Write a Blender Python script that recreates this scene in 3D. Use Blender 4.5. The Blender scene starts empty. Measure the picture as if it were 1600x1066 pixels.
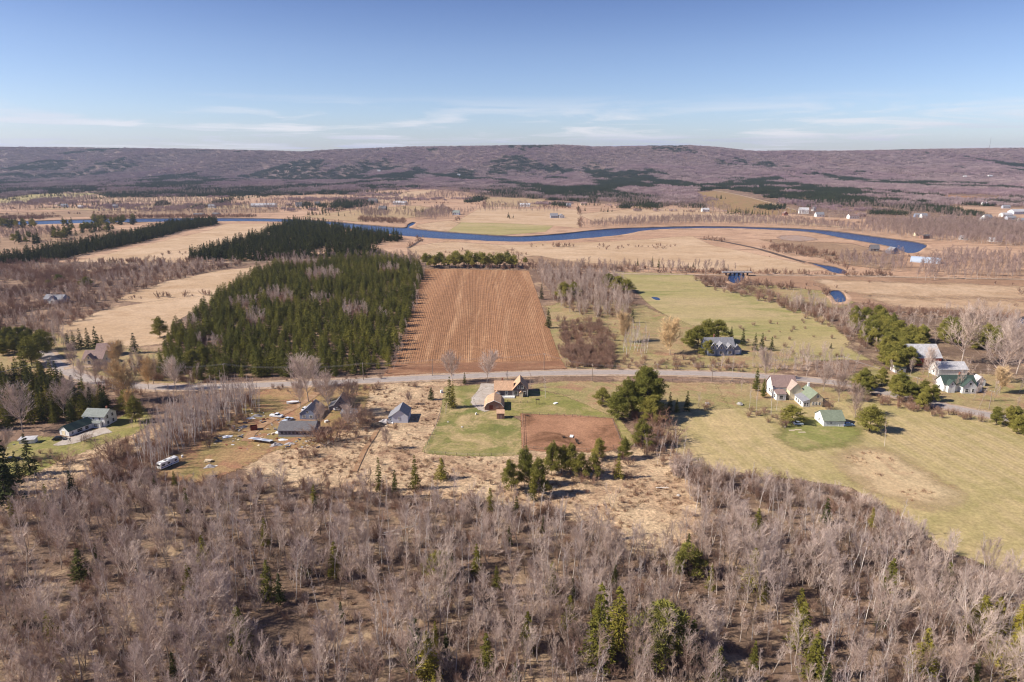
import bpy, math, random
import numpy as np
from mathutils import Vector, Matrix, Quaternion
from mathutils.geometry import tessellate_polygon

random.seed(7)
RS = np.random.RandomState(11)
S = bpy.context.scene
COL = S.collection
R = math.radians

# ------------------------------------------------------------------ camera
H = 100.0
PITCH = R(14.95)
F = 1066.7
cam_d = bpy.data.cameras.new('camera')
cam_d.lens = 24.0
cam_d.sensor_width = 36.0
cam_d.clip_start = 1.0
cam_d.clip_end = 30000.0
cam = bpy.data.objects.new('camera', cam_d)
cam.location = (0, 0, H)
cam.rotation_euler = (R(90) - PITCH, 0, 0)
COL.objects.link(cam)
S.camera = cam

# ------------------------------------------------------------------ sky, sun, exposure
SUN_EL, SHADOW_AZ = R(38), R(9)
world = bpy.data.worlds.new('World')
S.world = world
world.use_nodes = True
wn, wl = world.node_tree.nodes, world.node_tree.links
bg = wn['Background']
bg.inputs['Strength'].default_value = 0.088
sky = wn.new('ShaderNodeTexSky')
sky.sky_type = 'NISHITA'
sky.sun_disc = False
sky.sun_elevation = SUN_EL
sky.sun_rotation = math.atan2(-math.cos(SHADOW_AZ), -math.sin(SHADOW_AZ))
sky.altitude = 100
sky.air_density = 1.0
sky.dust_density = 0.4
sky.ozone_density = 4.0


def wnode(t, **kw):
    n = wn.new(t)
    for k, v in kw.items():
        setattr(n, k, v)
    return n


tc = wnode('ShaderNodeTexCoord')
sx = wnode('ShaderNodeSeparateXYZ')
wl.new(tc.outputs['Generated'], sx.inputs[0])


def wmath(op, a, b=None, clamp=False):
    n = wnode('ShaderNodeMath', operation=op, use_clamp=clamp)
    for i, v in enumerate((a, b)):
        if v is None:
            continue
        if isinstance(v, (int, float)):
            n.inputs[i].default_value = v
        else:
            wl.new(v, n.inputs[i])
    return n.outputs[0]


# deepen the blue with height above the horizon (clear spring air)
el = wmath('MAXIMUM', sx.outputs['Z'], 0.0)
ramp = wnode('ShaderNodeValToRGB')
ramp.color_ramp.elements[0].position = 0.0
ramp.color_ramp.elements[0].color = (1.00, 0.99, 1.20, 1)
ramp.color_ramp.elements[1].position = 1.0
ramp.color_ramp.elements[1].color = (0.30, 0.38, 0.62, 1)
for p_, c_ in ((0.06, (0.98, 0.98, 1.17, 1)), (0.14, (0.86, 0.83, 1.00, 1)), (0.20, (0.66, 0.66, 0.86, 1)), (0.30, (0.52, 0.55, 0.78, 1))):
    e_ = ramp.color_ramp.elements.new(p_)
    e_.color = c_
wl.new(el, ramp.inputs[0])
mul = wnode('ShaderNodeMix', data_type='RGBA', blend_type='MULTIPLY')
mul.inputs['Factor'].default_value = 1.0
wl.new(sky.outputs[0], mul.inputs['A'])
wl.new(ramp.outputs[0], mul.inputs['B'])
# thin cloud layer, laid out on a plane above
den = wmath('ADD', el, 0.035)
cxn = wmath('DIVIDE', sx.outputs['X'], den)
cyn = wmath('DIVIDE', sx.outputs['Y'], den)
cv = wnode('ShaderNodeCombineXYZ')
CLOUD_SHIFT = 3.3
cv.inputs[2].default_value = CLOUD_SHIFT
wl.new(cxn, cv.inputs[0])
wl.new(cyn, cv.inputs[1])
n1 = wnode('ShaderNodeTexNoise')
n1.inputs['Scale'].default_value = 0.42
n1.inputs['Detail'].default_value = 7
n1.inputs['Roughness'].default_value = 0.62
n1.inputs['Distortion'].default_value = 0.6
wl.new(cv.outputs[0], n1.inputs['Vector'])
cr = wnode('ShaderNodeValToRGB')
cr.color_ramp.elements[0].position = 0.475
cr.color_ramp.elements[0].color = (0, 0, 0, 1)
cr.color_ramp.elements[1].position = 0.60
cr.color_ramp.elements[1].color = (1, 1, 1, 1)
wl.new(n1.outputs['Fac'], cr.inputs[0])
fade = wnode('ShaderNodeMapRange')
fade.inputs['From Min'].default_value = 0.085
fade.inputs['From Max'].default_value = 0.035
wl.new(el, fade.inputs[0])
cmask = wmath('MULTIPLY', cr.outputs[0], fade.outputs[0])
cmask = wmath('MULTIPLY', cmask, wmath('GREATER_THAN', sx.outputs['Z'], 0.0))
cmask = wmath('MULTIPLY', cmask, 0.75, True)
# cloud tone varies between grey-lavender and white in broad noise patches
n2 = wnode('ShaderNodeTexNoise')
n2.inputs['Scale'].default_value = 0.11
n2.inputs['Detail'].default_value = 3
wl.new(cv.outputs[0], n2.inputs['Vector'])
cc = wnode('ShaderNodeValToRGB')
cc.color_ramp.elements[0].position = 0.42
cc.color_ramp.elements[0].color = (4.6, 4.8, 6.2, 1)
cc.color_ramp.elements[1].position = 0.58
cc.color_ramp.elements[1].color = (7.4, 7.2, 7.5, 1)
wl.new(n2.outputs['Fac'], cc.inputs[0])
mixc = wnode('ShaderNodeMix', data_type='RGBA')
wl.new(cmask, mixc.inputs['Factor'])
wl.new(mul.outputs['Result'], mixc.inputs['A'])
wl.new(cc.outputs[0], mixc.inputs['B'])
wl.new(mixc.outputs['Result'], bg.inputs['Color'])

sun_d = bpy.data.lights.new('sun', 'SUN')
sun_d.energy = 5.0
sun_d.angle = R(0.5)
sun_d.color = (1.0, 0.93, 0.83)
sun = bpy.data.objects.new('sun', sun_d)
sdir = Vector((math.cos(SUN_EL) * math.cos(SHADOW_AZ), math.cos(SUN_EL) * math.sin(SHADOW_AZ), -math.sin(SUN_EL)))
sun.rotation_euler = sdir.to_track_quat('-Z', 'Y').to_euler()
sun.location = (-300, -50, 300)
COL.objects.link(sun)

S.view_settings.view_transform = 'Standard'
S.view_settings.look = 'None'
S.view_settings.exposure = 0.58
S.view_settings.gamma = 1.0
S.view_settings.use_curve_mapping = False
S.render.engine = 'CYCLES'
S.cycles.filter_width = 1.15
S.cycles.max_bounces = 4
S.cycles.diffuse_bounces = 2
S.cycles.volume_bounces = 0
S.cycles.transparent_max_bounces = 8


# ------------------------------------------------------------------ ground geometry
def P(px, py):
    """the point of the valley floor seen at that place of the photograph"""
    x = (px - 800.0) / F
    y = -(py - 533.0) / F
    dz = y * math.cos(PITCH) - math.sin(PITCH)
    dy = y * math.sin(PITCH) + math.cos(PITCH)
    t = H / -dz
    return (x * t, dy * t)


def Pn(a):
    a = np.asarray(a, float)
    x = (a[:, 0] - 800.0) / F
    y = -(a[:, 1] - 533.0) / F
    dz = y * math.cos(PITCH) - math.sin(PITCH)
    dy = y * math.sin(PITCH) + math.cos(PITCH)
    t = H / -dz
    return np.stack([x * t, dy * t], 1)


def pix(x, y, z):
    """where a world point falls in the photograph, and its depth"""
    dep = y * math.cos(PITCH) + (H - z) * math.sin(PITCH)
    up = y * math.sin(PITCH) - (H - z) * math.cos(PITCH)
    return 800 + F * x / dep, 533 - F * up / dep, dep


def mh(py, hpx):
    """metres of height for hpx pixels standing at row py"""
    x, y = P(800, py)
    dep = y * math.cos(PITCH) + H * math.sin(PITCH)
    return hpx * dep / F / math.cos(math.atan2(H, y))


def _h(i, j, s):
    n = (i * 374761393 + j * 668265263 + s * 974711) & 0x7fffffff
    n = ((n ^ (n >> 13)) * 1274126177) & 0x7fffffff
    return ((n ^ (n >> 16)) & 0xffff) / 65535.0


def vnoise(x, y, s=0):
    x = np.asarray(x, float); y = np.asarray(y, float)
    xi = np.floor(x).astype(np.int64); yi = np.floor(y).astype(np.int64)
    fx = x - xi; fy = y - yi
    fx = fx * fx * (3 - 2 * fx); fy = fy * fy * (3 - 2 * fy)
    a = _h(xi, yi, s); b = _h(xi + 1, yi, s); c = _h(xi, yi + 1, s); d = _h(xi + 1, yi + 1, s)
    return (a * (1 - fx) + b * fx) * (1 - fy) + (c * (1 - fx) + d * fx) * fy


def fbm(x, y, s=0, o=4):
    v = 0; a = 0.5; t = 0
    for k in range(o):
        v = v + a * vnoise(x * 2 ** k, y * 2 ** k, s + k * 17)
        t += a
        a *= 0.5
    return v / t


YB, YC = 2750.0, 5000.0
CREST = np.array([(-500, 228), (0, 227), (100, 227), (200, 229), (300, 229.5), (400, 232), (480, 234), (540, 230), (640, 226), (740, 225),
                  (800, 224), (880, 223), (930, 226), (1000, 225), (1080, 224), (1115, 226), (1180, 233), (1250, 232), (1300, 233),
                  (1400, 231), (1500, 229), (1600, 228), (2100, 229)], float)
_cy = -(CREST[:, 1] + 2.0 - 533) / F
_s = (_cy * math.cos(PITCH) - math.sin(PITCH)) / (_cy * math.sin(PITCH) + math.cos(PITCH))
CZ = H + YC * _s
CX = (CREST[:, 0] - 800) / F * (YC * math.cos(PITCH) + (H - CZ) * math.sin(PITCH))


def hz(x, y):
    x = np.asarray(x, float); y = np.asarray(y, float)
    top = np.interp(x, CX, CZ) - 6.0
    t = np.clip((y - YB) / (YC - YB), 0, 1)
    prof = np.interp(t, [0, .25, .5, .66, .8, .92, 1], [0, .035, .13, .30, .62, .90, 1.0])
    mid = np.clip(4 * t * (1 - t), 0, 1)
    n = (fbm(x / 520.0, y / 900.0, 3) - .5) * 120 + (fbm(x / 210.0, y / 700.0, 9) - .5) * 60
    z = top * prof + n * mid * np.clip(t * 2.2, 0, 1)
    back = np.clip((y - YC) / 2500.0, 0, 1)
    z = z - back * 40
    return np.where(y < YB, 0.0, z)


# ------------------------------------------------------------------ mesh helpers
def tag(o, label=None, cat=None, group=None, kind=None):
    if label: o['label'] = label
    if cat: o['category'] = cat
    if group: o['group'] = group
    if kind: o['kind'] = kind
    return o


def mesh_np(name, v, f, mats, mi=None, smooth=False):
    """v (N,3); f list of (M,k) integer arrays"""
    me = bpy.data.meshes.new(name)
    v = np.asarray(v, np.float32)
    fs = [np.asarray(a, np.int32) for a in f if len(a)]
    loops = np.concatenate([a.ravel() for a in fs])
    tot = np.concatenate([np.full(len(a), a.shape[1], np.int32) for a in fs])
    start = np.concatenate([[0], np.cumsum(tot)[:-1]]).astype(np.int32)
    me.vertices.add(len(v)); me.vertices.foreach_set('co', v.ravel())
    me.loops.add(len(loops)); me.loops.foreach_set('vertex_index', loops)
    me.polygons.add(len(tot)); me.polygons.foreach_set('loop_start', start); me.polygons.foreach_set('loop_total', tot)
    for m in mats:
        me.materials.append(m)
    if mi is not None:
        me.polygons.foreach_set('material_index', np.asarray(mi, np.int32))
    me.update(calc_edges=True)
    me.shade_smooth() if smooth else me.shade_flat()
    return me


def add(name, me, parent=None, loc=None, rz=0, sc=None):
    o = bpy.data.objects.new(name, me)
    COL.objects.link(o)
    if parent is not None: o.parent = parent
    if loc is not None: o.location = loc
    if rz: o.rotation_euler = (0, 0, rz)
    if sc is not None: o.scale = sc if hasattr(sc, '__len__') else (sc, sc, sc)
    return o


def empty(name, loc, rz=0, label=None, cat=None, group=None, sc=1):
    o = bpy.data.objects.new(name, None)
    COL.objects.link(o)
    o.location = loc if len(loc) == 3 else (loc[0], loc[1], 0)
    o.rotation_euler = (0, 0, rz)
    o.scale = (sc, sc, sc)
    o.empty_display_size = .3
    tag(o, label, cat, group)
    return o


class MB:
    def __init__(self): self.v = []; self.f = []

    def poly(self, pts, faces):
        b = len(self.v)
        self.v += [tuple(p) for p in pts]
        self.f += [tuple(b + i for i in f) for f in faces]

    def box(self, c, s, rz=0, tilt=0):
        m = Matrix.Translation(c) @ Matrix.Rotation(rz, 4, 'Z') @ Matrix.Rotation(tilt, 4, 'X')
        p = [m @ Vector((x * s[0] / 2, y * s[1] / 2, z * s[2] / 2)) for x in (-1, 1) for y in (-1, 1) for z in (-1, 1)]
        self.poly(p, [(0, 1, 3, 2), (4, 6, 7, 5), (0, 4, 5, 1), (2, 3, 7, 6), (0, 2, 6, 4), (1, 5, 7, 3)])
        return self

    def prism(self, prof, y0, y1, axis='y'):
        """profile (u,z) extruded along an axis"""
        n = len(prof)
        if axis == 'y':
            a = [(u, y0, z) for u, z in prof]; b = [(u, y1, z) for u, z in prof]
        else:
            a = [(y0, u, z) for u, z in prof]; b = [(y1, u, z) for u, z in prof]
        fs = [tuple(range(n)), tuple(range(2 * n - 1, n - 1, -1))] + [(i, n + i, n + (i + 1) % n, (i + 1) % n) for i in range(n)]
        self.poly(a + b, fs)
        return self

    def tube(self, p, q, r, r2=None, n=6):
        r2 = r if r2 is None else r2
        p = Vector(p); q = Vector(q)
        d = (q - p).normalized()
        u = d.orthogonal().normalized(); w = d.cross(u)
        ring = lambda c, rr: [c + (u * math.cos(2 * math.pi * i / n) + w * math.sin(2 * math.pi * i / n)) * rr for i in range(n)]
        self.poly(ring(p, r) + ring(q, r2), [(i, (i + 1) % n, n + (i + 1) % n, n + i) for i in range(n)] + [tuple(range(n - 1, -1, -1)), tuple(range(n, 2 * n))])
        return self

    def build(self, name, mat, parent=None, smooth=False, bevel=0, **kw):
        me = bpy.data.meshes.new(name)
        me.from_pydata([tuple(v) for v in self.v], [], self.f)
        me.materials.append(mat)
        import bmesh
        bm = bmesh.new(); bm.from_mesh(me)
        bmesh.ops.recalc_face_normals(bm, faces=bm.faces)
        if bevel:
            bmesh.ops.bevel(bm, geom=list(bm.edges), offset=bevel, segments=2, affect='EDGES')
        bm.to_mesh(me); bm.free()
        if smooth: me.shade_smooth()
        return add(name, me, parent, **kw)


# ------------------------------------------------------------------ materials
def new_mat(name, rough=0.9):
    m = bpy.data.materials.new(name)
    m.use_nodes = True
    b = m.node_tree.nodes['Principled BSDF']
    b.inputs['Roughness'].default_value = rough
    b.inputs['Specular IOR Level'].default_value = 0.2
    return m, m.node_tree.nodes, m.node_tree.links, b


def rgb(c): return (c[0], c[1], c[2], 1)


def nmix(n, l, fac, a, b, mode='MIX'):
    x = n.new('ShaderNodeMix'); x.data_type = 'RGBA'; x.blend_type = mode
    for key, v in (('Factor', fac), ('A', a), ('B', b)):
        s = [i for i in x.inputs if i.name == key and (i.type == ('VALUE' if key == 'Factor' else 'RGBA'))][0]
        if isinstance(v, (int, float)): s.default_value = v
        elif isinstance(v, tuple): s.default_value = rgb(v)
        else: l.new(v, s)
    return [o for o in x.outputs if o.type == 'RGBA'][0]


def nnoise(n, l, vec, scale, detail=4, rough=.6, dist=0):
    t = n.new('ShaderNodeTexNoise')
    t.inputs['Scale'].default_value = scale; t.inputs['Detail'].default_value = detail
    t.inputs['Roughness'].default_value = rough; t.inputs['Distortion'].default_value = dist
    l.new(vec, t.inputs['Vector'])
    return t.outputs['Fac']


def nrange(n, l, v, a, b, c=0, d=1):
    t = n.new('ShaderNodeMapRange')
    l.new(v, t.inputs[0])
    for i, x in zip((1, 2, 3, 4), (a, b, c, d)): t.inputs[i].default_value = x
    return t.outputs[0]


def ground_mat(name, base, second, third, s1=.03, s2=.12, t2=(.5, .62), fine=1.3, contrast=.45, stripes=None, spots=None, rough=.95, bump=.3,
               stretch=(1, 1), turn=0, fe=(.40, .70)):
    """three tones of ground cover in ragged patches, with fine clumpy grain"""
    m, n, l, b = new_mat(name, rough)
    g = n.new('ShaderNodeNewGeometry')
    mp = n.new('ShaderNodeMapping'); mp.inputs['Scale'].default_value = (stretch[0], stretch[1], 1); mp.inputs['Rotation'].default_value = (0, 0, turn)
    l.new(g.outputs['Position'], mp.inputs['Vector'])
    pos = mp.outputs[0]
    c = nmix(n, l, nrange(n, l, nnoise(n, l, pos, s1, 6, .65, .4), .38, .62), base, second)
    c = nmix(n, l, nrange(n, l, nnoise(n, l, pos, s2, 6, .7, .8), *t2), c, third)
    if stripes:
        for ang, spacing, col, amt in stripes:
            r2 = n.new('ShaderNodeMapping'); r2.inputs['Rotation'].default_value = (0, 0, ang)
            l.new(g.outputs['Position'], r2.inputs['Vector'])
            w = n.new('ShaderNodeTexWave'); w.wave_type = 'BANDS'; w.bands_direction = 'X'
            w.inputs['Scale'].default_value = 1 / spacing * 20 / 63.0 * 1.0
            w.inputs['Distortion'].default_value = 1.6; w.inputs['Detail'].default_value = 3; w.inputs['Detail Scale'].default_value = .5
            l.new(r2.outputs[0], w.inputs['Vector'])
            br = nrange(n, l, nnoise(n, l, g.outputs['Position'], .02, 3), .35, .6)
            mm = n.new('ShaderNodeMath'); mm.operation = 'MULTIPLY'; l.new(w.outputs['Fac'], mm.inputs[0]); l.new(br, mm.inputs[1])
            m2 = n.new('ShaderNodeMath'); m2.operation = 'MULTIPLY'; l.new(mm.outputs[0], m2.inputs[0]); m2.inputs[1].default_value = amt
            c = nmix(n, l, m2.outputs[0], c, col)
    if spots:
        sc, th, col = spots
        c = nmix(n, l, nrange(n, l, nnoise(n, l, g.outputs['Position'], sc, 5, .75, .6), th, th + .07), c, col)
    fn = nnoise(n, l, g.outputs['Position'], fine, 5, .75)
    fv = nrange(n, l, fn, .3, .7, 1 - contrast, 1 + contrast)
    c = nmix(n, l, 1.0, c, fv, 'MULTIPLY')
    fn2 = nrange(n, l, nnoise(n, l, g.outputs['Position'], fine * .22, 4, .7), .3, .7, 1 - contrast * .5, 1 + contrast * .5)
    c = nmix(n, l, 1.0, c, fn2, 'MULTIPLY')
    l.new(c, b.inputs['Base Color'])
    at = n.new('ShaderNodeAttribute'); at.attribute_name = 'feather'
    ad = n.new('ShaderNodeMath'); ad.operation = 'ADD'
    l.new(at.outputs['Fac'], ad.inputs[0])
    l.new(nrange(n, l, nnoise(n, l, g.outputs['Position'], .55 if fe[0] > .2 else .12, 5, .75), .3, .7, -.4, .4), ad.inputs[1])
    tr = n.new('ShaderNodeBsdfTransparent'); mx = n.new('ShaderNodeMixShader')
    l.new(nrange(n, l, ad.outputs[0], *fe), mx.inputs[0]); l.new(b.outputs[0], mx.inputs[1]); l.new(tr.outputs[0], mx.inputs[2])
    if name not in ('scrub_ground', 'far_wood_floor'): l.new(mx.outputs[0], n['Material Output'].inputs['Surface'])
    if bump:
        bp = n.new('ShaderNodeBump'); bp.inputs['Strength'].default_value = bump; bp.inputs['Distance'].default_value = .5
        l.new(fn, bp.inputs['Height']); l.new(bp.outputs[0], b.inputs['Normal'])
    return m


def plain_mat(name, c, rough=.8, var=.15, scale=3, spec=.2, metal=0, rnd=0, grooves=None):
    m, n, l, b = new_mat(name, rough)
    g = n.new('ShaderNodeNewGeometry')
    tcn = n.new('ShaderNodeTexCoord')
    v = nrange(n, l, nnoise(n, l, tcn.outputs['Object'], scale, 5, .7), .3, .7, 1 - var, 1 + var)
    col = nmix(n, l, 1.0, c, v, 'MULTIPLY')
    if 'roof' in name or 'siding' in name:
        mp_ = n.new('ShaderNodeMapping'); mp_.inputs['Scale'].default_value = (1.3, 1.3, .25); l.new(tcn.outputs['Object'], mp_.inputs['Vector'])
        col = nmix(n, l, 1.0, col, nrange(n, l, nnoise(n, l, mp_.outputs[0], .9, 5, .7), .3, .7, .78, 1.16), 'MULTIPLY')
    if grooves:
        axis, sp, dk = grooves
        w = n.new('ShaderNodeTexWave'); w.bands_direction = axis
        w.inputs['Scale'].default_value = .314 / sp; w.wave_profile = 'SAW'
        l.new(tcn.outputs['Object'], w.inputs['Vector'])
        col = nmix(n, l, 1.0, col, nrange(n, l, w.outputs['Fac'], 0, .3, dk, 1), 'MULTIPLY')
    if rnd:
        oi = n.new('ShaderNodeObjectInfo')
        col = nmix(n, l, 1.0, col, nrange(n, l, oi.outputs['Random'], 0, 1, 1 - rnd, 1 + rnd), 'MULTIPLY')
    l.new(col, b.inputs['Base Color'])
    b.inputs['Specular IOR Level'].default_value = spec
    b.inputs['Metallic'].default_value = metal
    return m


def veg_mat(name, ca, cb, cc=None, scale=.5, rough=.8, spread=1.0, trans=0.0, far=.02):
    """foliage or twigs: varies tree by tree and clump by clump"""
    m, n, l, b = new_mat(name, rough)
    oi = n.new('ShaderNodeObjectInfo')
    g = n.new('ShaderNodeNewGeometry')
    c = nmix(n, l, nrange(n, l, oi.outputs['Random'], .5 - .5 * spread, .5 + .5 * spread), ca, cb)
    if cc is not None:
        # a different tone where the stand as a whole differs
        c = nmix(n, l, nrange(n, l, nnoise(n, l, g.outputs['Position'], far, 3), .45, .65), c, cc)
    c = nmix(n, l, 1.0, c, nrange(n, l, nnoise(n, l, g.outputs['Position'], scale, 3, .7), .25, .75, .6, 1.4), 'MULTIPLY')
    l.new(c, b.inputs['Base Color'])
    b.inputs['Specular IOR Level'].default_value = .1
    if trans:
        t = n.new('ShaderNodeBsdfTranslucent'); l.new(c, t.inputs['Color'])
        mx = n.new('ShaderNodeMixShader'); mx.inputs[0].default_value = trans
        l.new(b.outputs[0], mx.inputs[1]); l.new(t.outputs[0], mx.inputs[2])
        l.new(mx.outputs[0], n['Material Output'].inputs['Surface'])
    return m


M = {}
STRAW = (.46, .315, .19); TAN = (.36, .225, .13); RED = (.20, .10, .058); BROWN = (.13, .08, .052); OLIVE = (.19, .175, .06)
GREEN = (.105, .145, .036); DKGREEN = (.055, .085, .02)
M['ground'] = ground_mat('scrub_ground', (.24, .15, .10), (.15, .092, .064), (.36, .24, .15), s1=.012, s2=.05, fine=.9)
M['scrub'] = ground_mat('dry_scrub', (.50, .36, .22), (.40, .265, .16), (.24, .14, .085), s1=.045, s2=.09, t2=(.5, .66), fine=1.0, contrast=.6, spots=(.35, .6, RED))
M['floor'] = ground_mat('leaf_litter', (.21, .135, .09), (.135, .088, .06), (.38, .27, .165), s1=.05, s2=.07, t2=(.5, .66), fine=1.2, contrast=.5)
M['farfloor'] = ground_mat('far_wood_floor', (.17, .115, .10), (.14, .095, .085), (.20, .14, .11), s1=.006, s2=.02, fine=.1)
M['mead'] = ground_mat('dry_meadow', (.49, .315, .205), (.40, .24, .15), (.24, .145, .09), s1=.008, s2=.03, t2=(.5, .68), fine=.35, contrast=.25, stretch=(.6, 1.4), turn=.2)
M['flat'] = ground_mat('brown_flats', (.36, .22, .135), (.30, .175, .105), (.24, .14, .085), s1=.01, s2=.03, t2=(.52, .7), fine=.35, contrast=.25, stretch=(.35, 1.6), turn=-.1)
_p, _q = P(1335, 690), P(1590, 850)
HANG = 90 - math.degrees(math.atan2(_q[1] - _p[1], _q[0] - _p[0])) if False else math.degrees(math.atan2(_q[0] - _p[0], -(_q[1] - _p[1])))
M['hay'] = ground_mat('cut_hay', (.48, .35, .18), (.375, .295, .13), (.28, .24, .088), s1=.011, s2=.03, t2=(.46, .70), fine=.9, contrast=.28,
                      stripes=[(R(-HANG), 7.0, (.50, .365, .215), .45), (R(-HANG + 1), 2.2, (.27, .215, .09), .35)], bump=.2)
M['pale'] = ground_mat('pale_stubble', (.52, .365, .235), (.44, .295, .175), (.37, .235, .13), s1=.015, s2=.04, t2=(.5, .7), fine=.6, contrast=.2, bump=.1, stretch=(.7, 1.3), turn=.35)
SOFT = dict(fe=(.12, 1.0))
M['hgreen'] = ground_mat('greener_hay_growth', (.25, .235, .08), (.20, .20, .055), (.36, .27, .13), s1=.05, s2=.09, t2=(.5, .7), fine=1.0, contrast=.3, bump=.2, **SOFT)
M['softflat'] = ground_mat('brown_meadow_sweep', (.34, .22, .135), (.28, .175, .105), (.22, .14, .085), s1=.02, s2=.05, t2=(.5, .7), fine=.4, contrast=.3, **SOFT)
M['softpale'] = ground_mat('pale_meadow_sweep', (.50, .35, .225), (.42, .275, .165), (.36, .23, .13), s1=.02, s2=.05, t2=(.5, .7), fine=.4, contrast=.25, **SOFT)
M['softgreen'] = ground_mat('olive_meadow_sweep', (.37, .26, .145), (.42, .275, .16), (.30, .22, .10), s1=.02, s2=.05, t2=(.5, .7), fine=.5, contrast=.25, **SOFT)
M['tancorner'] = ground_mat('tan_unmown_grass', (.50, .375, .215), (.46, .32, .18), (.38, .24, .14), s1=.03, s2=.1, t2=(.55, .7), fine=1.0, contrast=.3, bump=.2, stretch=(1.4, .5), turn=.6, **SOFT)
M['past'] = ground_mat('green_pasture', (.32, .265, .105), (.40, .30, .155), (.235, .22, .075), s1=.012, s2=.03, t2=(.5, .65), fine=.7, contrast=.22, bump=.15, stretch=(.5, 1.5), turn=-.3)
M['lawn'] = ground_mat('lawn', (.24, .205, .07), (.155, .16, .045), (.40, .29, .145), s1=.05, s2=.08, t2=(.44, .62), fine=1.0, contrast=.3, bump=.2)
M['lawn2'] = ground_mat('bright_lawn', (.19, .185, .05), (.25, .215, .07), (.37, .27, .13), s1=.06, s2=.09, t2=(.48, .66), fine=1.0, contrast=.3, bump=.2)
M['yard'] = ground_mat('worn_yard', (.33, .205, .10), (.23, .175, .065), (.30, .15, .085), s1=.05, s2=.09, t2=(.48, .62), fine=1.2, contrast=.4, bump=.2)
M['rough'] = ground_mat('rough_grass', (.35, .25, .13), (.26, .22, .085), (.33, .19, .11), s1=.04, s2=.09, t2=(.5, .65), fine=1.0, contrast=.35, bump=.2)
M['padd'] = ground_mat('paddock_earth', (.38, .20, .115), (.28, .14, .078), (.15, .072, .036), s1=.06, s2=.05, t2=(.5, .64), fine=1.3, contrast=.3)
M['gravel'] = ground_mat('gravel', (.48, .42, .36), (.42, .35, .29), (.36, .29, .23), s1=.2, s2=.4, fine=3, contrast=.15, bump=.1)
M['should'] = ground_mat('road_shoulder', (.46, .34, .25), (.38, .27, .19), (.32, .22, .14), s1=.2, s2=.3, fine=2, contrast=.2, bump=.1)
M['dirt'] = ground_mat('dirt_track', (.34, .20, .11), (.27, .15, .08), (.42, .28, .17), s1=.2, s2=.4, fine=2, contrast=.2, bump=.1)
M['asph'] = ground_mat('worn_asphalt', (.36, .30, .265), (.40, .335, .30), (.32, .27, .24), s1=.2, s2=.4, fine=2, contrast=.1, bump=.05, rough=.85)
M['plough'] = ground_mat('corn_stubble', (.33, .168, .085), (.25, .125, .062), (.40, .225, .12), s1=.02, s2=.05, t2=(.5, .66), fine=1.0, contrast=.42, bump=.3, stretch=(2.2, .10))
M['headland'] = ground_mat('bare_headland', (.27, .135, .075), (.21, .10, .055), (.32, .18, .10), s1=.05, s2=.1, fine=1.2, contrast=.3, stretch=(.3, 1.8))
M['mud'] = ground_mat('wet_mud', (.10, .066, .045), (.15, .10, .066), (.08, .055, .04), s1=.05, s2=.1, fine=.6, contrast=.3, rough=.6)
M['wetsoil'] = ground_mat('damp_soil', (.36, .255, .20), (.36, .26, .21), (.36, .21, .125), s1=.06, s2=.12, fine=1.4, contrast=.3, rough=.7, fe=(.12, 1.0))

m, n, l, b = new_mat('water', .2)
b.inputs['Base Color'].default_value = (.012, .035, .10, 1)
b.inputs['Specular IOR Level'].default_value = .5
b.inputs['IOR'].default_value = 1.33
g = n.new('ShaderNodeNewGeometry')
h1 = nnoise(n, l, g.outputs['Position'], .9, 4, .6)
bp = n.new('ShaderNodeBump'); bp.inputs['Strength'].default_value = 1.0; bp.inputs['Distance'].default_value = .6
l.new(h1, bp.inputs['Height']); l.new(bp.outputs[0], b.inputs['Normal'])
l.new(nmix(n, l, nrange(n, l, nnoise(n, l, g.outputs['Position'], .01, 4), .4, .6), (.010, .032, .11), (.016, .052, .15)), b.inputs['Base Color'])
M['water'] = m

M['bark'] = plain_mat('grey_bark', (.42, .345, .29), .9, .3, 2, rnd=.25)
M['birchbark'] = plain_mat('white_birch_bark', (.66, .59, .53), .8, .25, 3, rnd=.15)
M['dkbark'] = plain_mat('dark_bark', (.10, .075, .06), .9, .3, 2)
M['twig'] = veg_mat('bare_twigs', (.66, .52, .43), (.36, .25, .195), (.52, .40, .34), scale=.6)
M['duskytwig'] = veg_mat('dusky_twigs', (.30, .19, .14), (.22, .14, .11), (.30, .22, .15), scale=.6)
M['midtwig'] = veg_mat('distant_bare_twigs', (.38, .275, .235), (.27, .19, .155), (.33, .235, .215), scale=.3)
M['birchtwig'] = veg_mat('birch_twigs', (.42, .31, .27), (.54, .44, .38), scale=.6)
M['redtwig'] = veg_mat('shrub_twigs', (.28, .155, .105), (.38, .25, .18), (.22, .135, .10), scale=.6)
M['willow'] = veg_mat('golden_willow_twigs', (.66, .46, .24), (.58, .41, .24), scale=.8)
M['spruce'] = veg_mat('spruce_needles', (.10, .10, .02), (.30, .245, .04), (.15, .135, .026), scale=.6)
M['plantneedle'] = veg_mat('plantation_needles', (.08, .085, .02), (.25, .22, .042), (.13, .125, .028), scale=.5)
M['pine'] = veg_mat('pine_needles', (.18, .175, .04), (.32, .275, .065), scale=.8)
M['darkspruce'] = veg_mat('dark_spruce_needles', (.035, .044, .014), (.095, .095, .024), scale=.8)
M['cedar'] = veg_mat('cedar_foliage', (.17, .16, .03), (.12, .13, .03), scale=.8)
M['fartwig'] = veg_mat('far_bare_crowns', (.31, .22, .22), (.42, .315, .30), (.34, .23, .245), scale=.03, far=.0022)
M['farfir'] = veg_mat('far_fir_crowns', (.038, .05, .026), (.065, .072, .036), scale=.05)
M['weed'] = veg_mat('dead_weeds', (.50, .36, .23), (.30, .17, .11), scale=.8)

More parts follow.
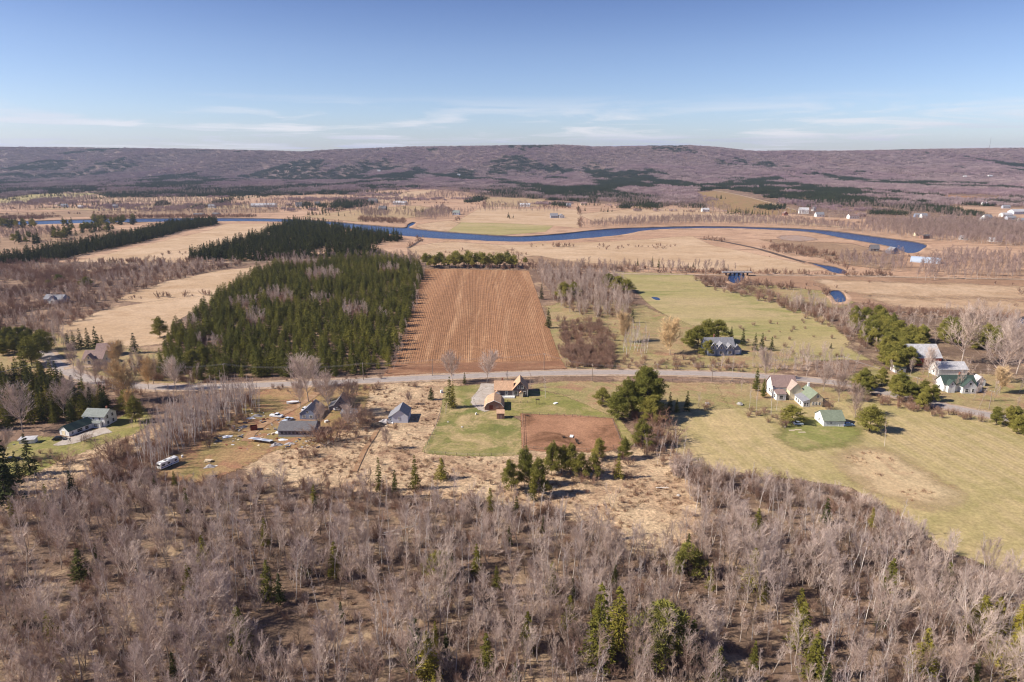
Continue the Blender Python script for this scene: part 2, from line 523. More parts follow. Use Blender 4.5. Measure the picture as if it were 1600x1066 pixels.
M['white'] = plain_mat('white_paint', (.80, .78, .74), .6, .05, 2)
M['cream'] = plain_mat('cream_siding', (.78, .66, .45), .7, .06, 2, grooves=('Z', .25, .85))
M['lineyellow'] = plain_mat('worn_line_paint', (.46, .40, .33), .8, .1, 1)
M['whitesid'] = plain_mat('white_siding', (.78, .77, .74), .7, .05, 2, grooves=('Z', .25, .85))
M['greysid'] = plain_mat('grey_siding', (.42, .43, .47), .7, .07, 2, grooves=('Z', .25, .85))
M['lavsid'] = plain_mat('pale_grey_boards', (.62, .63, .68), .7, .07, 2, grooves=('X', .3, .85))
M['bluegrey'] = plain_mat('blue_grey_shingle', (.24, .27, .36), .8, .15, 2, grooves=('Z', .25, .8))
M['dkshingle'] = plain_mat('dark_wall_shingle', (.15, .12, .12), .85, .2, 3, grooves=('Z', .25, .8))
M['weathered'] = plain_mat('weathered_boards', (.24, .21, .23), .9, .3, 2, grooves=('X', .3, .7))
M['brownwood'] = plain_mat('brown_boards', (.33, .19, .14), .85, .2, 2, grooves=('X', .3, .75))
M['redwood'] = plain_mat('red_barn_boards', (.60, .13, .08), .8, .2, 2, grooves=('X', .3, .8))
M['tanroof'] = plain_mat('tan_shingle_roof', (.56, .35, .22), .9, .12, 2, grooves=('Z', .2, .85))
M['taupe'] = plain_mat('taupe_shingle_roof', (.42, .325, .27), .9, .12, 2, grooves=('Z', .2, .85))
M['brownroof'] = plain_mat('brown_shingle_roof', (.30, .205, .18), .9, .15, 2, grooves=('Z', .2, .85))
M['greyroof'] = plain_mat('grey_shingle_roof', (.25, .245, .26), .9, .15, 2, grooves=('Z', .2, .85))
M['dkroof'] = plain_mat('dark_grey_roof', (.155, .145, .15), .9, .15, 1.5, grooves=('Z', .2, .85))
M['tinroof'] = plain_mat('weathered_metal_roof', (.52, .50, .50), .55, .2, .6, grooves=('X', .6, .85))
M['greenroof'] = plain_mat('green_shingle_roof', (.215, .245, .175), .85, .12, 2, grooves=('Z', .2, .85))
M['dkgreenroof'] = plain_mat('dark_green_roof', (.055, .082, .068), .85, .12, 2)
M['slategreen'] = plain_mat('slate_green_roof', (.25, .265, .24), .85, .12, 2, grooves=('Z', .2, .85))
M['glass'] = plain_mat('window_glass', (.03, .035, .045), .08, .1, 2, spec=.6)
M['brick'] = plain_mat('brick', (.34, .15, .10), .9, .3, 6)
M['post'] = plain_mat('weathered_post', (.22, .17, .13), .9, .3, 5)
M['polewood'] = plain_mat('pole_wood', (.30, .23, .18), .9, .2, 3)
M['wire'] = plain_mat('wire', (.30, .28, .28), .5, .05)
M['tyre'] = plain_mat('tyre_rubber', (.03, .03, .03), .8, .1)
M['metal'] = plain_mat('bright_metal', (.72, .74, .78), .35, .1, 1, spec=.5, metal=.6)
M['steel'] = plain_mat('galvanised_steel', (.40, .46, .55), .5, .06, 1, spec=.4)
M['rust'] = plain_mat('rusty_metal', (.20, .055, .035), .8, .3, 3)
M['carblack'] = plain_mat('black_car_paint', (.015, .02, .03), .15, .05, 1, spec=.6)
M['carblue'] = plain_mat('blue_car_paint', (.12, .20, .34), .2, .05, 1, spec=.6)
M['carwhite'] = plain_mat('white_car_paint', (.78, .79, .80), .25, .04, 1, spec=.5)
M['carsilver'] = plain_mat('pale_blue_paint', (.55, .62, .72), .3, .05, 1, spec=.5)
M['bluestripe'] = plain_mat('blue_stripe', (.05, .09, .28), .4, .05)
M['lamp'] = plain_mat('red_lamp_lens', (.5, .04, .03), .3, .05)
M['plank'] = plain_mat('pale_planks', (.62, .50, .36), .8, .2, 3, rnd=.2)
M['junk'] = plain_mat('dull_scrap', (.33, .30, .29), .7, .35, 2, rnd=.4)
M['tarp'] = plain_mat('white_tarp', (.80, .80, .82), .5, .1, 1)
M['darktarp'] = plain_mat('dark_tarp', (.05, .05, .07), .5, .2, 1)
M['concrete'] = plain_mat('concrete', (.38, .36, .34), .9, .15, .6)
M['rock'] = plain_mat('pale_boulder', (.46, .42, .38), .9, .25, 1.5, rnd=.2)

# ------------------------------------------------------------------ the ground sheet and the ridge
xs = np.concatenate([np.linspace(-9000, -4500, 10)[:-1], np.linspace(-4500, 4500, 181), np.linspace(4500, 9000, 10)[1:]])
ys = np.concatenate([[-2500, -1000, -200, 0, 400, 1000, 1800, 2400], np.linspace(2750, 5100, 95), np.linspace(5150, 8500, 16)])
gx, gy = np.meshgrid(xs, ys)
gzz = hz(gx, gy)
V = np.stack([gx.ravel(), gy.ravel(), gzz.ravel()], 1)
nx, ny = len(xs), len(ys)
ii, jj = np.meshgrid(np.arange(nx - 1), np.arange(ny - 1))
a = (jj * nx + ii).ravel()
FQ = np.stack([a, a + 1, a + nx + 1, a + nx], 1)
cyr = V[FQ[:, 0], 1]
low = cyr < 2700
tag(add('ground', mesh_np('ground', V, [FQ[low]], [M['ground']], smooth=True)), 'brown scrubby valley floor reaching from the woods to the foot of the ridge', kind='structure')
hv = V.copy()
tag(add('hills', mesh_np('hills', hv, [FQ[~low]], [M['farfloor']], smooth=True)), 'long wooded ridge closing the valley on the horizon', kind='structure')


# ------------------------------------------------------------------ ground patches traced on the valley floor
def densify(w, step_k=.004, amp_k=.0014, closed=True, seed=0):
    out = []
    n_ = len(w)
    for i in range(n_ if closed else n_ - 1):
        p = w[i]; q = w[(i + 1) % n_]
        d = np.hypot(*(q - p)); dist = math.hypot(*(p + q) / 2)
        k = max(1, min(60, int(d / max(1.2, dist * step_k))))
        for t in range(k):
            out.append(p + (q - p) * t / k)
    if not closed: out.append(w[-1])
    out = np.array(out)
    dist = np.hypot(out[:, 0], out[:, 1])
    fx = fbm(out[:, 0] / (dist * .02 + 1), out[:, 1] / (dist * .05 + 1), 5 + seed, 3) - .5
    fy = fbm(out[:, 0] / (dist * .02 + 1) + 31, out[:, 1] / (dist * .05 + 1), 9 + seed, 3) - .5
    out[:, 0] += fx * dist * amp_k * 4
    out[:, 1] += fy * dist * amp_k * 9
    return out


def crom(pts, k=6, closed=False):
    p = np.asarray(pts, float); n_ = len(p); out = []
    for i in range(n_ if closed else n_ - 1):
        if closed: a_, b_, c_, d_ = p[(i - 1) % n_], p[i], p[(i + 1) % n_], p[(i + 2) % n_]
        else: a_, b_, c_, d_ = p[max(i - 1, 0)], p[i], p[i + 1], p[min(i + 2, n_ - 1)]
        for t in np.linspace(0, 1, k, endpoint=False):
            out.append(.5 * ((2 * b_) + (-a_ + c_) * t + (2 * a_ - 5 * b_ + 4 * c_ - d_) * t * t + (-a_ + 3 * b_ - 3 * c_ + d_) * t ** 3))
    if not closed: out.append(p[-1])
    return np.array(out)


PZ = [0.02]


def patch(name, poly, mat, label, rag=1.0, smooth=False, z=None, kind='structure', world_pts=False, soft=None):
    w = np.asarray(poly, float) if world_pts else Pn(poly)
    if smooth: w = crom(w, 5, True)
    w = densify(w, amp_k=.0014 * rag, seed=len(name))
    if z is None:
        z = PZ[0]; PZ[0] += .0025
    tris = tessellate_polygon([[Vector((p[0], p[1], 0)) for p in w]])
    k = len(w)
    area = np.sum(w[:, 0] * np.roll(w[:, 1], -1) - np.roll(w[:, 0], -1) * w[:, 1])
    t = np.roll(w, -2, 0) - np.roll(w, 2, 0); t /= np.hypot(t[:, 0], t[:, 1])[:, None] + 1e-9
    nn = np.stack([t[:, 1], -t[:, 0]], 1) * (1 if area > 0 else -1)
    dist = np.hypot(w[:, 0], w[:, 1])
    wid = np.clip(dist * .007 * rag, .8, 22) * np.where(dist > 600, .6, 1) * (1 + 2.2 * np.abs(nn[:, 1]) * np.clip(dist / 900, 0, 1)) if soft is None else np.full(k, soft)
    outer = w + nn * wid[:, None]
    v = np.r_[np.c_[w, np.full(k, z)], np.c_[outer, np.full(k, z - .001)]]
    tr = np.array(tris)
    e1 = w[tr[:, 1]] - w[tr[:, 0]]; e2 = w[tr[:, 2]] - w[tr[:, 0]]
    fl = (e1[:, 0] * e2[:, 1] - e1[:, 1] * e2[:, 0]) < 0
    tr[fl] = tr[fl][:, ::-1]
    i = np.arange(k); j = (i + 1) % k
    sk = np.stack([i, i + k, j + k, j], 1) if area > 0 else np.stack([i, j, j + k, i + k], 1)
    me = mesh_np(name, v, [tr, sk], [M[mat]])
    a_ = me.attributes.new('feather', 'FLOAT', 'POINT'); a_.data.foreach_set('value', np.r_[np.zeros(k), np.ones(k)].astype(np.float32))
    o = add(name, me)
    return tag(o, label, kind=kind)


def ribbon(name, line, width, mat, label, z=None, rag=.3, smooth=True, zz=None):
    w = np.asarray(line, float)
    w = Pn(w)
    if smooth: w = crom(w, 8)
    t = np.gradient(w, axis=0); t /= np.hypot(t[:, 0], t[:, 1])[:, None]
    nn = np.stack([-t[:, 1], t[:, 0]], 1)
    k = len(w)
    wd = np.full(k, width / 2.0) * (1 + rag * (fbm(np.arange(k) * .37, np.arange(k) * 0 + 3, 2) - .5))
    if z is None:
        z = PZ[0]; PZ[0] += .0025
    fw = (wd * .35)[:, None] if rag else wd[:, None] * .02
    v = np.concatenate([np.c_[w + nn * (wd[:, None] + fw), np.full(k, z - .001)], np.c_[w + nn * wd[:, None], np.full(k, z)], np.c_[w - nn * wd[:, None], np.full(k, z)], np.c_[w - nn * (wd[:, None] + fw), np.full(k, z - .001)]])
    i = np.arange(k - 1)
    fq = np.concatenate([np.stack([i + k * (c_ + 1), i + k * (c_ + 1) + 1, i + k * c_ + 1, i + k * c_], 1) for c_ in range(3)])
    me = mesh_np(name, v, [fq], [M[mat]])
    a_ = me.attributes.new('feather', 'FLOAT', 'POINT'); a_.data.foreach_set('value', np.r_[np.ones(k), np.zeros(2 * k), np.ones(k)].astype(np.float32))
    o = add(name, me)
    return tag(o, label, kind='structure'), w


# wide zones first
patch('meadow', [(-400, 412), (-400, 345), (0, 322), (150, 312), (330, 305), (420, 302), (560, 300), (690, 295), (760, 308), (900, 318), (1060, 322), (1180, 327),
                 (1260, 338), (1380, 344), (1420, 352), (1500, 362), (1640, 372), (2000, 392), (2000, 440), (1500, 436), (1160, 432), (1080, 428), (960, 424), (840, 420), (700, 418), (640, 404), (600, 385), (420, 405)],
      'mead', 'tan dry meadows spreading along both sides of the river', rag=1.5)
patch('brown_flats', [(1160, 432), (1300, 434), (2000, 442), (2000, 505), (1600, 500), (1560, 492), (1420, 480), (1330, 470), (1290, 455), (1210, 448)], 'flat',
      'brown winter flats right of the creek', rag=1)
patch('forest_floor', [(-900, 1500), (-700, 860), (0, 795), (60, 775), (120, 745), (200, 730), (260, 765), (430, 768), (560, 775), (700, 790), (840, 800), (930, 810), (990, 850), (1060, 845),
                       (1080, 790), (1050, 720), (1100, 730), (1210, 750), (1320, 775), (1400, 810), (1430, 850), (1480, 870), (1600, 905), (2300, 1100), (2600, 1500)],
      'floor', 'brown leaf litter under the bare wood', rag=2.5)
patch('scrub_land', [(420, 610), (640, 603), (700, 600), (815, 700), (960, 715), (1060, 700), (1085, 800), (1060, 862), (985, 862), (925, 812), (850, 790), (700, 775), (560, 762), (420, 748), (370, 715), (400, 660)],
      'scrub', 'pale tan scrub between the yard and the wood', rag=2.5)
patch('meadow_strip', [(-200, 336), (0, 334), (160, 329), (420, 327), (430, 331), (180, 337), (0, 341), (-200, 343)], 'softflat', 'brownish meadow strip beyond the river at the left', rag=1.2)
patch('meadow_strip', [(60, 326), (300, 318), (450, 322), (380, 326), (200, 330)], 'softgreen', 'olive tinged meadow behind the brownish strip', rag=1.2)
patch('meadow_strip', [(480, 338), (560, 328), (650, 322), (700, 330), (640, 340), (560, 346)], 'softgreen', 'green tinged slope below the far farmhouses', rag=1.2)
patch('meadow_strip', [(150, 306), (330, 303), (420, 308), (300, 314), (160, 316)], 'softpale', 'pale strip behind the far left farms', rag=1)
patch('meadow_strip', [(760, 308), (850, 311), (850, 322), (760, 323)], 'softgreen', 'olive square field behind the stubble', rag=.8)
patch('meadow_strip', [(650, 352), (700, 345), (716, 350), (700, 362), (662, 357)], 'softpale', 'tan rough corner at the river inlet', rag=1)
patch('meadow_strip', [(905, 335), (1000, 326), (1090, 328), (1240, 345), (1330, 356), (1200, 348), (1060, 344), (930, 346)], 'softpale', 'light strip behind the riverside trees', rag=1)
patch('meadow_strip', [(640, 386), (700, 378), (900, 392), (830, 402), (760, 412), (660, 410)], 'softpale', 'rough meadow beyond the stubble field', rag=1)
patch('meadow_strip', [(820, 402), (900, 400), (1000, 410), (960, 418), (850, 416)], 'softflat', 'orange tinged strip in the river meadow', rag=1.2)
patch('meadow_strip', [(1200, 376), (1330, 382), (1400, 398), (1380, 420), (1320, 412), (1260, 396)], 'softflat', 'brown rough meadow around the river cottages', rag=1.4)
patch('meadow_strip', [(0, 372), (120, 362), (250, 358), (120, 378), (0, 392)], 'softflat', 'brown rough meadow left of the hedgerow', rag=1.2)
patch('meadow_strip', [(1290, 440), (1600, 450), (1600, 462), (1400, 462), (1300, 450)], 'softpale', 'lighter sweep in the brown flats', rag=2.5)
patch('meadow_strip', [(1380, 468), (1600, 474), (1600, 480), (1420, 478)], 'softpale', 'lighter lower sweep in the brown flats', rag=2.5)
patch('far_fields', [(560, 312), (640, 300), (690, 296), (640, 308), (600, 318)], 'pale', 'pale far field above the river', rag=.6)
patch('far_green_field', [(-300, 324), (0, 317), (60, 316), (160, 301), (60, 304), (-300, 312)], 'past', 'green strip field at the far left', rag=.6)
patch('hillside_field', [(1090, 302), (1125, 298), (1200, 315), (1250, 330), (1210, 337), (1140, 331), (1110, 320)], 'yard', 'brown hillside field with a lane beside it', rag=.6)
patch('orange_field', [(1478, 305), (1555, 309), (1565, 312), (1480, 310)], 'plough', 'small orange field at the far right', rag=.4)
patch('far_right_field', [(1480, 322), (1600, 326), (1700, 340), (1560, 340), (1500, 333)], 'mead', 'tan far field at the right edge', rag=.8)
patch('river_green_field', [(700, 363), (722, 348), (800, 350), (862, 353), (850, 362), (780, 367)], 'past', 'green riverside field on the far bank', rag=.6)
patch('pale_stubble_field', [(715, 347), (750, 326), (905, 328), (902, 356), (862, 352), (800, 349)], 'pale', 'pale stubble field behind the riverside green', rag=.6)
patch('hay_meadow', [(780, 384), (960, 378), (1080, 370), (1115, 385), (1200, 402), (1290, 420), (1240, 426), (1120, 422), (900, 408), (830, 398)], 'pale',
      'pale hay meadow inside the river bend', rag=1)
patch('strip_field', [(125, 408), (210, 388), (330, 360), (350, 351), (430, 350), (475, 352), (400, 374), (305, 400), (296, 409), (200, 411)], 'pale',
      'pale field between the two dark plantations', rag=.8)
patch('upper_field', [(186, 468), (260, 441), (330, 426), (398, 418), (392, 430), (345, 460), (240, 472)], 'pale', 'upper pale field left of the plantation', rag=.8)
patch('lower_field', [(98, 512), (160, 487), (235, 473), (345, 462), (300, 484), (268, 505), (262, 535), (205, 540), (190, 552), (150, 540), (120, 530)], 'pale',
      'lower pale field left of the plantation', rag=1)
patch('green_pasture', [(962, 426), (1080, 429), (1098, 446), (1200, 470), (1275, 492), (1330, 540), (1380, 560), (1250, 560), (1150, 535), (1060, 505), (1018, 475), (985, 442)], 'past',
      'long green pasture right of the copse', rag=1)
patch('orchard_ground', [(1000, 480), (1050, 503), (1150, 533), (1250, 560), (1200, 580), (900, 580), (870, 560), (860, 480), (930, 470)], 'rough', 'rough ground with brush north of the road', rag=2)
patch('creek_field', [(1160, 448), (1210, 448), (1290, 456), (1330, 472), (1310, 480), (1240, 475), (1170, 458)], 'rough', 'olive field inside the creek bend', rag=.8)
patch('left_verge', [(-100, 500), (90, 530), (150, 545), (260, 560), (300, 600), (215, 600), (60, 580), (-100, 560)], 'rough', 'rough tan ground round the left houses', rag=2)
patch('yard_grass', [(255, 750), (262, 722), (320, 695), (370, 655), (400, 620), (430, 605), (570, 604), (560, 640), (500, 690), (430, 698), (400, 712), (370, 728), (330, 748)], 'yard',
      'worn orange and olive grass of the cluttered yard', rag=2)
patch('front_lawn', [(662, 706), (690, 655), (697, 606), (770, 602), (768, 640), (812, 660), (816, 700), (806, 711), (730, 712)], 'lawn',
      'green lawn left of the small gambrel barn', rag=.8)
patch('side_lawn', [(786, 622), (830, 612), (880, 618), (935, 640), (965, 655), (990, 690), (975, 700), (955, 656), (815, 648), (790, 648)], 'lawn2',
      'green lawn right of the shingled farmhouse', rag=.8)
patch('roadside_grass', [(830, 604), (880, 598), (1180, 602), (1240, 640), (1040, 660), (960, 650), (930, 636), (880, 616)], 'rough', 'dry roadside grass below the road', rag=1)
patch('paddock', [(816, 648), (870, 650), (956, 655), (966, 680), (972, 698), (930, 706), (850, 704), (818, 700)], 'padd', 'bare brown earth paddock', rag=.8)
patch('roadside_grass', [(1130, 603), (1240, 606), (1330, 616), (1420, 634), (1400, 650), (1240, 645), (1150, 640)], 'rough', 'olive grass round the cream house', rag=2)
patch('farm_ground', [(1330, 600), (1380, 575), (1400, 560), (1520, 575), (1640, 590), (1700, 680), (1560, 652), (1400, 616)], 'rough', 'rough olive ground round the white farmhouse', rag=2)
patch('farm_ground', [(1340, 545), (1400, 500), (1590, 505), (1600, 590), (1500, 575), (1390, 575)], 'floor', 'leaf strewn ground behind the red barn', rag=2)
patch('hayfield', [(1035, 655), (1100, 642), (1230, 640), (1330, 628), (1420, 640), (1560, 655), (2200, 700), (2200, 1000), (1700, 920), (1600, 900), (1480, 860), (1420, 815), (1330, 760), (1250, 748), (1100, 730), (1050, 700)], 'hay',
      'large striped hayfield of green and straw at the right', rag=1)
patch('hay_lawn', [(1245, 662), (1290, 664), (1325, 670), (1325, 680), (1300, 690), (1262, 695), (1235, 688)], 'hgreen', 'mown green round the white shed', rag=1.5, smooth=True, soft=7)
patch('tan_corner', [(1335, 722), (1375, 712), (1415, 738), (1465, 772), (1425, 776), (1370, 755)], 'tancorner', 'tan unmown corner of the hayfield', rag=2, smooth=True, soft=9)
patch('left_lawn', [(0, 700), (60, 686), (110, 690), (170, 668), (215, 640), (230, 660), (190, 690), (120, 712), (60, 735), (0, 740)], 'lawn2', 'bright lawn before the left green roofed house', rag=1.5)
patch('sandy_bank', [(20, 790), (60, 742), (120, 716), (190, 690), (240, 672), (215, 700), (150, 730), (90, 765), (40, 810)], 'scrub', 'sandy tan bank below the left lawn', rag=2)
patch('ploughed_headland', [(600, 590), (618, 560), (720, 560), (870, 556), (884, 576), (780, 581), (640, 586)], 'headland', 'dark bare headland of the stubble field', rag=.5)


# the stubble field: its rows are real ridges running away from the road
def furrow_field():
    q = Pn([(664, 420), (826, 423), (878, 566), (614, 572)])
    nu, nv = 460, 70
    u = np.linspace(0, 1, nu); v_ = np.linspace(0, 1, nv)
    U, Vv = np.meshgrid(u, v_)
    bow = (np.interp(Vv, [0, .35, .8, 1], [0, .03, -.02, 0]))
    top = q[0][None, None] * (1 - U[..., None]) + q[1][None, None] * U[..., None]
    bot = q[3][None, None] * (1 - U[..., None]) + q[2][None, None] * U[..., None]
    pts = top * (1 - Vv[..., None]) + bot * Vv[..., None]
    pts[..., 0] += bow * 8
    x, y = pts[..., 0], pts[..., 1]
    edge = np.minimum(np.minimum(U, 1 - U) * 40, np.minimum(Vv, 1 - Vv) * 40).clip(0, 1)
    rid = np.clip(((np.arange(nu) + RS.uniform(-1.2, 1.2, nu // 6 + 2)[np.arange(nu) // 6]) // 6).astype(int), 0, nu)
    row = (((np.arange(nu) + RS.randint(0, 2, nu // 6 + 2)[np.arange(nu) // 6]) % 6) < 3)[None, :] * 1.0
    z = .20 + row * (.03 + .06 * RS.rand(nu // 6 + 2)[np.arange(nu) // 6][None, :] + .03 * vnoise(x / 14, y / 14, 5)) * edge + .0 * x
    z = np.where(edge < .05, .0, z)
    V_ = np.stack([x.ravel(), y.ravel(), z.ravel()], 1)
    i_, j_ = np.meshgrid(np.arange(nu - 1), np.arange(nv - 1))
    a_ = (j_ * nu + i_).ravel()
    fq = np.stack([a_, a_ + nu, a_ + nu + 1, a_ + 1], 1)
    tag(add('ploughed_field', mesh_np('ploughed_field', V_, [fq], [M['plough']])), 'orange brown field of straight stubble rows behind the road', kind='structure')


furrow_field()


# water
RIV = [(-300, 352), (0, 347), (200, 342.5), (400, 342), (500, 346), (570, 352), (630, 356.6), (638, 352), (645, 348.5), (649, 349), (645, 353), (642, 357.6), (700, 363.5), (800, 370), (862, 367.5), (930, 360.5),
       (985, 357), (1100, 354.5), (1200, 356.5), (1290, 361), (1370, 371), (1442, 382), (1438, 392), (1418, 397), (1388, 386), (1320, 374), (1270, 364.6), (1190, 359.2),
       (1100, 357.6), (1015, 360.8), (965, 369), (870, 377), (800, 379), (740, 376.5), (650, 371.5), (560, 360.5), (500, 350.5), (400, 347), (200, 348.5), (50, 352), (-300, 358)]
CREEK = [(1262, 411), (1285, 415), (1304, 418), (1322, 425), (1317, 429), (1302, 427), (1284, 419)]
CREEK2 = [(1142, 428), (1160, 428), (1163, 434), (1158, 441), (1148, 444), (1138, 438)]
CREEK3 = [(1296, 457), (1310, 455), (1318, 462), (1320, 472), (1308, 474), (1302, 466)]
CREEK4 = [(1594, 500), (1700, 480), (1800, 600), (1640, 580), (1597, 552), (1588, 526)]
for nm, poly, lb in (('river', RIV, 'blue river winding across the whole valley'), ('creek', CREEK, 'narrow blue creek curving through the tan meadow'),
                     ('creek', CREEK2, 'short stretch of creek under the small bridge'), ('creek', CREEK3, 'blue creek bend beside the brown flats'),
                     ('river', CREEK4, 'blue water at the right edge behind the farm')):
    w = Pn(poly)
    w = crom(w, 5, True)
    w = densify(w, amp_k=.00045)
    tris = np.array(tessellate_polygon([[Vector((p[0], p[1], 0)) for p in w]]))
    e1 = w[tris[:, 1]] - w[tris[:, 0]]; e2 = w[tris[:, 2]] - w[tris[:, 0]]
    fl = (e1[:, 0] * e2[:, 1] - e1[:, 1] * e2[:, 0]) < 0
    tris[fl] = tris[fl][:, ::-1]
    z = .24
    o = add(nm, mesh_np(nm, np.c_[w, np.full(len(w), z)], [tris], [M['water']]))
    tag(o, lb, kind='structure')
    # banks: a low earthen lip round the water
    k = len(w)
    area = np.sum(w[:, 0] * np.roll(w[:, 1], -1) - np.roll(w[:, 0], -1) * w[:, 1])
    t = np.roll(w, -1, 0) - np.roll(w, 1, 0); t /= np.hypot(t[:, 0], t[:, 1])[:, None] + 1e-9
    nn = np.stack([t[:, 1], -t[:, 0]], 1) * (1 if area > 0 else -1)
    rj = 1 + .8 * (fbm(w[:, 0] / 25, w[:, 1] / 25, 4) - .5)[:, None]
    big = 1.0 if nm == 'river' else .6
    V_ = np.r_[np.c_[w, np.full(k, z - .1)], np.c_[w + nn * .8 * rj * big, np.full(k, z + .6 * big) + fbm(w[:, 0] / 15, w[:, 1] / 15, 3) * .8 * big],
               np.c_[w + nn * 7 * rj * big, np.full(k, -.02)]]
    i = np.arange(k); j = (i + 1) % k
    fq = np.r_[np.stack([i, j, j + k, i + k], 1), np.stack([i + k, j + k, j + 2 * k, i + 2 * k], 1)]
    mi = np.r_[np.zeros(k, int), np.ones(k, int)]
    tag(add(nm + '_bank', mesh_np(nm + '_bank', V_, [fq], [M['mud'], M['mead']], mi, smooth=True)), 'low muddy bank along the ' + nm, kind='structure')
for poly, lb in (([(1222, 373), (1235, 369), (1262, 371), (1268, 374), (1245, 376)], 'pale flooded hollow in the river meadow'),
                 ([(1017, 465), (1026, 465), (1030, 468), (1024, 469)], 'small blue puddle at the end of the pasture')):
    patch('pond', poly, 'water' if 'puddle' in lb else 'wetsoil', lb, rag=1, smooth=True, soft=.1 if 'puddle' in lb else None)

# roads, tracks
ROAD = [(-150, 640), (-60, 560), (10, 520), (60, 545), (95, 575), (150, 596), (215, 604), (290, 606), (410, 602), (520, 598), (640, 592), (760, 587), (880, 583), (1000, 582.5),
        (1120, 585), (1240, 592), (1330, 602), (1400, 618), (1480, 636), (1560, 652), (1640, 668), (1900, 700)]
ROAD = ROAD[2:]
ribbon('road_shoulder', ROAD, 9.5, 'should', 'pale gravel shoulders of the country road', z=PZ[0] + .02, rag=.35)
ro, RW = ribbon('road', ROAD, 6.6, 'asph', 'grey two lane country road crossing the picture', z=PZ[0] + .03, rag=.0)
t = np.gradient(RW, axis=0); t /= np.hypot(t[:, 0], t[:, 1])[:, None]
RN = np.stack([-t[:, 1], t[:, 0]], 1)
mk = MB()
for i in range(0, len(RW) - 1):
    p, q = RW[i], RW[i + 1]; n0, n1_ = RN[i], RN[i + 1]
    for off in (.0,):
        for s_ in ((0,) if off else (-.14, .14)):
            c0 = p + n0 * (off + s_); c1 = q + n1_ * (off + s_)
            mk.poly([(*(c0 - n0 * .06), PZ[0] + .06), (*(c1 - n1_ * .06), PZ[0] + .06), (*(c1 + n1_ * .06), PZ[0] + .06), (*(c0 + n0 * .06), PZ[0] + .06)], [(0, 1, 2, 3)])
PZ[0] += .08
tag(mk.build('road_markings', M['lineyellow']), 'thin painted lines on the country road', kind='structure')
ribbon('driveway', [(764, 600), (757, 612), (748, 625), (752, 634), (762, 640)], 5.5, 'gravel', 'pale gravel driveway to the small gambrel barn')
patch('gravel_apron', [(745, 618), (765, 606), (770, 612), (768, 632), (758, 642), (746, 630)], 'gravel', 'pale gravel apron before the farmhouse', rag=.8, smooth=True)
ribbon('dirt_path', [(592, 668), (583, 684), (572, 700), (562, 720), (554, 738)], 1.5, 'dirt', 'narrow brown path through the tan scrub')
ribbon('farm_track', [(385, 690), (400, 672), (440, 648), (470, 632), (500, 612)], 3, 'dirt', 'orange earth track through the cluttered yard')
ribbon('driveway', [(170, 672), (140, 680), (110, 690), (95, 690)], 6, 'gravel', 'grey gravel drive before the left green roofed house')
ribbon('driveway', [(100, 577), (122, 574), (146, 573)], 3.5, 'should', 'gravel drive to the brown roofed left house')
ribbon('farm_lane', [(-300, 414.5), (0, 413.5), (150, 413), (420, 409.5), (520, 404)], 4, 'should', 'straight pale lane below the left hedgerow', rag=.2)
ribbon('rail_trail', [(840, 425), (960, 428), (1150, 430), (1300, 431), (1440, 434), (1600, 437), (2000, 444)], 4.5, 'should', 'straight pale rail trail crossing the flats', rag=.2)
ribbon('farm_lane', [(1110, 297), (1160, 306), (1250, 330)], 6, 'should', 'pale lane beside the hillside field', rag=.2)
ribbon('muddy_channel', [(1098, 374), (1125, 377), (1180, 388), (1225, 401), (1268, 413)], 5, 'mud', 'dark muddy creek channel winding through the meadow', rag=.6)
ribbon('farm_lane', [(638, 388), (660, 374)], 3, 'mud', 'dark ditch line in the riverside meadow', rag=.2)

# ------------------------------------------------------------------ tree makers (numpy)
def segs_mesh(segs, n_side=3):
    s = np.asarray(segs, float)
    p0, p1, r0, r1 = s[:, 0:3], s[:, 3:6], s[:, 6], s[:, 7]
    d = p1 - p0; d /= np.linalg.norm(d, axis=1)[:, None] + 1e-9
    ref = np.where(np.abs(d[:, 2:3]) > .9, np.array([[1., 0, 0]]), np.array([[0, 0, 1.]]))
    u = np.cross(d, ref); u /= np.linalg.norm(u, axis=1)[:, None] + 1e-9
    w = np.cross(d, u)
    N = len(s)
    ang = 2 * np.pi * np.arange(n_side) / n_side
    ring = u[:, None] * np.cos(ang)[None, :, None] + w[:, None] * np.sin(ang)[None, :, None]
    A = p0[:, None] + ring * r0[:, None, None]
    tip = r1 <= 1e-4
    B = p1[:, None] + ring * r1[:, None, None]
    v = np.concatenate([A, B], 1).reshape(-1, 3)
    base = np.arange(N) * 2 * n_side
    quads, tris = [], []
    for k in range(n_side):
        k2 = (k + 1) % n_side
        bq = base[~tip]
        quads.append(np.stack([bq + k, bq + k2, bq + n_side + k2, bq + n_side + k], 1))
        bt = base[tip]
        tris.append(np.stack([bt + k, bt + k2, bt + n_side], 1))
    return v, np.concatenate(quads), np.concatenate(tris)


def rot_about(d, az, el, rs):
    """a direction at angle el from d, turned az about it"""
    d = d / np.linalg.norm(d)
    ref = np.array([1., 0, 0]) if abs(d[2]) > .9 else np.array([0, 0, 1.])
    u = np.cross(d, ref); u /= np.linalg.norm(u); w = np.cross(d, u)
    return d * math.cos(el) + (u * math.cos(az) + w * math.sin(az)) * math.sin(el)


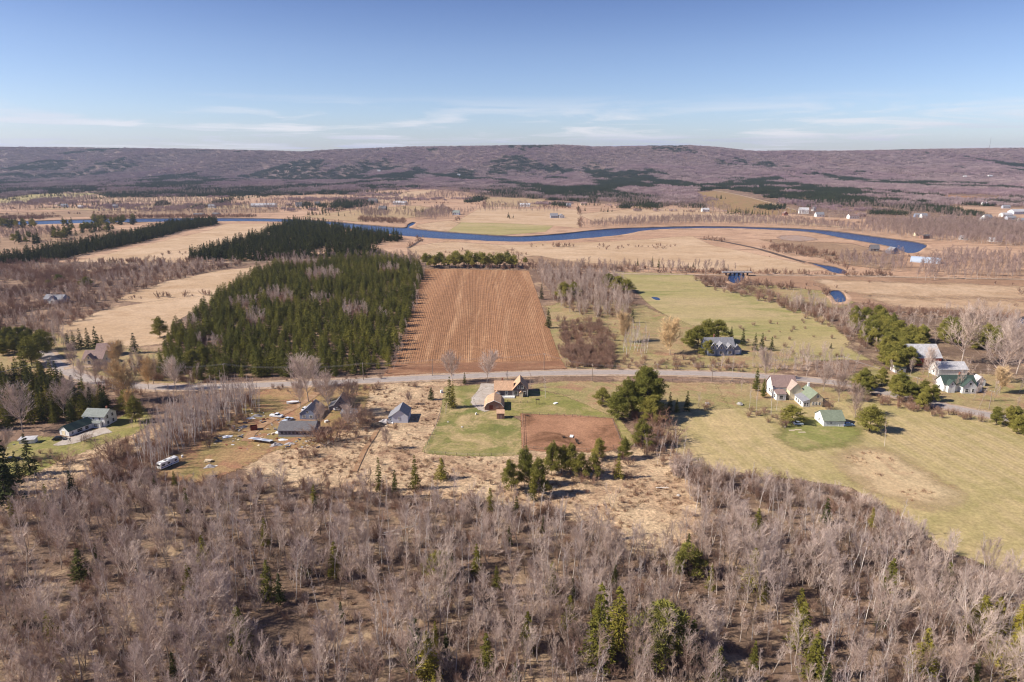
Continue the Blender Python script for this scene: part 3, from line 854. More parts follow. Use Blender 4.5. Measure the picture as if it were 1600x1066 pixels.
def bare_tree(seed, h=12, spread=.6, nb=15, birch=False, twig=1.0, lean=.0, low=.25, dens=1.0, forks=1, tw=.021):
    rs = np.random.RandomState(seed)
    T, B = [], []
    up = np.array([0, 0, 1.])
    stems = []
    for fk in range(forks):
        d = up if forks == 1 else rot_about(up, rs.rand() * 6.28, rs.uniform(.12, .38), rs)
        d = d + np.array([rs.randn() * lean, rs.randn() * lean, 0])
        p = np.zeros(3); pts = [p]
        nseg = 8; hh = h * rs.uniform(.8, 1) if forks > 1 else h
        for k in range(nseg):
            d = d + rs.randn(3) * .07 * np.array([1, 1, .2]) + up * .05; d /= np.linalg.norm(d)
            p = p + d * hh / nseg; pts.append(p)
        r = h * (.0085 if birch else .012) / math.sqrt(forks)
        for k in range(nseg):
            T.append([*pts[k], *pts[k + 1], r * (1 - k / (nseg + .6)), r * (1 - (k + 1) / (nseg + .6))])
        stems.append((pts, hh))
    nb = int(nb / forks)
    for pts, hh in stems:
        for i in range(nb):
            t = low + (1 - low) * (i + rs.rand()) / nb
            f = t * 8; k = min(7, int(f)); p = pts[k] + (pts[k + 1] - pts[k]) * (f - k)
            dd = pts[k + 1] - pts[k]
            prof = (1.15 - t) * (.5 + t) * 1.5 if not birch else (1.08 - t) * (.6 + t)
            L = hh * spread * .62 * prof * rs.uniform(.7, 1.2) + .4
            d = rot_about(dd, rs.rand() * 6.28, rs.uniform(.45, .9) if not birch else rs.uniform(.4, .8), rs)
            r0 = .010 * L + .012
            q = p
            nn_ = 4
            for s_ in range(nn_):
                d = d + up * .2 + rs.randn(3) * .11; d /= np.linalg.norm(d)
                q2 = q + d * L / nn_
                B.append([*q, *q2, r0 * (1 - s_ / (nn_ + .8)), r0 * (1 - (s_ + 1) / (nn_ + .8))])
                m2 = int(round((3 if s_ else 1) * dens + rs.rand() * .6))
                for _ in range(m2):
                    a0 = q + (q2 - q) * rs.rand()
                    d2 = rot_about(d, rs.rand() * 6.28, rs.uniform(.4, .9), rs) + up * .22; d2 /= np.linalg.norm(d2)
                    L2 = L * rs.uniform(.28, .5) * (1.1 - .12 * s_)
                    b1 = a0 + d2 * L2 * .5; d3 = d2 + rs.randn(3) * .15 + up * .1; d3 /= np.linalg.norm(d3)
                    b2 = b1 + d3 * L2 * .5
                    B.append([*a0, *b1, tw * 1.1, tw * .85])
                    B.append([*b1, *b2, tw * .85, 0])
                    for c0, dn in ((a0 + (b1 - a0) * rs.rand(), d2), (b1 + (b2 - b1) * rs.rand() * .6, d3), (b1 + (b2 - b1) * rs.rand(), d3), (a0 + (b1 - a0) * rs.rand(), d2)):
                        for _k in range(1 if rs.rand() < .7 else 2):
                            d4 = rot_about(dn, rs.rand() * 6.28, rs.uniform(.4, .85), rs) + up * .2; d4 /= np.linalg.norm(d4)
                            B.append([*c0, *(c0 + d4 * L2 * rs.uniform(.35, .65) * twig), tw * .72, 0])
                q = q2
            B.append([*q, *(q + d * L * .22), r0 * .3, 0])
    return np.array(T), np.array(B)


def shrub(seed, h=2.5, n_st=22, tw=.02):
    rs = np.random.RandomState(seed)
    T, B = [], []
    up = np.array([0, 0, 1.])
    for i in range(n_st):
        d = rot_about(up, rs.rand() * 6.28, rs.uniform(.05, .75), rs)
        p = np.array([rs.randn() * .3, rs.randn() * .3, 0]) * h / 2.5
        L = h * rs.uniform(.7, 1.1)
        q = p
        for s_ in range(4):
            d = d + up * .06 + rs.randn(3) * .12; d /= np.linalg.norm(d)
            q2 = q + d * L / 4
            (T if s_ == 0 else B).append([*q, *q2, tw * (1.5 - .3 * s_), tw * (1.2 - .3 * s_) if s_ < 3 else 0])
            for _ in range(1 if s_ == 0 else 5):
                a0 = q + (q2 - q) * rs.rand()
                d2 = rot_about(d, rs.rand() * 6.28, rs.uniform(.35, .9), rs) + up * .15; d2 /= np.linalg.norm(d2)
                L2 = L * rs.uniform(.2, .36)
                B.append([*a0, *(a0 + d2 * L2), tw * .8, 0])
                a1 = a0 + d2 * L2 * rs.uniform(.2, .7)
                d3 = rot_about(d2, rs.rand() * 6.28, .6, rs)
                B.append([*a1, *(a1 + d3 * L2 * .6), tw * .6, 0])
            q = q2
    return np.array(T), np.array(B)


def blades(c, d, L, W, rs):
    """flat-ish needle sprays: each a thin folded triangle pair"""
    N = len(c)
    d = d / (np.linalg.norm(d, axis=1)[:, None] + 1e-9)
    r = rs.randn(N, 3); u = np.cross(d, r); u /= np.linalg.norm(u, axis=1)[:, None] + 1e-9
    w = np.cross(d, u)
    L = np.asarray(L).reshape(-1, 1); W = np.asarray(W).reshape(-1, 1)
    a = c - u * W * .5; b = c + u * W * .5; m_ = c + w * W * .35; t_ = c + d * L
    v = np.stack([a, b, m_, t_], 1).reshape(-1, 3)
    k = np.arange(N) * 4
    return v, np.concatenate([np.stack([k, k + 2, k + 3], 1), np.stack([k + 2, k + 1, k + 3], 1), ])


def conifer(seed, h=9, rad=.2, pw=.85, levels=22, per=9, sp=8, droop=.25, low=.08, tip=1.0, L0=.55, W0=.20, narrow=1.0, core=True):
    rs = np.random.RandomState(seed)
    T = [[0, 0, 0, 0, 0, h * .5, h * .016, h * .009], [0, 0, h * .5, 0, 0, h * .985, h * .009, 0]]
    C, D, LL, WW = [], [], [], []
    for k in range(levels):
        t = low + (1 - low) * (k + .5 * rs.rand()) / levels
        z = t * h
        r = h * rad * ((1 - t) ** pw) * narrow * (1 - .35 * max(0, .16 - t) / .16)
        nb = max(4, int(per * (.55 + .6 * (1 - t))))
        for i in range(nb):
            a = rs.rand() * 6.28
            rr = r * rs.uniform(.72, 1.15) + .08
            for s_ in range(sp):
                f = (s_ + rs.rand()) / sp
                dr = droop * rr * f ** 1.3
                side = rs.randn() * .13 * rr
                c = np.array([math.cos(a) * rr * f - math.sin(a) * side, math.sin(a) * rr * f + math.cos(a) * side, z - dr])
                dd = np.array([math.cos(a + rs.randn() * .6), math.sin(a + rs.randn() * .6), -.25 + rs.randn() * .25 + tip * .25])
                C.append(c); D.append(dd); sz = rs.uniform(.7, 1.3) * (.55 + .45 * (1 - t))
                LL.append(L0 * sz * (1.15 - .4 * f)); WW.append(W0 * sz * 1.3)
    # leader
    for _ in range(10):
        C.append(np.array([0, 0, h * rs.uniform(.93, .99)])); D.append(np.array([rs.randn() * .35, rs.randn() * .35, 1])); LL.append(L0 * .6); WW.append(W0 * .7)
    v, f = blades(np.array(C), np.array(D), LL, WW, rs)
    return np.array(T), v, f


def pine(seed, h=9, crown=.36, limbs=26, puff=52, low=.22, L0=.45, W0=.14, pr=.13, shape=0.0):
    rs = np.random.RandomState(seed)
    T = []
    p = np.zeros(3); d = np.array([0, 0, 1.]); pts = [p]
    for k in range(7):
        d = d + rs.randn(3) * .05; d[2] = abs(d[2]) + .3; d /= np.linalg.norm(d)
        p = p + d * h * .93 / 7; pts.append(p)
    r = h * .016
    for k in range(7):
        T.append([*pts[k], *pts[k + 1], r * (1 - k / 7.6), r * (1 - (k + 1) / 7.6)])
    C, D, LL, WW = [], [], [], []
    for i in range(limbs):
        t = low + (1.0 - low) * (i + rs.rand()) / limbs
        f = min(t * 7, 6.99); k = int(f); q = pts[k] + (pts[k + 1] - pts[k]) * (f - k)
        a = rs.rand() * 6.28
        prof = (.06 + (1 - t) ** .8) * (.6 + .9 * min(1, (t - low) / .2 + .4)) if shape == 0 else math.sqrt(max(.02, 1 - ((t - .5) / .55) ** 2))
        L = h * crown * prof * rs.uniform(.65, 1.15)
        d = np.array([math.cos(a), math.sin(a), rs.uniform(.05, .5)]); d /= np.linalg.norm(d)
        e = q + d * L
        T.append([*q, *e, .05 + .008 * L, .02])
        for f2 in ((.55, .8, 1.0) if L > h * .12 else (.9,)):
            c0 = q + d * L * f2 + rs.randn(3) * h * .02
            pr_ = h * pr * rs.uniform(.7, 1.15) * (.75 + .3 * f2)
            g = rs.randn(puff, 3); g /= np.linalg.norm(g, axis=1)[:, None]
            rad = rs.rand(puff) ** .45
            cc_ = c0 + g * rad[:, None] * pr_ * np.array([1, 1, .58])
            C.append(cc_); D.append(g * .8 + np.array([0, 0, .45]) + rs.randn(puff, 3) * .4)
            LL.append(L0 * rs.uniform(.7, 1.3, puff)); WW.append(W0 * rs.uniform(.9, 1.6, puff))
    v, f = blades(np.concatenate(C), np.concatenate(D), np.concatenate(LL), np.concatenate(WW), rs)
    return np.array(T), v, f


class Variant:
    """one kind of tree: separate trunk and crown meshes for the individuals, a joined one for the masses"""

    def __init__(s, key, T, cv, cf, tm, cm, h, crown='crown'):
        tv, tq, tt = segs_mesh(T, 5)
        s.trunk = mesh_np('trunk', tv, [tq, tt], [tm], smooth=True)
        s.crown = mesh_np(crown, cv, cf, [cm])
        nv = len(tv)
        fs = [a for a in (tq, tt) if len(a)]
        fc = [a + nv for a in cf if len(a)]
        mi = np.r_[np.zeros(sum(len(a) for a in fs), int), np.ones(sum(len(a) for a in fc), int)]
        s.joined = mesh_np(key, np.r_[tv, cv], fs + fc, [tm, cm], mi)
        s.h = h; s.crownname = crown


def v_bare(key, seed, h, tm='bark', cm='twig', crown='branches', **kw):
    T, B = bare_tree(seed, h, **kw)
    v, q, t_ = segs_mesh(B, 3)
    return Variant(key, T, v, [q, t_], M[tm], M[cm], h, crown)


def v_shrub(key, seed, h, cm='redtwig', **kw):
    T, B = shrub(seed, h, **kw)
    v, q, t_ = segs_mesh(B, 3)
    return Variant(key, T, v, [q, t_], M['bark'], M[cm], h, 'branches')


def v_con(key, fn, seed, h, cm, tm='dkbark', **kw):
    T, v, f = fn(seed, h, **kw)
    return Variant(key, T, v, [f], M[tm], M[cm], h)


VAR = {
    'bare': [v_bare('bare_tree_%d' % i, 100 + i, 12, spread=.31 + .06 * (i % 4), nb=18 + i % 3, forks=1 + (i % 3 == 1), low=.25, lean=.03 * (i % 2), tw=.016, dens=1.1) for i in range(8)],
    'maple': [v_bare('maple_%d' % i, 130 + i, 11, spread=.72, nb=24, forks=3, low=.2, dens=1.35, tw=.018) for i in range(3)],
    'dusky': [v_bare('dusky_tree_%d' % i, 150 + i, 11, tm='dkbark', cm='duskytwig', spread=.45, nb=16, low=.25, tw=.017) for i in range(4)],
    'lone': [v_bare('lone_%d' % i, 140 + i, 11, spread=.78, nb=34, forks=1, low=.2, dens=1.5, tw=.024) for i in range(3)],
    'birch': [v_bare('birch_%d' % i, 160 + i, 12, tm='birchbark', cm='birchtwig', spread=.26, nb=15, birch=True, lean=.07, low=.38, dens=.8, tw=.015) for i in range(5)],
    'shrub': [v_shrub('shrub_%d' % i, 190 + i, 2.6) for i in range(4)],
    'paleshrub': [v_shrub('pale_shrub_%d' % i, 210 + i, 2.6, cm='twig') for i in range(2)],
    'willow': [v_bare('willow_%d' % i, 220 + i, 10, cm='willow', spread=.78, nb=34, forks=1, dens=2.2, twig=1.3, tw=.034, low=.12) for i in range(3)],
    'spruce': [v_con('spruce_%d' % i, conifer, 240 + i, 9, 'spruce', rad=.235 + .03 * (i % 3), levels=20, per=11, sp=7, L0=.5, W0=.2) for i in range(5)],
    'plantspruce': [v_con('plantation_spruce_%d' % i, conifer, 250 + i, 8, 'plantneedle', rad=.30 + .03 * (i % 3), pw=.62, levels=18, per=12, sp=7, L0=.5, W0=.2, droop=.1) for i in range(6)],
    'darkspruce': [v_con('dark_spruce_%d' % i, conifer, 260 + i, 9, 'darkspruce', rad=.21, levels=22, per=9, sp=7) for i in range(3)],
    'pine': [v_con('pine_%d' % i, pine, 280 + i, 9, 'pine', crown=.30 + .03 * i, limbs=44, puff=62, pr=.095, low=.12, L0=.38, W0=.12) for i in range(4)],
    'bigpine': [v_con('big_pine_%d' % i, pine, 290 + i, 16, 'pine', crown=.36, limbs=80, puff=80, pr=.075, low=.10, L0=.5, W0=.16) for i in range(2)],
    'cedar': [v_con('cedar_%d' % i, conifer, 300 + i, 9, 'cedar', rad=.20, levels=24, per=10, sp=7, droop=-.25, tip=4, L0=.5) for i in range(2)],
    'midspruce': [v_con('mid_spruce_%d' % i, conifer, 320 + i, 9, 'darkspruce', rad=.21, levels=11, per=7, sp=3, L0=1.1, W0=.5) for i in range(4)],
    'midpine': [v_con('mid_pine_%d' % i, pine, 340 + i, 9, 'pine', crown=.28, limbs=16, puff=16, L0=.7, W0=.3, low=.35) for i in range(3)],
    'midbare': [v_bare('mid_bare_%d' % i, 360 + i, 11, cm='midtwig', spread=.55, nb=11, dens=.55, tw=.05, low=.2) for i in range(5)],
    'midshrub': [v_shrub('mid_shrub_%d' % i, 380 + i, 2.8, n_st=9, tw=.05) for i in range(3)],
}


def clump(key, seed, kind, n_=15, rad=14):
    rs = np.random.RandomState(seed)
    vs, qs, ts, base = [], [], [], 0
    if kind == 'fir':
        C, D, L, W = [], [], [], []
        for i in range(n_):
            x, y = rs.uniform(-rad, rad, 2); hh = rs.uniform(7, 13)
            for k in range(22):
                t = rs.rand() ** .8
                r = hh * .2 * (1 - t)
                a = rs.rand() * 6.28
                C.append((x + math.cos(a) * r * .5, y + math.sin(a) * r * .5, hh * (.1 + .85 * t)))
                D.append((math.cos(a), math.sin(a), .3)); L.append(r * .8 + .8); W.append(1.6 * (1.2 - t))
        v, f = blades(np.array(C), np.array(D), L, W, rs)
        return mesh_np(key, v, [f], [M['farfir']])
    Sg = []
    for i in range(n_):
        x, y = rs.uniform(-rad, rad, 2); hh = rs.uniform(7, 12)
        Sg.append([x, y, 0, x, y, hh * .7, .16, .06])
        for k in range(34):
            a = rs.rand() * 6.28; z0 = hh * rs.uniform(.25, .8); el = rs.uniform(.2, .9)
            Lb = hh * rs.uniform(.18, .34)
            o_ = rs.rand() * hh * .14
            px_, py_ = x + math.cos(a) * o_, y + math.sin(a) * o_
            Sg.append([px_, py_, z0, px_ + math.cos(a) * Lb * math.sin(el), py_ + math.sin(a) * Lb * math.sin(el), z0 + Lb * math.cos(el), .26, 0])
    v, q, t_ = segs_mesh(Sg, 3)
    return mesh_np(key, v, [q, t_], [M['fartwig']])


CL_BARE = [clump('far_bare_clump_%d' % i, 400 + i, 'bare') for i in range(5)]
CL_FIR = [clump('far_fir_clump_%d' % i, 420 + i, 'fir', 24) for i in range(4)]

# ------------------------------------------------------------------ individuals and masses
def tree_thing(name, var, loc, rz, sc, label, cat, group=None):
    t_ = bpy.data.objects.new(name, None)
    COL.objects.link(t_)
    t_.location = loc; t_.rotation_euler = (0, 0, rz); t_.scale = sc if hasattr(sc, '__len__') else (sc, sc, sc)
    t_.empty_display_size = .2
    tag(t_, label, cat, group)
    for nm, me in (('trunk', var.trunk), (var.crownname, var.crown)):
        c = bpy.data.objects.new(nm, me); COL.objects.link(c); c.parent = t_
    return t_


_gn_cache = {}


def gn_group(meshes, key):
    """instance the given kinds of tree on the points of a mesh"""
    col = bpy.data.collections.new(key + '_kinds')
    for i, me in enumerate(meshes):
        o = bpy.data.objects.new('%s_kind_%02d' % (key, i), me)
        col.objects.link(o)
    g_ = bpy.data.node_groups.new(key, 'GeometryNodeTree')
    g_.interface.new_socket('Geometry', in_out='INPUT', socket_type='NodeSocketGeometry')
    g_.interface.new_socket('Geometry', in_out='OUTPUT', socket_type='NodeSocketGeometry')
    N, L = g_.nodes, g_.links
    gi = N.new('NodeGroupInput'); go = N.new('NodeGroupOutput')
    ci = N.new('GeometryNodeCollectionInfo'); ci.inputs[0].default_value = col
    ci.inputs['Separate Children'].default_value = True; ci.inputs['Reset Children'].default_value = True
    ip = N.new('GeometryNodeInstanceOnPoints'); ip.inputs['Pick Instance'].default_value = True
    L.new(gi.outputs[0], ip.inputs['Points']); L.new(ci.outputs[0], ip.inputs['Instance'])

    def attr(nm, ty):
        a_ = N.new('GeometryNodeInputNamedAttribute'); a_.data_type = ty; a_.inputs['Name'].default_value = nm
        return [o for o in a_.outputs if o.enabled and o.name == 'Attribute'][0]
    L.new(attr('kind_index', 'INT'), ip.inputs['Instance Index'])
    cx = N.new('ShaderNodeCombineXYZ'); L.new(attr('turn', 'FLOAT'), cx.inputs['Z'])
    try:
        er = N.new('FunctionNodeEulerToRotation'); L.new(cx.outputs[0], er.inputs[0]); L.new(er.outputs[0], ip.inputs['Rotation'])
    except Exception:
        L.new(cx.outputs[0], ip.inputs['Rotation'])
    L.new(attr('size', 'FLOAT_VECTOR'), ip.inputs['Scale'])
    L.new(ip.outputs[0], go.inputs[0])
    return g_


def mass(name, label, pts, meshes, size, turn=None, idx=None):
    if not len(pts): return None
    n_ = len(pts)
    me = bpy.data.meshes.new(name)
    me.vertices.add(n_); me.vertices.foreach_set('co', np.asarray(pts, np.float32).ravel())
    size = np.asarray(size, np.float32)
    if size.ndim == 1: size = np.stack([size] * 3, 1)
    turn = RS.rand(n_) * 6.28 if turn is None else turn
    idx = RS.randint(0, len(meshes), n_) if idx is None else idx
    a_ = me.attributes.new('size', 'FLOAT_VECTOR', 'POINT'); a_.data.foreach_set('vector', size.ravel())
    a_ = me.attributes.new('turn', 'FLOAT', 'POINT'); a_.data.foreach_set('value', np.asarray(turn, np.float32))
    a_ = me.attributes.new('kind_index', 'INT', 'POINT'); a_.data.foreach_set('value', np.asarray(idx, np.int32))
    o = add(name, me)
    md = o.modifiers.new('scatter', 'NODES'); md.node_group = gn_group(meshes, name)
    return tag(o, label, kind='stuff')


def inside(pts, poly):
    x, y = pts[:, 0], pts[:, 1]
    r = np.zeros(len(pts), bool); n_ = len(poly); j = n_ - 1
    for i in range(n_):
        xi, yi = poly[i]; xj, yj = poly[j]
        c = ((yi > y) != (yj > y)) & (x < (xj - xi) * (y - yi) / (yj - yi + 1e-12) + xi)
        r ^= c; j = i
    return r


def scatter(poly, spacing, jitter=.9, seed=0, holes=(), cap=None):
    """jittered points over a polygon traced in the photograph"""
    w = Pn(poly)
    rs = np.random.RandomState(seed + 1)
    x0, y0 = w.min(0); x1, y1 = w.max(0)
    X, Y = np.meshgrid(np.arange(x0, x1, spacing), np.arange(y0, y1, spacing))
    p = np.stack([X.ravel(), Y.ravel()], 1) + (rs.rand(X.size, 2) - .5) * spacing * jitter * 2
    p = p[inside(p, w)]
    for h_ in holes:
        p = p[~inside(p, Pn(h_))]
    return p


def in_view(p, z=0, m=30):
    u, v, d = pix(p[:, 0], p[:, 1], z)
    return (u > -m) & (u < 1600 + m) & (v > 150) & (v < 1066 + 2 * m) & (d > 0)


POOL = {}      # kind -> list of (x, y, scale, zone)


def pool(kind, pts, size, zone):
    POOL.setdefault(kind, []).append((np.asarray(pts), np.asarray(size), zone))


def circ(cx_, cy_, rx, ry, n_=10): return [(cx_ + rx * math.cos(i * 6.2832 / n_), cy_ + ry * math.sin(i * 6.2832 / n_)) for i in range(n_)]


# --- the bare wood in the foreground
FORE = [(-500, 1500), (-400, 900), (0, 812), (60, 790), (130, 755), (200, 735), (255, 770), (330, 778), (430, 766), (560, 775), (700, 788), (840, 800), (910, 815), (975, 852), (1060, 856),
        (1085, 800), (1062, 745), (1110, 750), (1210, 775), (1320, 795), (1395, 830), (1425, 870), (1480, 890), (1600, 925), (1900, 1010), (2300, 1500)]
CLEAR = [circ(1000, 815, 70, 30), circ(760, 905, 60, 12), circ(640, 905, 50, 9), circ(270, 905, 40, 9)]
p = scatter(FORE, 2.9, seed=1, holes=CLEAR)
dn = fbm(p[:, 0] / 22, p[:, 1] / 22, 21, 3)
_u, _v, _ = pix(p[:, 0], p[:, 1], 0)
edge_ = np.interp(_v, [770, 900], [.8, 1.0]) * np.where((_u > 430) & (_u < 1070), np.interp(_v, [790, 880], [.75, 1.0]), 1)
keep = RS.rand(len(p)) < np.interp(dn, [.32, .48, .62], [.16, .72, 1.0]) * np.maximum(edge_, .35)
p = p[keep]; k = len(p)
sp_ = fbm(p[:, 0] / 30 + 9, p[:, 1] / 30, 33, 3)
u_, v_, _ = pix(p[:, 0], p[:, 1], 0)
birchy = np.interp(u_, [0, 500, 1000, 1600], [.08, .22, .33, .36])
r_ = RS.rand(k)
isb = r_ < birchy * np.interp(sp_, [.3, .6], [.5, 1.5])
ism = (~isb) & (RS.rand(k) < .12)
iss = (~isb) & (~ism) & (RS.rand(k) < .22)
isn = ~(isb | ism | iss)
edge = np.interp(v_, [760, 900], [.78, 1.0])
pool('birch', p[isb], (RS.uniform(.7, 1.15, isb.sum()) * edge[isb]), 'fore')
pool('maple', p[ism], (RS.uniform(.75, 1.2, ism.sum()) * edge[ism]), 'fore')
pool('shrub', p[iss][::2], RS.uniform(.6, 1.5, len(p[iss][::2])), 'fore'); pool('paleshrub', p[iss][1::2], RS.uniform(.7, 1.7, len(p[iss][1::2])), 'fore')
dusk = isn & (RS.rand(k) < .22)
isn &= ~dusk
pool('dusky', p[dusk], RS.uniform(.4, .9, dusk.sum()), 'fore')
pool('bare', p[isn], (RS.uniform(.5, 1.15, isn.sum()) * edge[isn]), 'fore')
p = scatter(FORE, 4.5, seed=2, holes=CLEAR[:1])
pool('shrub', p[::2], RS.uniform(.3, 1.1, len(p[::2])), 'fore'); pool('paleshrub', p[1::2], RS.uniform(.35, 1.2, len(p[1::2])), 'fore')
p = scatter(FORE, 19, seed=31, jitter=1.0)
p = p[in_view(p)]
pool('spruce', p[::2], RS.uniform(.6, 1.25, len(p[::2])), 'fore'); pool('darkspruce', p[1::2], RS.uniform(.5, 1.1, len(p[1::2])), 'fore')
# brushy edge along the hayfield
p = scatter([(1040, 725), (1100, 735), (1210, 755), (1330, 775), (1400, 808), (1440, 850), (1430, 875), (1390, 840), (1320, 812), (1210, 785), (1110, 765), (1060, 760)], 2.9, seed=3)
pool('shrub', p[::2], RS.uniform(.8, 1.8, len(p[::2])), 'fore'); pool('paleshrub', p[1::2], RS.uniform(.9, 2.0, len(p[1::2])), 'fore')
p = scatter([(985, 690), (1040, 690), (1075, 715), (1080, 770), (1050, 735), (1000, 715)], 3.4, seed=4)
pool('birch', p[::2], RS.uniform(.5, .8, len(p[::2])), 'fore')
pool('shrub', p[1::2], RS.uniform(.8, 1.6, len(p[1::2])), 'fore')
# understorey at the upper edge
p = scatter([(0, 800), (60, 778), (125, 745), (215, 722), (255, 760), (330, 765), (430, 750), (540, 765), (700, 775), (840, 790), (900, 810), (840, 830), (560, 805), (300, 800), (100, 800), (0, 840)], 3.4, seed=5)
pool('shrub', p[::2], RS.uniform(.4, 1.4, len(p[::2])), 'fore'); pool('paleshrub', p[1::2], RS.uniform(.5, 1.5, len(p[1::2])), 'fore')
# scrub shrubs
p = scatter([(420, 745), (470, 700), (560, 690), (660, 715), (800, 722), (960, 720), (1050, 700), (1070, 790), (980, 800), (900, 780), (700, 770), (520, 760)], 8.5, seed=6)
pool('shrub', p, RS.uniform(.22, .7, len(p)), 'scrub')
p = scatter([(560, 615), (680, 606), (690, 640), (665, 690), (600, 690), (540, 660)], 8, seed=61)
pool('shrub', p, RS.uniform(.2, .6, len(p)), 'scrub')

# --- the big plantation
PLANT = [(240, 590), (258, 540), (268, 518), (320, 482), (345, 462), (378, 440), (420, 420), (480, 410), (560, 405), (655, 410), (660, 432), (648, 470), (636, 505), (624, 545), (612, 575), (560, 588), (420, 592), (330, 596)]
GAPS = [circ(432, 470, 26, 10), circ(505, 436, 30, 9), circ(553, 492, 22, 11), circ(462, 415, 34, 5), circ(400, 505, 16, 6), circ(330, 540, 22, 7), circ(380, 482, 26, 6), circ(300, 515, 16, 5), circ(600, 500, 12, 4), circ(500, 475, 30, 3), circ(610, 425, 20, 3)]
p = scatter(PLANT, 4.9, jitter=.6, seed=10, holes=GAPS)
p = p[RS.rand(len(p)) < .97]
pool('plantspruce', p, RS.uniform(.85, 1.38, len(p)) * np.interp(fbm(p[:, 0] / 25, p[:, 1] / 25, 44), [.3, .7], [.75, 1.1]), 'plant')
PLANT_N = len(p)
for i, gp in enumerate(GAPS):
    p = scatter(gp, 4.2, seed=70 + i)
    pool('bare', p, RS.uniform(.5, .8, len(p)), 'plant')
    q_ = scatter(gp, 4, seed=90 + i); pool('shrub', q_, RS.uniform(.8, 1.6, len(q_)), 'plant')
p = scatter([(652, 415), (668, 420), (656, 470), (640, 530), (618, 580), (606, 580), (628, 530), (645, 470)], 7, seed=12)
pool('bare', p, RS.uniform(.4, .7, len(p)), 'plant')
pool('shrub', scatter([(300, 600), (600, 592), (605, 584), (560, 590), (420, 595), (320, 598)], 4, seed=121), RS.uniform(.5, 1.1, len(scatter([(300, 600), (600, 592), (605, 584), (560, 590), (420, 595), (320, 598)], 4, seed=121))), 'plant')
# --- dark evergreens at the left edge
p = scatter([(-200, 585), (0, 588), (70, 592), (150, 622), (175, 650), (90, 664), (20, 672), (-200, 685)], 4.6, jitter=.5, seed=13)
pool('darkspruce', p[::2], RS.uniform(.95, 1.35, len(p[::2])), 'left'); pool('spruce', p[1::2], RS.uniform(.9, 1.35, len(p[1::2])), 'left')
p = scatter([(-200, 540), (0, 528), (48, 530), (58, 545), (0, 560), (-200, 580)], 5, jitter=.6, seed=14)
pool('pine', p, RS.uniform(.7, .95, len(p)), 'left')
p = scatter([(-300, 720), (0, 735), (40, 765), (20, 800), (-300, 850)], 6, jitter=.6, seed=15)
pool('darkspruce', p, RS.uniform(1.0, 1.4, len(p)), 'left')
# --- birch grove left of the yard
GROVE = [(212, 735), (232, 700), (262, 668), (300, 640), (345, 625), (405, 622), (410, 640), (380, 655), (345, 670), (320, 690), (270, 715), (240, 745)]
p = scatter(GROVE, 2.3, seed=16)
pool('birch', p, RS.uniform(.75, 1.12, len(p)), 'grove')
p = scatter(GROVE, 4, seed=17)
pool('shrub', p, RS.uniform(.6, 1.5, len(p)), 'grove')
p = scatter([(140, 740), (170, 700), (210, 690), (250, 700), (240, 750), (180, 760)], 3.4, seed=18)
pool('shrub', p, RS.uniform(.8, 1.6, len(p)), 'grove')
p = scatter([(190, 660), (250, 620), (300, 612), (340, 618), (260, 668), (225, 700)], 5, seed=181)
pool('bare', p, RS.uniform(.35, .6, len(p)), 'grove')
# --- mid copses
p = scatter([(838, 424), (900, 428), (958, 432), (980, 455), (990, 480), (978, 500), (930, 500), (880, 490), (850, 455)], 4.8, seed=20)
pool('bare', p, RS.uniform(.55, 1.0, len(p)), 'copse')
pool('shrub', p[::2] + 2, RS.uniform(1, 1.8, len(p[::2])), 'copse')
p = scatter([(870, 500), (940, 505), (965, 540), (960, 578), (890, 575), (880, 540)], 3.8, seed=21)
pool('shrub', p, RS.uniform(.8, 1.9, len(p)), 'copse')
p = scatter([(870, 545), (950, 545), (960, 578), (885, 577)], 3.2, seed=221)
pool('shrub', p, RS.uniform(.9, 1.7, len(p)), 'copse')
p = scatter([(980, 520), (1010, 522), (1015, 560), (970, 556)], 4, seed=22)
pool('birch', p, RS.uniform(.7, .95, len(p)), 'copse')
p = scatter([(960, 560), (1100, 560), (1200, 575), (1160, 582), (960, 578)], 4.5, seed=23)
pool('shrub', p, RS.uniform(.5, 1.2, len(p)), 'copse')
p = scatter([(1210, 560), (1270, 555), (1350, 575), (1340, 600), (1240, 588)], 6.5, seed=24)
pool('bare', p, RS.uniform(.5, .8, len(p)), 'copse')
pool('paleshrub', scatter([(1080, 575), (1240, 580), (1340, 597), (1330, 590), (1230, 573), (1080, 570)], 4, seed=241), RS.uniform(.5, .9, len(scatter([(1080, 575), (1240, 580), (1340, 597), (1330, 590), (1230, 573), (1080, 570)], 4, seed=241))), 'copse')
p = scatter([(1220, 470), (1300, 478), (1340, 500), (1380, 530), (1400, 555), (1350, 545), (1300, 515), (1230, 485)], 5.5, seed=25)
pool('bare', p, RS.uniform(.5, .85, len(p)), 'copse')
pool('shrub', p[::2] - 2, RS.uniform(1, 2, len(p[::2])), 'copse')
p = scatter([(1085, 438), (1110, 436), (1180, 455), (1260, 478), (1320, 500), (1290, 503), (1190, 473), (1100, 450)], 6.5, seed=26)
pool('shrub', p, RS.uniform(1.0, 2.2, len(p)), 'copse')
pool('bare', p[::5], RS.uniform(.4, .6, len(p[::5])), 'copse')
p = scatter([(1320, 505), (1370, 498), (1420, 530), (1400, 560), (1350, 540)], 6.5, seed=27)
pool('pine', p, RS.uniform(.9, 1.25, len(p)), 'farm')
p = scatter([(1390, 530), (1440, 525), (1450, 545), (1420, 590), (1375, 575)], 6.5, seed=28)
pool('pine', p, RS.uniform(.9, 1.25, len(p)), 'farm')
p = scatter([(1470, 520), (1570, 530), (1570, 555), (1475, 540)], 6.5, seed=29)
pool('pine', p, RS.uniform(.9, 1.2, len(p)), 'farm')
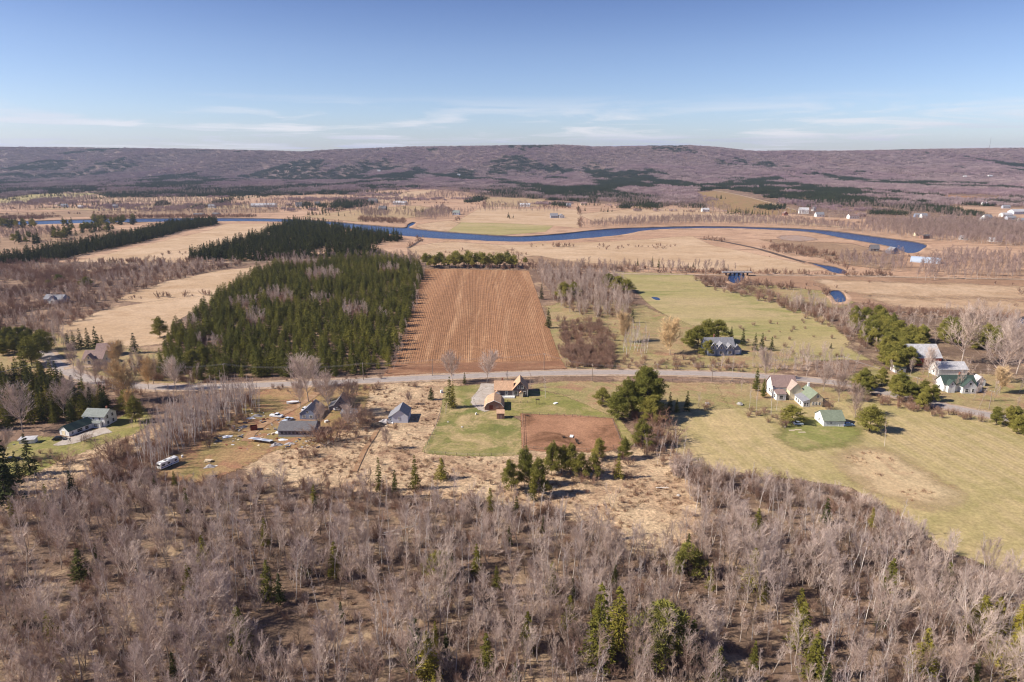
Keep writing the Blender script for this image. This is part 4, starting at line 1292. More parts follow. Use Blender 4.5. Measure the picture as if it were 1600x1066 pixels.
p = scatter([(1320, 600), (1400, 600), (1480, 628), (1440, 640), (1360, 622), (1325, 612)], 6.2, seed=30)
pool('pine', p, RS.uniform(.75, 1.0, len(p)), 'farm')
p = scatter([(1545, 655), (1620, 660), (1700, 690), (1640, 690), (1560, 672)], 6, seed=31)
pool('pine', p, RS.uniform(.75, .95, len(p)), 'farm')
pool('shrub', scatter([(1360, 618), (1530, 655), (1540, 662), (1500, 660), (1350, 628)], 3, seed=32), RS.uniform(.7, 1.4, len(scatter([(1360, 618), (1530, 655), (1540, 662), (1500, 660), (1350, 628)], 3, seed=32))), 'farm')
p = scatter([(1520, 480), (1590, 500), (1590, 560), (1560, 560), (1530, 520)], 5.5, seed=33)
pool('bare', p, RS.uniform(.6, .85, len(p)), 'farm')
p = scatter([(1330, 478), (1420, 485), (1560, 494), (1590, 500), (1500, 500), (1350, 490)], 4.5, seed=34)
pool('shrub', p, RS.uniform(.8, 1.8, len(p)), 'farm')
p = scatter(circ(1502, 486, 34, 5), 4.5, seed=35)
pool('bare', p, RS.uniform(.35, .55, len(p)), 'farm')

for i_, (pl_, sp__, kd_, a0_, a1_) in enumerate([
        ([(1200, 552), (1300, 556), (1345, 575), (1340, 600), (1250, 590), (1200, 578)], 7, 'bare', .45, .8), ([(160, 590), (235, 612), (215, 640), (170, 655), (150, 610)], 5, 'shrub', .9, 1.9),
        ([(215, 560), (330, 598), (300, 600), (215, 596), (180, 580)], 5, 'bare', .35, .7), ([(215, 560), (330, 598), (300, 600), (215, 596), (180, 580)], 3.6, 'shrub', .6, 1.5),
        ([(1380, 600), (1540, 640), (1600, 640), (1600, 590), (1540, 575), (1400, 572)], 9, 'bare', .4, .75), ([(1400, 500), (1590, 505), (1600, 580), (1560, 570), (1400, 520)], 8, 'bare', .5, .85),
        ([(1160, 640), (1230, 645), (1225, 665), (1165, 655)], 4, 'shrub', .4, 1.0), ([(420, 604), (570, 602), (660, 600), (660, 606), (560, 612), (430, 614)], 3.4, 'shrub', .4, 1.1),
        ([(560, 640), (590, 655), (585, 690), (555, 700), (530, 690), (520, 668)], 4.2, 'shrub', .6, 1.4), ([(300, 690), (370, 660), (400, 640), (405, 650), (370, 680), (320, 704)], 4, 'shrub', .4, 1.1),
        ([(925, 700), (985, 700), (990, 760), (900, 775)], 5.5, 'shrub', .6, 1.4), ([(230, 745), (330, 752), (420, 742), (430, 752), (330, 768), (240, 765)], 3.2, 'shrub', .6, 1.3),
        ([(70, 700), (120, 715), (60, 740), (20, 745)], 5, 'shrub', .4, .9), ([(985, 655), (1030, 655), (1060, 700), (1000, 700)], 3.4, 'shrub', .7, 1.6)]):
    q_ = scatter(pl_, sp__, seed=900 + i_)
    pool(kd_, q_, RS.uniform(a0_, a1_, len(q_)), 'copse' if pl_[0][0] > 800 else 'grove')

# --- left brush country
LB = [(-300, 418), (0, 418), (200, 415), (390, 412), (330, 425), (255, 441), (186, 468), (160, 486), (98, 512), (70, 525), (0, 520), (-300, 540)]
p = scatter(LB, 5.6, seed=40, holes=[circ(20, 448, 40, 5), circ(150, 455, 16, 4), circ(60, 490, 25, 5)])
f_ = fbm(p[:, 0] / 60, p[:, 1] / 60, 61, 3)
sel = f_ > .42
pool('bare', p[sel], RS.uniform(.4, .75, sel.sum()), 'brush')
pool('shrub', p[~sel], RS.uniform(.9, 2.2, (~sel).sum()), 'brush')
pool('shrub', p[::2] + 2.5, RS.uniform(.9, 2.2, len(p[::2])), 'brush')
p = scatter([(75, 520), (100, 515), (110, 545), (80, 560)], 5, seed=43)
pool('bare', p, RS.uniform(.6, .85, len(p)), 'brush')

# --- hand-placed trees: kind, px, py of the foot, height in px, width factor, label
HAND2 = [
    ('shrub', 515, 694, 30, 1.6, 'large reddish bush at the right end of the long shed'), ('shrub', 498, 690, 22, 1.6, 'bush touching the right wall of the long shed'),
    ('shrub', 476, 716, 14, 1.6, 'low reddish bush in the scrub below the long shed'), ('shrub', 492, 712, 12, 1.5, 'smaller bush in the scrub below the long shed'),
    ('shrub', 103, 724, 18, 2.0, 'broad rounded brown bush below the left drive'), ('shrub', 135, 690, 12, 1.6, 'little brown bush on the left lawn'),
    ('shrub', 175, 720, 34, 1.2, 'tall brown thicket right of the left lawn'), ('shrub', 735, 788, 16, 1.5, 'reddish bush alone in the scrub below the lawn'),
    ('shrub', 328, 690, 14, 1.6, 'purple bush beside the dark tarp'), ('shrub', 560, 660, 26, 1.2, 'bush behind the scrap piles'),
    ('lone', 545, 672, 32, 1.3, 'bushy bare tree before the low mossy shed'), ('lone', 500, 672, 34, 1.0, 'bare tree right behind the long shed'),
    ('lone', 470, 640, 40, .9, 'bare tree rising at the back of the grey roofed house'),
    ('shrub', 1345, 655, 18, 1.5, 'brown bush between the white shed and the pine'), ('shrub', 1294, 640, 14, 1.4, 'bush at the right wall of the cream house'),
    ('shrub', 1226, 668, 12, 1.5, 'low bush left of the round pine'), ('shrub', 1102, 640, 12, 1.6, 'low bush beside the pale boulder'),
    ('shrub', 1032, 668, 26, 1.6, 'reddish bush at the foot of the big pine clump'), ('shrub', 1050, 690, 24, 1.6, 'brown bush at the top of the hayfield corner'),
]
HAND = [
    ('darkspruce', 128, 905, 42, 1.3, 'dark young spruce standing alone in the bare wood at the left'),
    ('spruce', 420, 935, 52, .8, 'olive spruce among bare trees left of the middle of the wood'),
    ('spruce', 377, 1022, 62, .9, 'dark spruce near the bottom left of the bare wood'),
    ('spruce', 936, 1042, 105, .75, 'tallest olive spruce at the bottom middle of the wood'),
    ('spruce', 965, 1010, 78, .8, 'spruce just right of the tallest one in the wood'),
    ('pine', 1030, 1030, 72, 1.0, 'round topped pine right of the two tall spruces'),
    ('darkspruce', 1080, 1035, 55, .9, 'dark spruce behind a bare tree right of the round topped pine'),
    ('spruce', 1175, 920, 55, .9, 'olive spruce amid the birches right of centre'),
    ('spruce', 1250, 1015, 62, 1.0, 'bushy spruce in the lower right of the wood'),
    ('cedar', 1388, 932, 50, 1.0, 'yellow green conifer in the wood near the hayfield edge'),
    ('spruce', 1476, 935, 48, .9, 'spruce beside the pale birches near the field corner'),
    ('spruce', 1530, 990, 50, 1.3, 'broad spruce near the right edge of the wood'),
    ('spruce', 1555, 985, 44, 1.0, 'smaller spruce right beside the broad one at the right edge'),
    ('spruce', 1595, 1000, 60, 1.0, 'spruce cut by the right edge of the picture'),
    ('darkspruce', 650, 1045, 65, 1.0, 'dark spruce at the bottom of the wood left of centre'),
    ('spruce', 668, 1060, 60, 1.0, 'spruce beside the dark one at the bottom left of centre'),
    ('spruce', 825, 1015, 50, .9, 'slim spruce left of the tallest one'),
    ('spruce', 890, 985, 46, .9, 'small spruce behind the tallest one'),
    ('darkspruce', 440, 850, 18, 1.0, 'tiny dark spruce in a gap of the bare wood'),
    ('pine', 688, 905, 40, .8, 'thin olive pine in the middle of the bare wood'),
    ('spruce', 745, 898, 42, .8, 'olive young spruce near the fallen trunks'),
    ('spruce', 862, 930, 45, .8, 'dull spruce screened by bare trees below the clearing'),
    ('pine', 1075, 900, 45, .9, 'olive pine screened by birches right of the clearing'),
    ('spruce', 1270, 1062, 60, 1.0, 'spruce at the bottom edge right of centre'),
    ('spruce', 1120, 1070, 50, 1.0, 'spruce top at the bottom edge beside pale birches'),
    ('spruce', 760, 1050, 50, .9, 'yellowish young spruce at the bottom middle'),
    ('spruce', 1440, 1055, 60, 1.0, 'olive spruce at the bottom right'),
    ('spruce', 1590, 1062, 80, 1.0, 'large spruce in the bottom right corner'),
    ('spruce', 649, 765, 52, .8, 'tall spruce at the upper edge of the bare wood'),
    ('spruce', 593, 768, 52, .6, 'narrow spruce behind birches at the upper edge of the wood'),
    ('cedar', 618, 778, 42, .75, 'olive conifer between the birches at the upper wood edge'),
    ('spruce', 690, 749, 33, 1.5, 'cone shaped conifer alone in the tan scrub'),
    ('spruce', 273, 758, 22, .9, 'small green conifer below the camper trailer'),
    ('darkspruce', 48, 742, 62, 1.05, 'large dark spruce before the left house lawn'),
    ('darkspruce', 12, 790, 118, .95, 'huge dark spruce at the left edge'),
    ('darkspruce', 30, 752, 46, 1.0, 'dark spruce squeezed between the two big ones'),
    ('pine', 212, 660, 40, .9, 'dark pine beside the left green roofed house'),
    ('pine', 197, 643, 34, 1.0, 'pine behind the willow at the left house'),
    # centre
    ('bigpine', 1008, 650, 78, .9, 'broad main pine of the big clump beside the green lawn'),
    ('bigpine', 980, 650, 58, .95, 'second pine of the big clump, on its left'),
    ('pine', 965, 655, 40, 1.3, 'low pine at the lower left of the big clump'),
    ('bigpine', 1003, 636, 62, .9, 'rearmost pine of the big clump'),
    ('bigpine', 1020, 660, 44, 1.1, 'pine at the lower right of the big clump'),
    ('pine', 940, 632, 25, 1.4, 'small round pine standing left of the big clump'),
    ('darkspruce', 1046, 645, 32, .9, 'dark spruce right of the big pine clump'),
    ('spruce', 1057, 645, 22, 1.1, 'short olive spruce between the two dark ones'),
    ('darkspruce', 1073, 643, 32, .95, 'dark pointed spruce farthest right of the big pine clump'),
    ('pine', 1003, 702, 46, 1.0, 'pine at the lower right corner of the paddock'),
    ('pine', 976, 718, 34, 1.2, 'dark pine below the paddock corner'),
    ('spruce', 966, 748, 40, .9, 'dark spruce in front of the paddock corner'),
    ('pine', 936, 718, 34, 1.1, 'small pine before the right end of the paddock'),
    ('pine', 799, 768, 48, 1.0, 'leftmost pine of the row below the paddock'),
    ('pine', 820, 760, 60, .9, 'tall pine second from the left below the paddock'),
    ('pine', 842, 775, 58, .9, 'third pine of the row below the paddock'),
    ('pine', 862, 742, 52, .9, 'pine with an open trunk in the row below the paddock'),
    ('pine', 877, 740, 44, .9, 'pine in the middle of the row below the paddock'),
    ('pine', 892, 742, 48, 1.0, 'dense pine right of the middle of the row below the paddock'),
    ('pine', 908, 748, 40, 1.0, 'pine near the right end of the row below the paddock'),
    ('pine', 928, 748, 40, .9, 'rightmost pine of the row below the paddock'),
    ('spruce', 832, 782, 44, .8, 'low spruce in front of the row below the paddock'),
    ('cedar', 848, 772, 44, .8, 'yellowish conifer in front of the row below the paddock'),
    ('darkspruce', 674, 625, 20, 1.5, 'round dark conifer beside the path left of the lawn'),
    ('spruce', 703, 637, 48, .72, 'tall narrow conifer on the green lawn'),
    ('spruce', 708, 638, 42, .7, 'dark conifer touching the tall narrow one on the lawn'),
    ('spruce', 726, 600, 18, .9, 'little conifer beside the road left of the driveway'),
    ('cedar', 1181, 612, 36, 1.0, 'golden green cedar beside the road'),
    ('cedar', 1192, 622, 30, 1.0, 'second golden cedar leaning on the first'),
    # right
    ('pine', 1238, 662, 28, 1.5, 'dark round pine before the cream house'),
    ('pine', 1358, 674, 40, 1.4, 'spreading pine right of the white shed'),
    ('darkspruce', 1298, 545, 9, 1.4, 'tiny dark bush conifer in the pasture'),
    ('darkspruce', 1205, 548, 22, 1.0, 'dark conifer at the right end of the row behind the blue house'),
    ('darkspruce', 1190, 545, 25, 1.0, 'second dark conifer from the right behind the blue house'),
    ('darkspruce', 1179, 548, 28, .9, 'third dark conifer from the right behind the blue house'),
    ('darkspruce', 1160, 540, 26, .95, 'pointed dark conifer behind the blue house'),
    ('darkspruce', 1142, 532, 22, 1.0, 'conifer nearest the right gable of the blue house'),
    ('pine', 1122, 535, 36, 1.2, 'dense pine behind the blue house roof'),
    ('pine', 1104, 535, 36, 1.2, 'middle pine of the dense group behind the blue house'),
    ('pine', 1090, 545, 36, 1.2, 'pine left of the blue house'),
    ('pine', 1078, 542, 28, 1.2, 'leftmost pine of the dense group by the blue house'),
    ('pine', 1105, 555, 24, 1.2, 'low pine touching the blue house'),
    ('darkspruce', 857, 513, 32, .95, 'dark conifer at the right edge of the stubble field'),
    ('darkspruce', 846, 468, 24, .9, 'conifer farther up the right edge of the stubble field'),
    ('pine', 880, 468, 28, 1.2, 'dark pine in the left of the copse'),
    ('pine', 896, 465, 24, 1.1, 'second dark pine in the left of the copse'),
    ('darkspruce', 988, 505, 22, .9, 'narrow dark conifer at the foot of the copse'),
    ('pine', 965, 455, 24, 1.5, 'dark pine on the right side of the copse'),
    ('pine', 978, 458, 22, 1.5, 'dark pine at the pasture edge of the copse'),
    ('pine', 952, 448, 20, 1.4, 'dark pine at the top right of the copse'),
    ('pine', 821, 412, 10, 1.2, 'little round pine beyond the stubble field'),
    ('darkspruce', 1019, 418, 17, .9, 'left one of two pointed conifers in the river meadow'),
    ('darkspruce', 1029, 419, 16, .9, 'right one of two pointed conifers in the river meadow'),
    ('darkspruce', 996, 416, 12, 1.0, 'pointed conifer in the hedge left of the pair'),
    ('darkspruce', 976, 414, 9, 1.0, 'small conifer in the hedge behind the copse'),
    ('darkspruce', 1075, 419, 9, 1.0, 'small left conifer near the bridge hedge'),
    ('darkspruce', 1083, 418, 8, 1.1, 'small right conifer near the bridge hedge'),
    # left
    ('darkspruce', 211, 552, 32, 1.25, 'dark broad spruce between the left house and the plantation'),
    ('pine', 250, 527, 32, 1.1, 'round pine at the corner of the lower pale field'),
    ('darkspruce', 108, 548, 28, .95, 'leftmost conifer behind the brown roofed house'),
    ('darkspruce', 117, 546, 28, 1.0, 'second conifer from the left behind the brown roofed house'),
    ('darkspruce', 127, 545, 32, 1.0, 'third conifer behind the brown roofed house'),
    ('darkspruce', 139, 545, 33, 1.0, 'fourth conifer behind the brown roofed house'),
    ('darkspruce', 152, 547, 37, 1.05, 'tallest conifer behind the brown roofed house'),
    ('darkspruce', 162, 550, 26, 1.0, 'rightmost conifer behind the brown roofed house'),
    ('pine', 300, 572, 26, 1.2, 'olive pine at the left end of the plantation'),
    ('pine', 318, 565, 26, 1.2, 'second olive pine at the left end of the plantation'),
    ('pine', 76, 448, 11, 1.5, 'small pine in the far left brush'),
    ('pine', 93, 442, 14, 1.5, 'dark pine in the far left brush'),
    ('pine', 136, 448, 16, 1.4, 'larger dark pine in the far left brush'),
    ('darkspruce', 102, 460, 12, 1.0, 'pointed conifer in the far left brush'),
    ('darkspruce', 172, 412, 10, 1.2, 'lone conifer on the far lane'),
    # bare hand placed
    ('maple', 761, 598, 42, 1.2, 'large bare tree at the driveway entrance'),
    ('maple', 707, 598, 40, 1.2, 'wide bare tree beside the road left of the driveway'),
    ('bare', 489, 605, 38, 1.1, 'bare tree at the road above the dark barn'),
    ('bare', 482, 628, 62, 1.1, 'tall bare tree behind the grey roofed house'),
    ('bare', 515, 645, 52, 1.1, 'bare tree between the grey house and the dark barn'),
    ('bare', 548, 648, 46, 1.2, 'bare tree right of the dark barn'),
    ('bare', 828, 608, 28, .8, 'slender bare tree behind the farmhouse'),
    ('bare', 793, 598, 18, .8, 'tiny bare tree at the road by the farmhouse'),
    ('birch', 852, 622, 32, 1.3, 'pale pinkish bare tree right of the farmhouse'),
    ('willow', 185, 578, 38, 1.2, 'golden willow right of the brown roofed house'),
    ('willow', 200, 625, 52, 1.15, 'large golden willow beside the road'),
    ('willow', 232, 608, 38, 1.0, 'smaller golden willow behind the large one'),
    ('willow', 205, 648, 32, .9, 'brownish willow behind the left pine'),
    ('maple', 275, 610, 42, 1.1, 'purple grey bare tree by the road at the left'),
    ('maple', 36, 675, 62, 1.15, 'great spreading bare tree left of the garage'),
    ('maple', 100, 652, 50, 1.2, 'spreading bare tree behind the left green roofed house'),
    ('maple', 143, 640, 34, 1.0, 'smaller bare tree behind the ridge of the left house'),
    ('maple', 116, 580, 38, .9, 'bare tree before the brown roofed house'),
    ('pine', 62, 560, 40, 1.2, 'tall pine shading the road at the left edge'), ('pine', 50, 572, 42, 1.2, 'second pine shading the road at the left edge'), ('pine', 70, 548, 34, 1.2, 'rear pine shading the road at the left edge'),
    ('maple', 150, 604, 34, 1.1, 'bare tree over the road right of the left bend'), ('maple', 170, 598, 30, 1.1, 'second bare tree over the road right of the left bend'), ('maple', 128, 600, 32, 1.0, 'bare tree over the road at the left bend'),
    ('maple', 8, 720, 40, 1.2, 'bare tree cut by the left edge'),
    ('willow', 1047, 555, 46, 1.15, 'golden willow left of the blue house'),
    ('willow', 976, 535, 38, .9, 'golden willow at the foot of the copse'),
    ('bare', 1125, 580, 30, .9, 'bare tree before the blue house'),
    ('birch', 1144, 595, 42, .9, 'slender pale tree below the road before the blue house'),
    ('bare', 1176, 572, 32, .8, 'thin bare tree right of the blue house'),
    ('maple', 1196, 595, 42, 1.0, 'bare tree beside the road behind the cedar'),
    ('bare', 1158, 612, 24, .9, 'small bare tree left of the golden cedar'),
    ('bare', 1091, 636, 22, .9, 'small bare tree right of the spruces'),
    ('birch', 1205, 650, 52, .7, 'pale trunk tree left of the cream house'),
    ('birch', 1213, 642, 40, .7, 'second pale trunk tree left of the cream house'),
    ('birch', 1170, 640, 38, .8, 'pale tree in the small group below the cedar'),
    ('birch', 1182, 645, 40, .8, 'middle pale tree in the small group below the cedar'),
    ('bare', 1286, 612, 36, 1.0, 'bare tree behind the cream house'),
    ('maple', 1310, 628, 38, 1.1, 'bare tree between the cream house and the road'),
    ('maple', 1336, 653, 42, 1.1, 'forked bare tree behind the white shed'),
    ('birch', 1382, 698, 44, .6, 'dead pale snag alone in the hayfield'),
    ('maple', 1502, 568, 72, 1.25, 'large rounded bare tree behind the white house'),
    ('maple', 1560, 600, 82, 1.2, 'great bare tree right of the white house'),
    ('maple', 1588, 585, 60, 1.1, 'bare tree at the right edge behind the farm'),
    ('maple', 1450, 590, 38, 1.0, 'bare tree before the red barn'),
    ('willow', 1562, 615, 34, 1.2, 'golden twigged small tree right of the white house'),
    ('bare', 1520, 626, 40, .8, 'dark trunked tree before the white house'),
    ('birch', 1527, 648, 26, .6, 'pale broken tree at the roadside by the white house'),
    ('bare', 1260, 590, 34, .9, 'bare tree at the road left of the farm lane'),
    ('bare', 956, 795, 42, .8, 'thin bare tree in the pale clearing'),
    ('bare', 605, 702, 28, 1.0, 'little bare tree in the scrub by the path'),
    ('bare', 640, 632, 16, 1.1, 'small bare tree beyond the grey barn'),
    ('bare', 696, 648, 16, .9, 'sapling left of the tall lawn conifer'),
    ('bare', 1250, 468, 18, .7, 'bare tree at the creek hedge'),
    ('birch', 1237, 470, 22, .5, 'thin pale tree at the creek hedge'),
]
HAND = [(('lone' if (k_ == 'maple' or (k_ == 'bare' and w_ >= 1.0)) else k_), a_, b_, c_, w_, l_) for k_, a_, b_, c_, w_, l_ in HAND]
HAND += HAND2
BASEH = {'lone': 11, 'dusky': 11, 'bare': 12, 'maple': 11, 'birch': 12, 'willow': 10, 'shrub': 2.6}
NAMES = {'bare': 'bare_tree', 'maple': 'maple_tree', 'lone': 'spreading_tree', 'birch': 'birch_tree', 'willow': 'willow_tree', 'spruce': 'spruce_tree', 'darkspruce': 'spruce_tree', 'pine': 'pine_tree', 'bigpine': 'pine_tree', 'cedar': 'cedar_tree',
         'shrub': 'bare_shrub', 'paleshrub': 'bare_shrub'}
count = {}
for i, (kd, px, py, hp, wf, lb) in enumerate(HAND):
    if 690 < py < 790 and kd == 'pine': wf *= .72
    if py > 800 and kd in ('spruce', 'darkspruce', 'pine', 'cedar'): wf *= 1.3; hp *= 1.08
    var = VAR[kd][i % len(VAR[kd])]
    x, y = P(px, py)
    s_ = mh(py, hp) / var.h
    tree_thing(NAMES[kd], var, (x, y, 0), random.uniform(0, 6.28), (s_ * wf, s_ * wf, s_), lb, 'tree')
    count[NAMES[kd]] = count.get(NAMES[kd], 0) + 1

ZL = {'fore': 'in the bare wood filling the foreground', 'plant': 'in the big dark plantation', 'left': 'in the dark stand at the left edge', 'grove': 'in the birch grove left of the yard',
      'copse': 'in the brush and copses beyond the road', 'farm': 'around the red barn farm', 'brush': 'in the brush country at the left', 'scrub': 'dotted over the tan scrub'}
KL = {'bare': 'leafless grey tree', 'dusky': 'leafless dark brown tree', 'maple': 'leafless spreading tree', 'birch': 'pale stemmed birch', 'spruce': 'olive green spruce', 'plantspruce': 'bushy green spruce', 'darkspruce': 'dark spruce', 'pine': 'green pine',
      'shrub': 'bare reddish shrub', 'paleshrub': 'bare pale shrub'}
KIND_POOL = {'bare_tree': ['bare'], 'dusky_tree': ['dusky'], 'maple_tree': ['maple'], 'birch_tree': ['birch'], 'spruce_tree': ['plantspruce', 'spruce', 'darkspruce'], 'pine_tree': ['pine'], 'bare_shrub': ['shrub', 'paleshrub']}
for nm, kinds in KIND_POOL.items():
    rows = []
    for kd in kinds:
        for pts, size, zone in POOL.get(kd, []):
            if len(pts) == 0: continue
            u_, v_, d_ = pix(pts[:, 0], pts[:, 1], 0)
            vis = (u_ > 0) & (u_ < 1600) & (v_ < 1090)
            hh = np.asarray(size) * (BASEH.get(kd, 9))
            sc_ = np.where(vis, hh / d_, 0)
            for i in range(len(pts)):
                rows.append((sc_[i], kd, pts[i, 0], pts[i, 1], size[i], zone))
    rows.sort(key=lambda r: -r[0])
    n_ind = 290 - count.get(nm, 0)
    if nm == 'bare_shrub': n_ind = 200
    seedr = random.Random(len(nm))
    FORE_U = ((533, 'left part'), (1066, 'middle'), (9999, 'right part')); FORE_V = ((860, 'far edge'), (960, 'depth'), (9999, 'near side'))
    for sc0, kd, x, y, s_, zone in rows[:n_ind]:
        if sc0 <= 0: continue
        var = VAR[kd][seedr.randrange(len(VAR[kd]))]
        where = ZL[zone]
        uu_, vv_, _d = pix(x, y, 0)
        big = 'tall ' if s_ > np.median([r[4] for r in rows if r[1] == kd]) * 1.12 else 'short ' if s_ < np.median([r[4] for r in rows if r[1] == kd]) * .88 else 'middling '
        if zone == 'fore':
            where = 'in the %s of the foreground wood, %s' % ([w for lim, w in FORE_U if uu_ < lim][0], {'far edge': 'far edge', 'depth': 'halfway in', 'near side': 'near side'}[[w for lim, w in FORE_V if vv_ < lim][0]])
        elif zone == 'plant': where = 'in the big plantation, ' + ('left' if uu_ < 400 else 'middle' if uu_ < 530 else 'right') + ' part'
        elif zone == 'farm': where = ('behind the red barn' if vv_ < 560 and uu_ > 1460 else 'left of the red barn' if vv_ < 595 else 'along the road below the farm' if uu_ < 1530 else 'at the road by the right edge')
        elif zone == 'grove': where = ('in the birch grove beside the camper' if vv_ > 690 else 'in the birch grove near the road' if vv_ < 650 else 'in the middle of the birch grove')
        lab = big + KL[kd].replace('low bare', 'bare') + ' ' + where
        grp_ = big + {'bare': 'bare trees', 'dusky': 'brown trees', 'maple': 'spreading trees', 'birch': 'birches', 'spruce': 'spruces', 'plantspruce': 'bushy spruces', 'darkspruce': 'dark spruces', 'pine': 'pines', 'shrub': 'shrubs', 'paleshrub': 'pale shrubs'}[kd] + ' ' + where
        tree_thing(nm, var, (x, y, 0), seedr.uniform(0, 6.28), (s_ * seedr.uniform(.9, 1.1), s_ * seedr.uniform(.9, 1.1), s_), lab, 'shrub' if 'shrub' in nm else 'tree', grp_)
    rest = rows[n_ind:]
    for kd in kinds:
        rr = [r for r in rest if r[1] == kd]
        if not rr: continue
        a_ = np.array([(r[2], r[3], 0, r[4]) for r in rr])
        mass({'bare': 'bare_woods', 'dusky': 'brown_woods', 'maple': 'maple_woods', 'birch': 'birch_woods', 'plantspruce': 'spruce_plantation_woods', 'spruce': 'olive_spruce_woods', 'darkspruce': 'dark_spruce_woods', 'pine': 'pine_woods', 'shrub': 'shrub_undergrowth', 'paleshrub': 'pale_undergrowth'}[kd],
             'the remaining ' + {'birch': 'pale leafless birche', 'bare': 'leafless tree', 'maple': 'spreading tree'}.get(kd, KL[kd]) + 's massed in the woods', a_[:, :3], [v.joined for v in VAR[kd]], a_[:, 3])

# --- middle distance woods (0.6 to 1.6 km), simpler trees massed
def massz(name, label, polys, spacing, kinds, smin, smax, seed, thr=None):
    pts = np.concatenate([scatter(pl, spacing, seed=seed + i) for i, pl in enumerate(polys)])
    if thr is not None:
        pts = pts[fbm(pts[:, 0] / 70, pts[:, 1] / 70, seed, 3) > thr]
    mass(name, label, np.c_[pts, np.zeros(len(pts))], [v.joined for k_ in kinds for v in VAR[k_]], RS.uniform(smin, smax, len(pts)))


massz('hedgerow_woods', 'dark spruce belt running to the river at the left',
      [[(-200, 412), (0, 408), (130, 384), (210, 368), (270, 352), (335, 347), (342, 351), (290, 360), (215, 381), (140, 396), (90, 408), (0, 414)]], 4.2, ['midspruce'], .9, 1.4, 500)
massz('riverside_spruce_woods', 'dark spruce plantation beside the river',
      [[(292, 408), (305, 398), (370, 380), (430, 358), (455, 349), (500, 352), (560, 363), (632, 373), (625, 378), (590, 382), (560, 388), (600, 396), (560, 402), (500, 402), (440, 408), (390, 410)]], 4.9, ['midspruce'], .7, 1.5, 501, thr=.36)
massz('field_edge_pine_woods', 'row of tall pines at the head of the stubble field', [[(660, 420), (668, 414), (800, 415), (806, 420), (740, 420)]], 4.8, ['midpine'], .85, 1.7, 502)
massz('river_brush', 'bare trees lining the river and its meadows',
      [[(905, 357), (1000, 354), (1100, 351), (1200, 353), (1300, 359), (1370, 367), (1390, 364), (1300, 352), (1200, 344), (1060, 342), (960, 347)],
       [(660, 335), (690, 325), (710, 335), (680, 345), (640, 342)], [(560, 330), (600, 333), (610, 340), (570, 342)],
       [(1430, 440), (1440, 415), (1480, 396), (1600, 404), (1800, 420), (1800, 438), (1600, 436)],
       [(1345, 372), (1400, 365), (1460, 372), (1600, 388), (1800, 400), (1800, 370), (1600, 352), (1500, 345), (1380, 345), (1340, 350), (1420, 362)],
       [(1340, 350), (1440, 352), (1600, 360), (1600, 388), (1500, 380), (1400, 372)],
       [(0, 378), (90, 370), (95, 362), (0, 366)], [(400, 410), (640, 404), (660, 420), (560, 408), (420, 414)],
       [(1310, 402), (1400, 412), (1430, 425), (1380, 425), (1310, 415)], [(1360, 400), (1420, 398), (1410, 412)],
       [(840, 424), (960, 426), (1150, 428), (1150, 424), (960, 420), (850, 418)]], 6.5, ['midbare'], .55, 1.05, 520)
massz('meadow_brush', 'low reddish brush along the creek and ditches',
      [[(1090, 374), (1200, 378), (1300, 398), (1420, 420), (1330, 426), (1290, 408), (1200, 392), (1120, 378)], [(1170, 426), (1300, 429), (1420, 428), (1400, 433), (1180, 430)],
       [(1120, 440), (1200, 452), (1290, 464), (1300, 458), (1210, 446), (1140, 438)], [(820, 385), (900, 385), (880, 396), (820, 395)], [(960, 418), (1150, 426), (1150, 430), (960, 426)],
       [(1350, 478), (1600, 495), (1600, 488), (1400, 474)], [(0, 415), (400, 412), (400, 408), (0, 410)], [(700, 420), (960, 426), (960, 420), (720, 414)],
       [(560, 340), (640, 344), (630, 350), (560, 347)], [(0, 344), (400, 340), (400, 337), (0, 339)]], 5.5, ['midshrub'], .7, 2.0, 540, thr=.42)
massz('riverside_fir_woods', 'scattered dark conifers on the near river meadow at the left',
      [[(0, 353), (60, 352), (60, 357), (0, 358)], [(95, 351), (120, 351), (120, 354), (95, 354)], [(125, 358), (175, 356), (178, 363), (128, 366)], [(80, 366), (120, 364), (118, 374), (82, 376)],
       [(145, 348), (215, 347), (210, 352), (150, 353)], [(25, 376), (70, 376), (68, 382), (22, 382)]], 9, ['midspruce', 'midpine'], .9, 1.7, 560)

# --- far woods and the wooded ridge: clumps of trees
def far_points(n_try, y0, y1, seed):
    rs = np.random.RandomState(seed)
    y = y0 + (y1 - y0) * rs.rand(n_try)
    hw = y * .80 + 150
    x = (rs.rand(n_try) * 2 - 1) * hw.max()
    k_ = np.abs(x) < hw
    return np.stack([x[k_], y[k_]], 1)


EXCL = [Pn(q) for q in ([(-300, 328), (0, 319), (160, 300), (260, 294), (330, 300), (500, 302), (560, 297), (700, 293), (760, 306), (905, 316), (1060, 321), (1090, 318), (1085, 300), (1125, 295), (1180, 302), (1260, 330), (1350, 342), (1480, 352), (1640, 368), (2000, 380), (2000, 500), (-300, 500)],
                        [(1474, 303), (1560, 306), (1570, 314), (1475, 312)], [(1480, 321), (1600, 323), (1700, 330), (1700, 342), (1540, 342), (1490, 334)], [(-300, 313), (0, 312), (60, 303), (160, 298), (165, 302), (60, 318), (-300, 326)])]
p = far_points(66000, 1500, 5080, 77)
for e_ in EXCL:
    p = p[~inside(p, e_)]
z_ = hz(p[:, 0], p[:, 1])
uu, vv, dd = pix(p[:, 0], p[:, 1], z_)
firn = fbm(p[:, 0] / 260, p[:, 1] / 700, 88, 4) * np.interp(p[:, 1], [3300, 4000], [.55, 1]) + fbm(p[:, 0] / 110, p[:, 1] / 190, 87, 3) * np.interp(p[:, 1], [3300, 4000], [.45, 0])
fine_ = fbm(p[:, 0] / 60, p[:, 1] / 160, 99, 3)
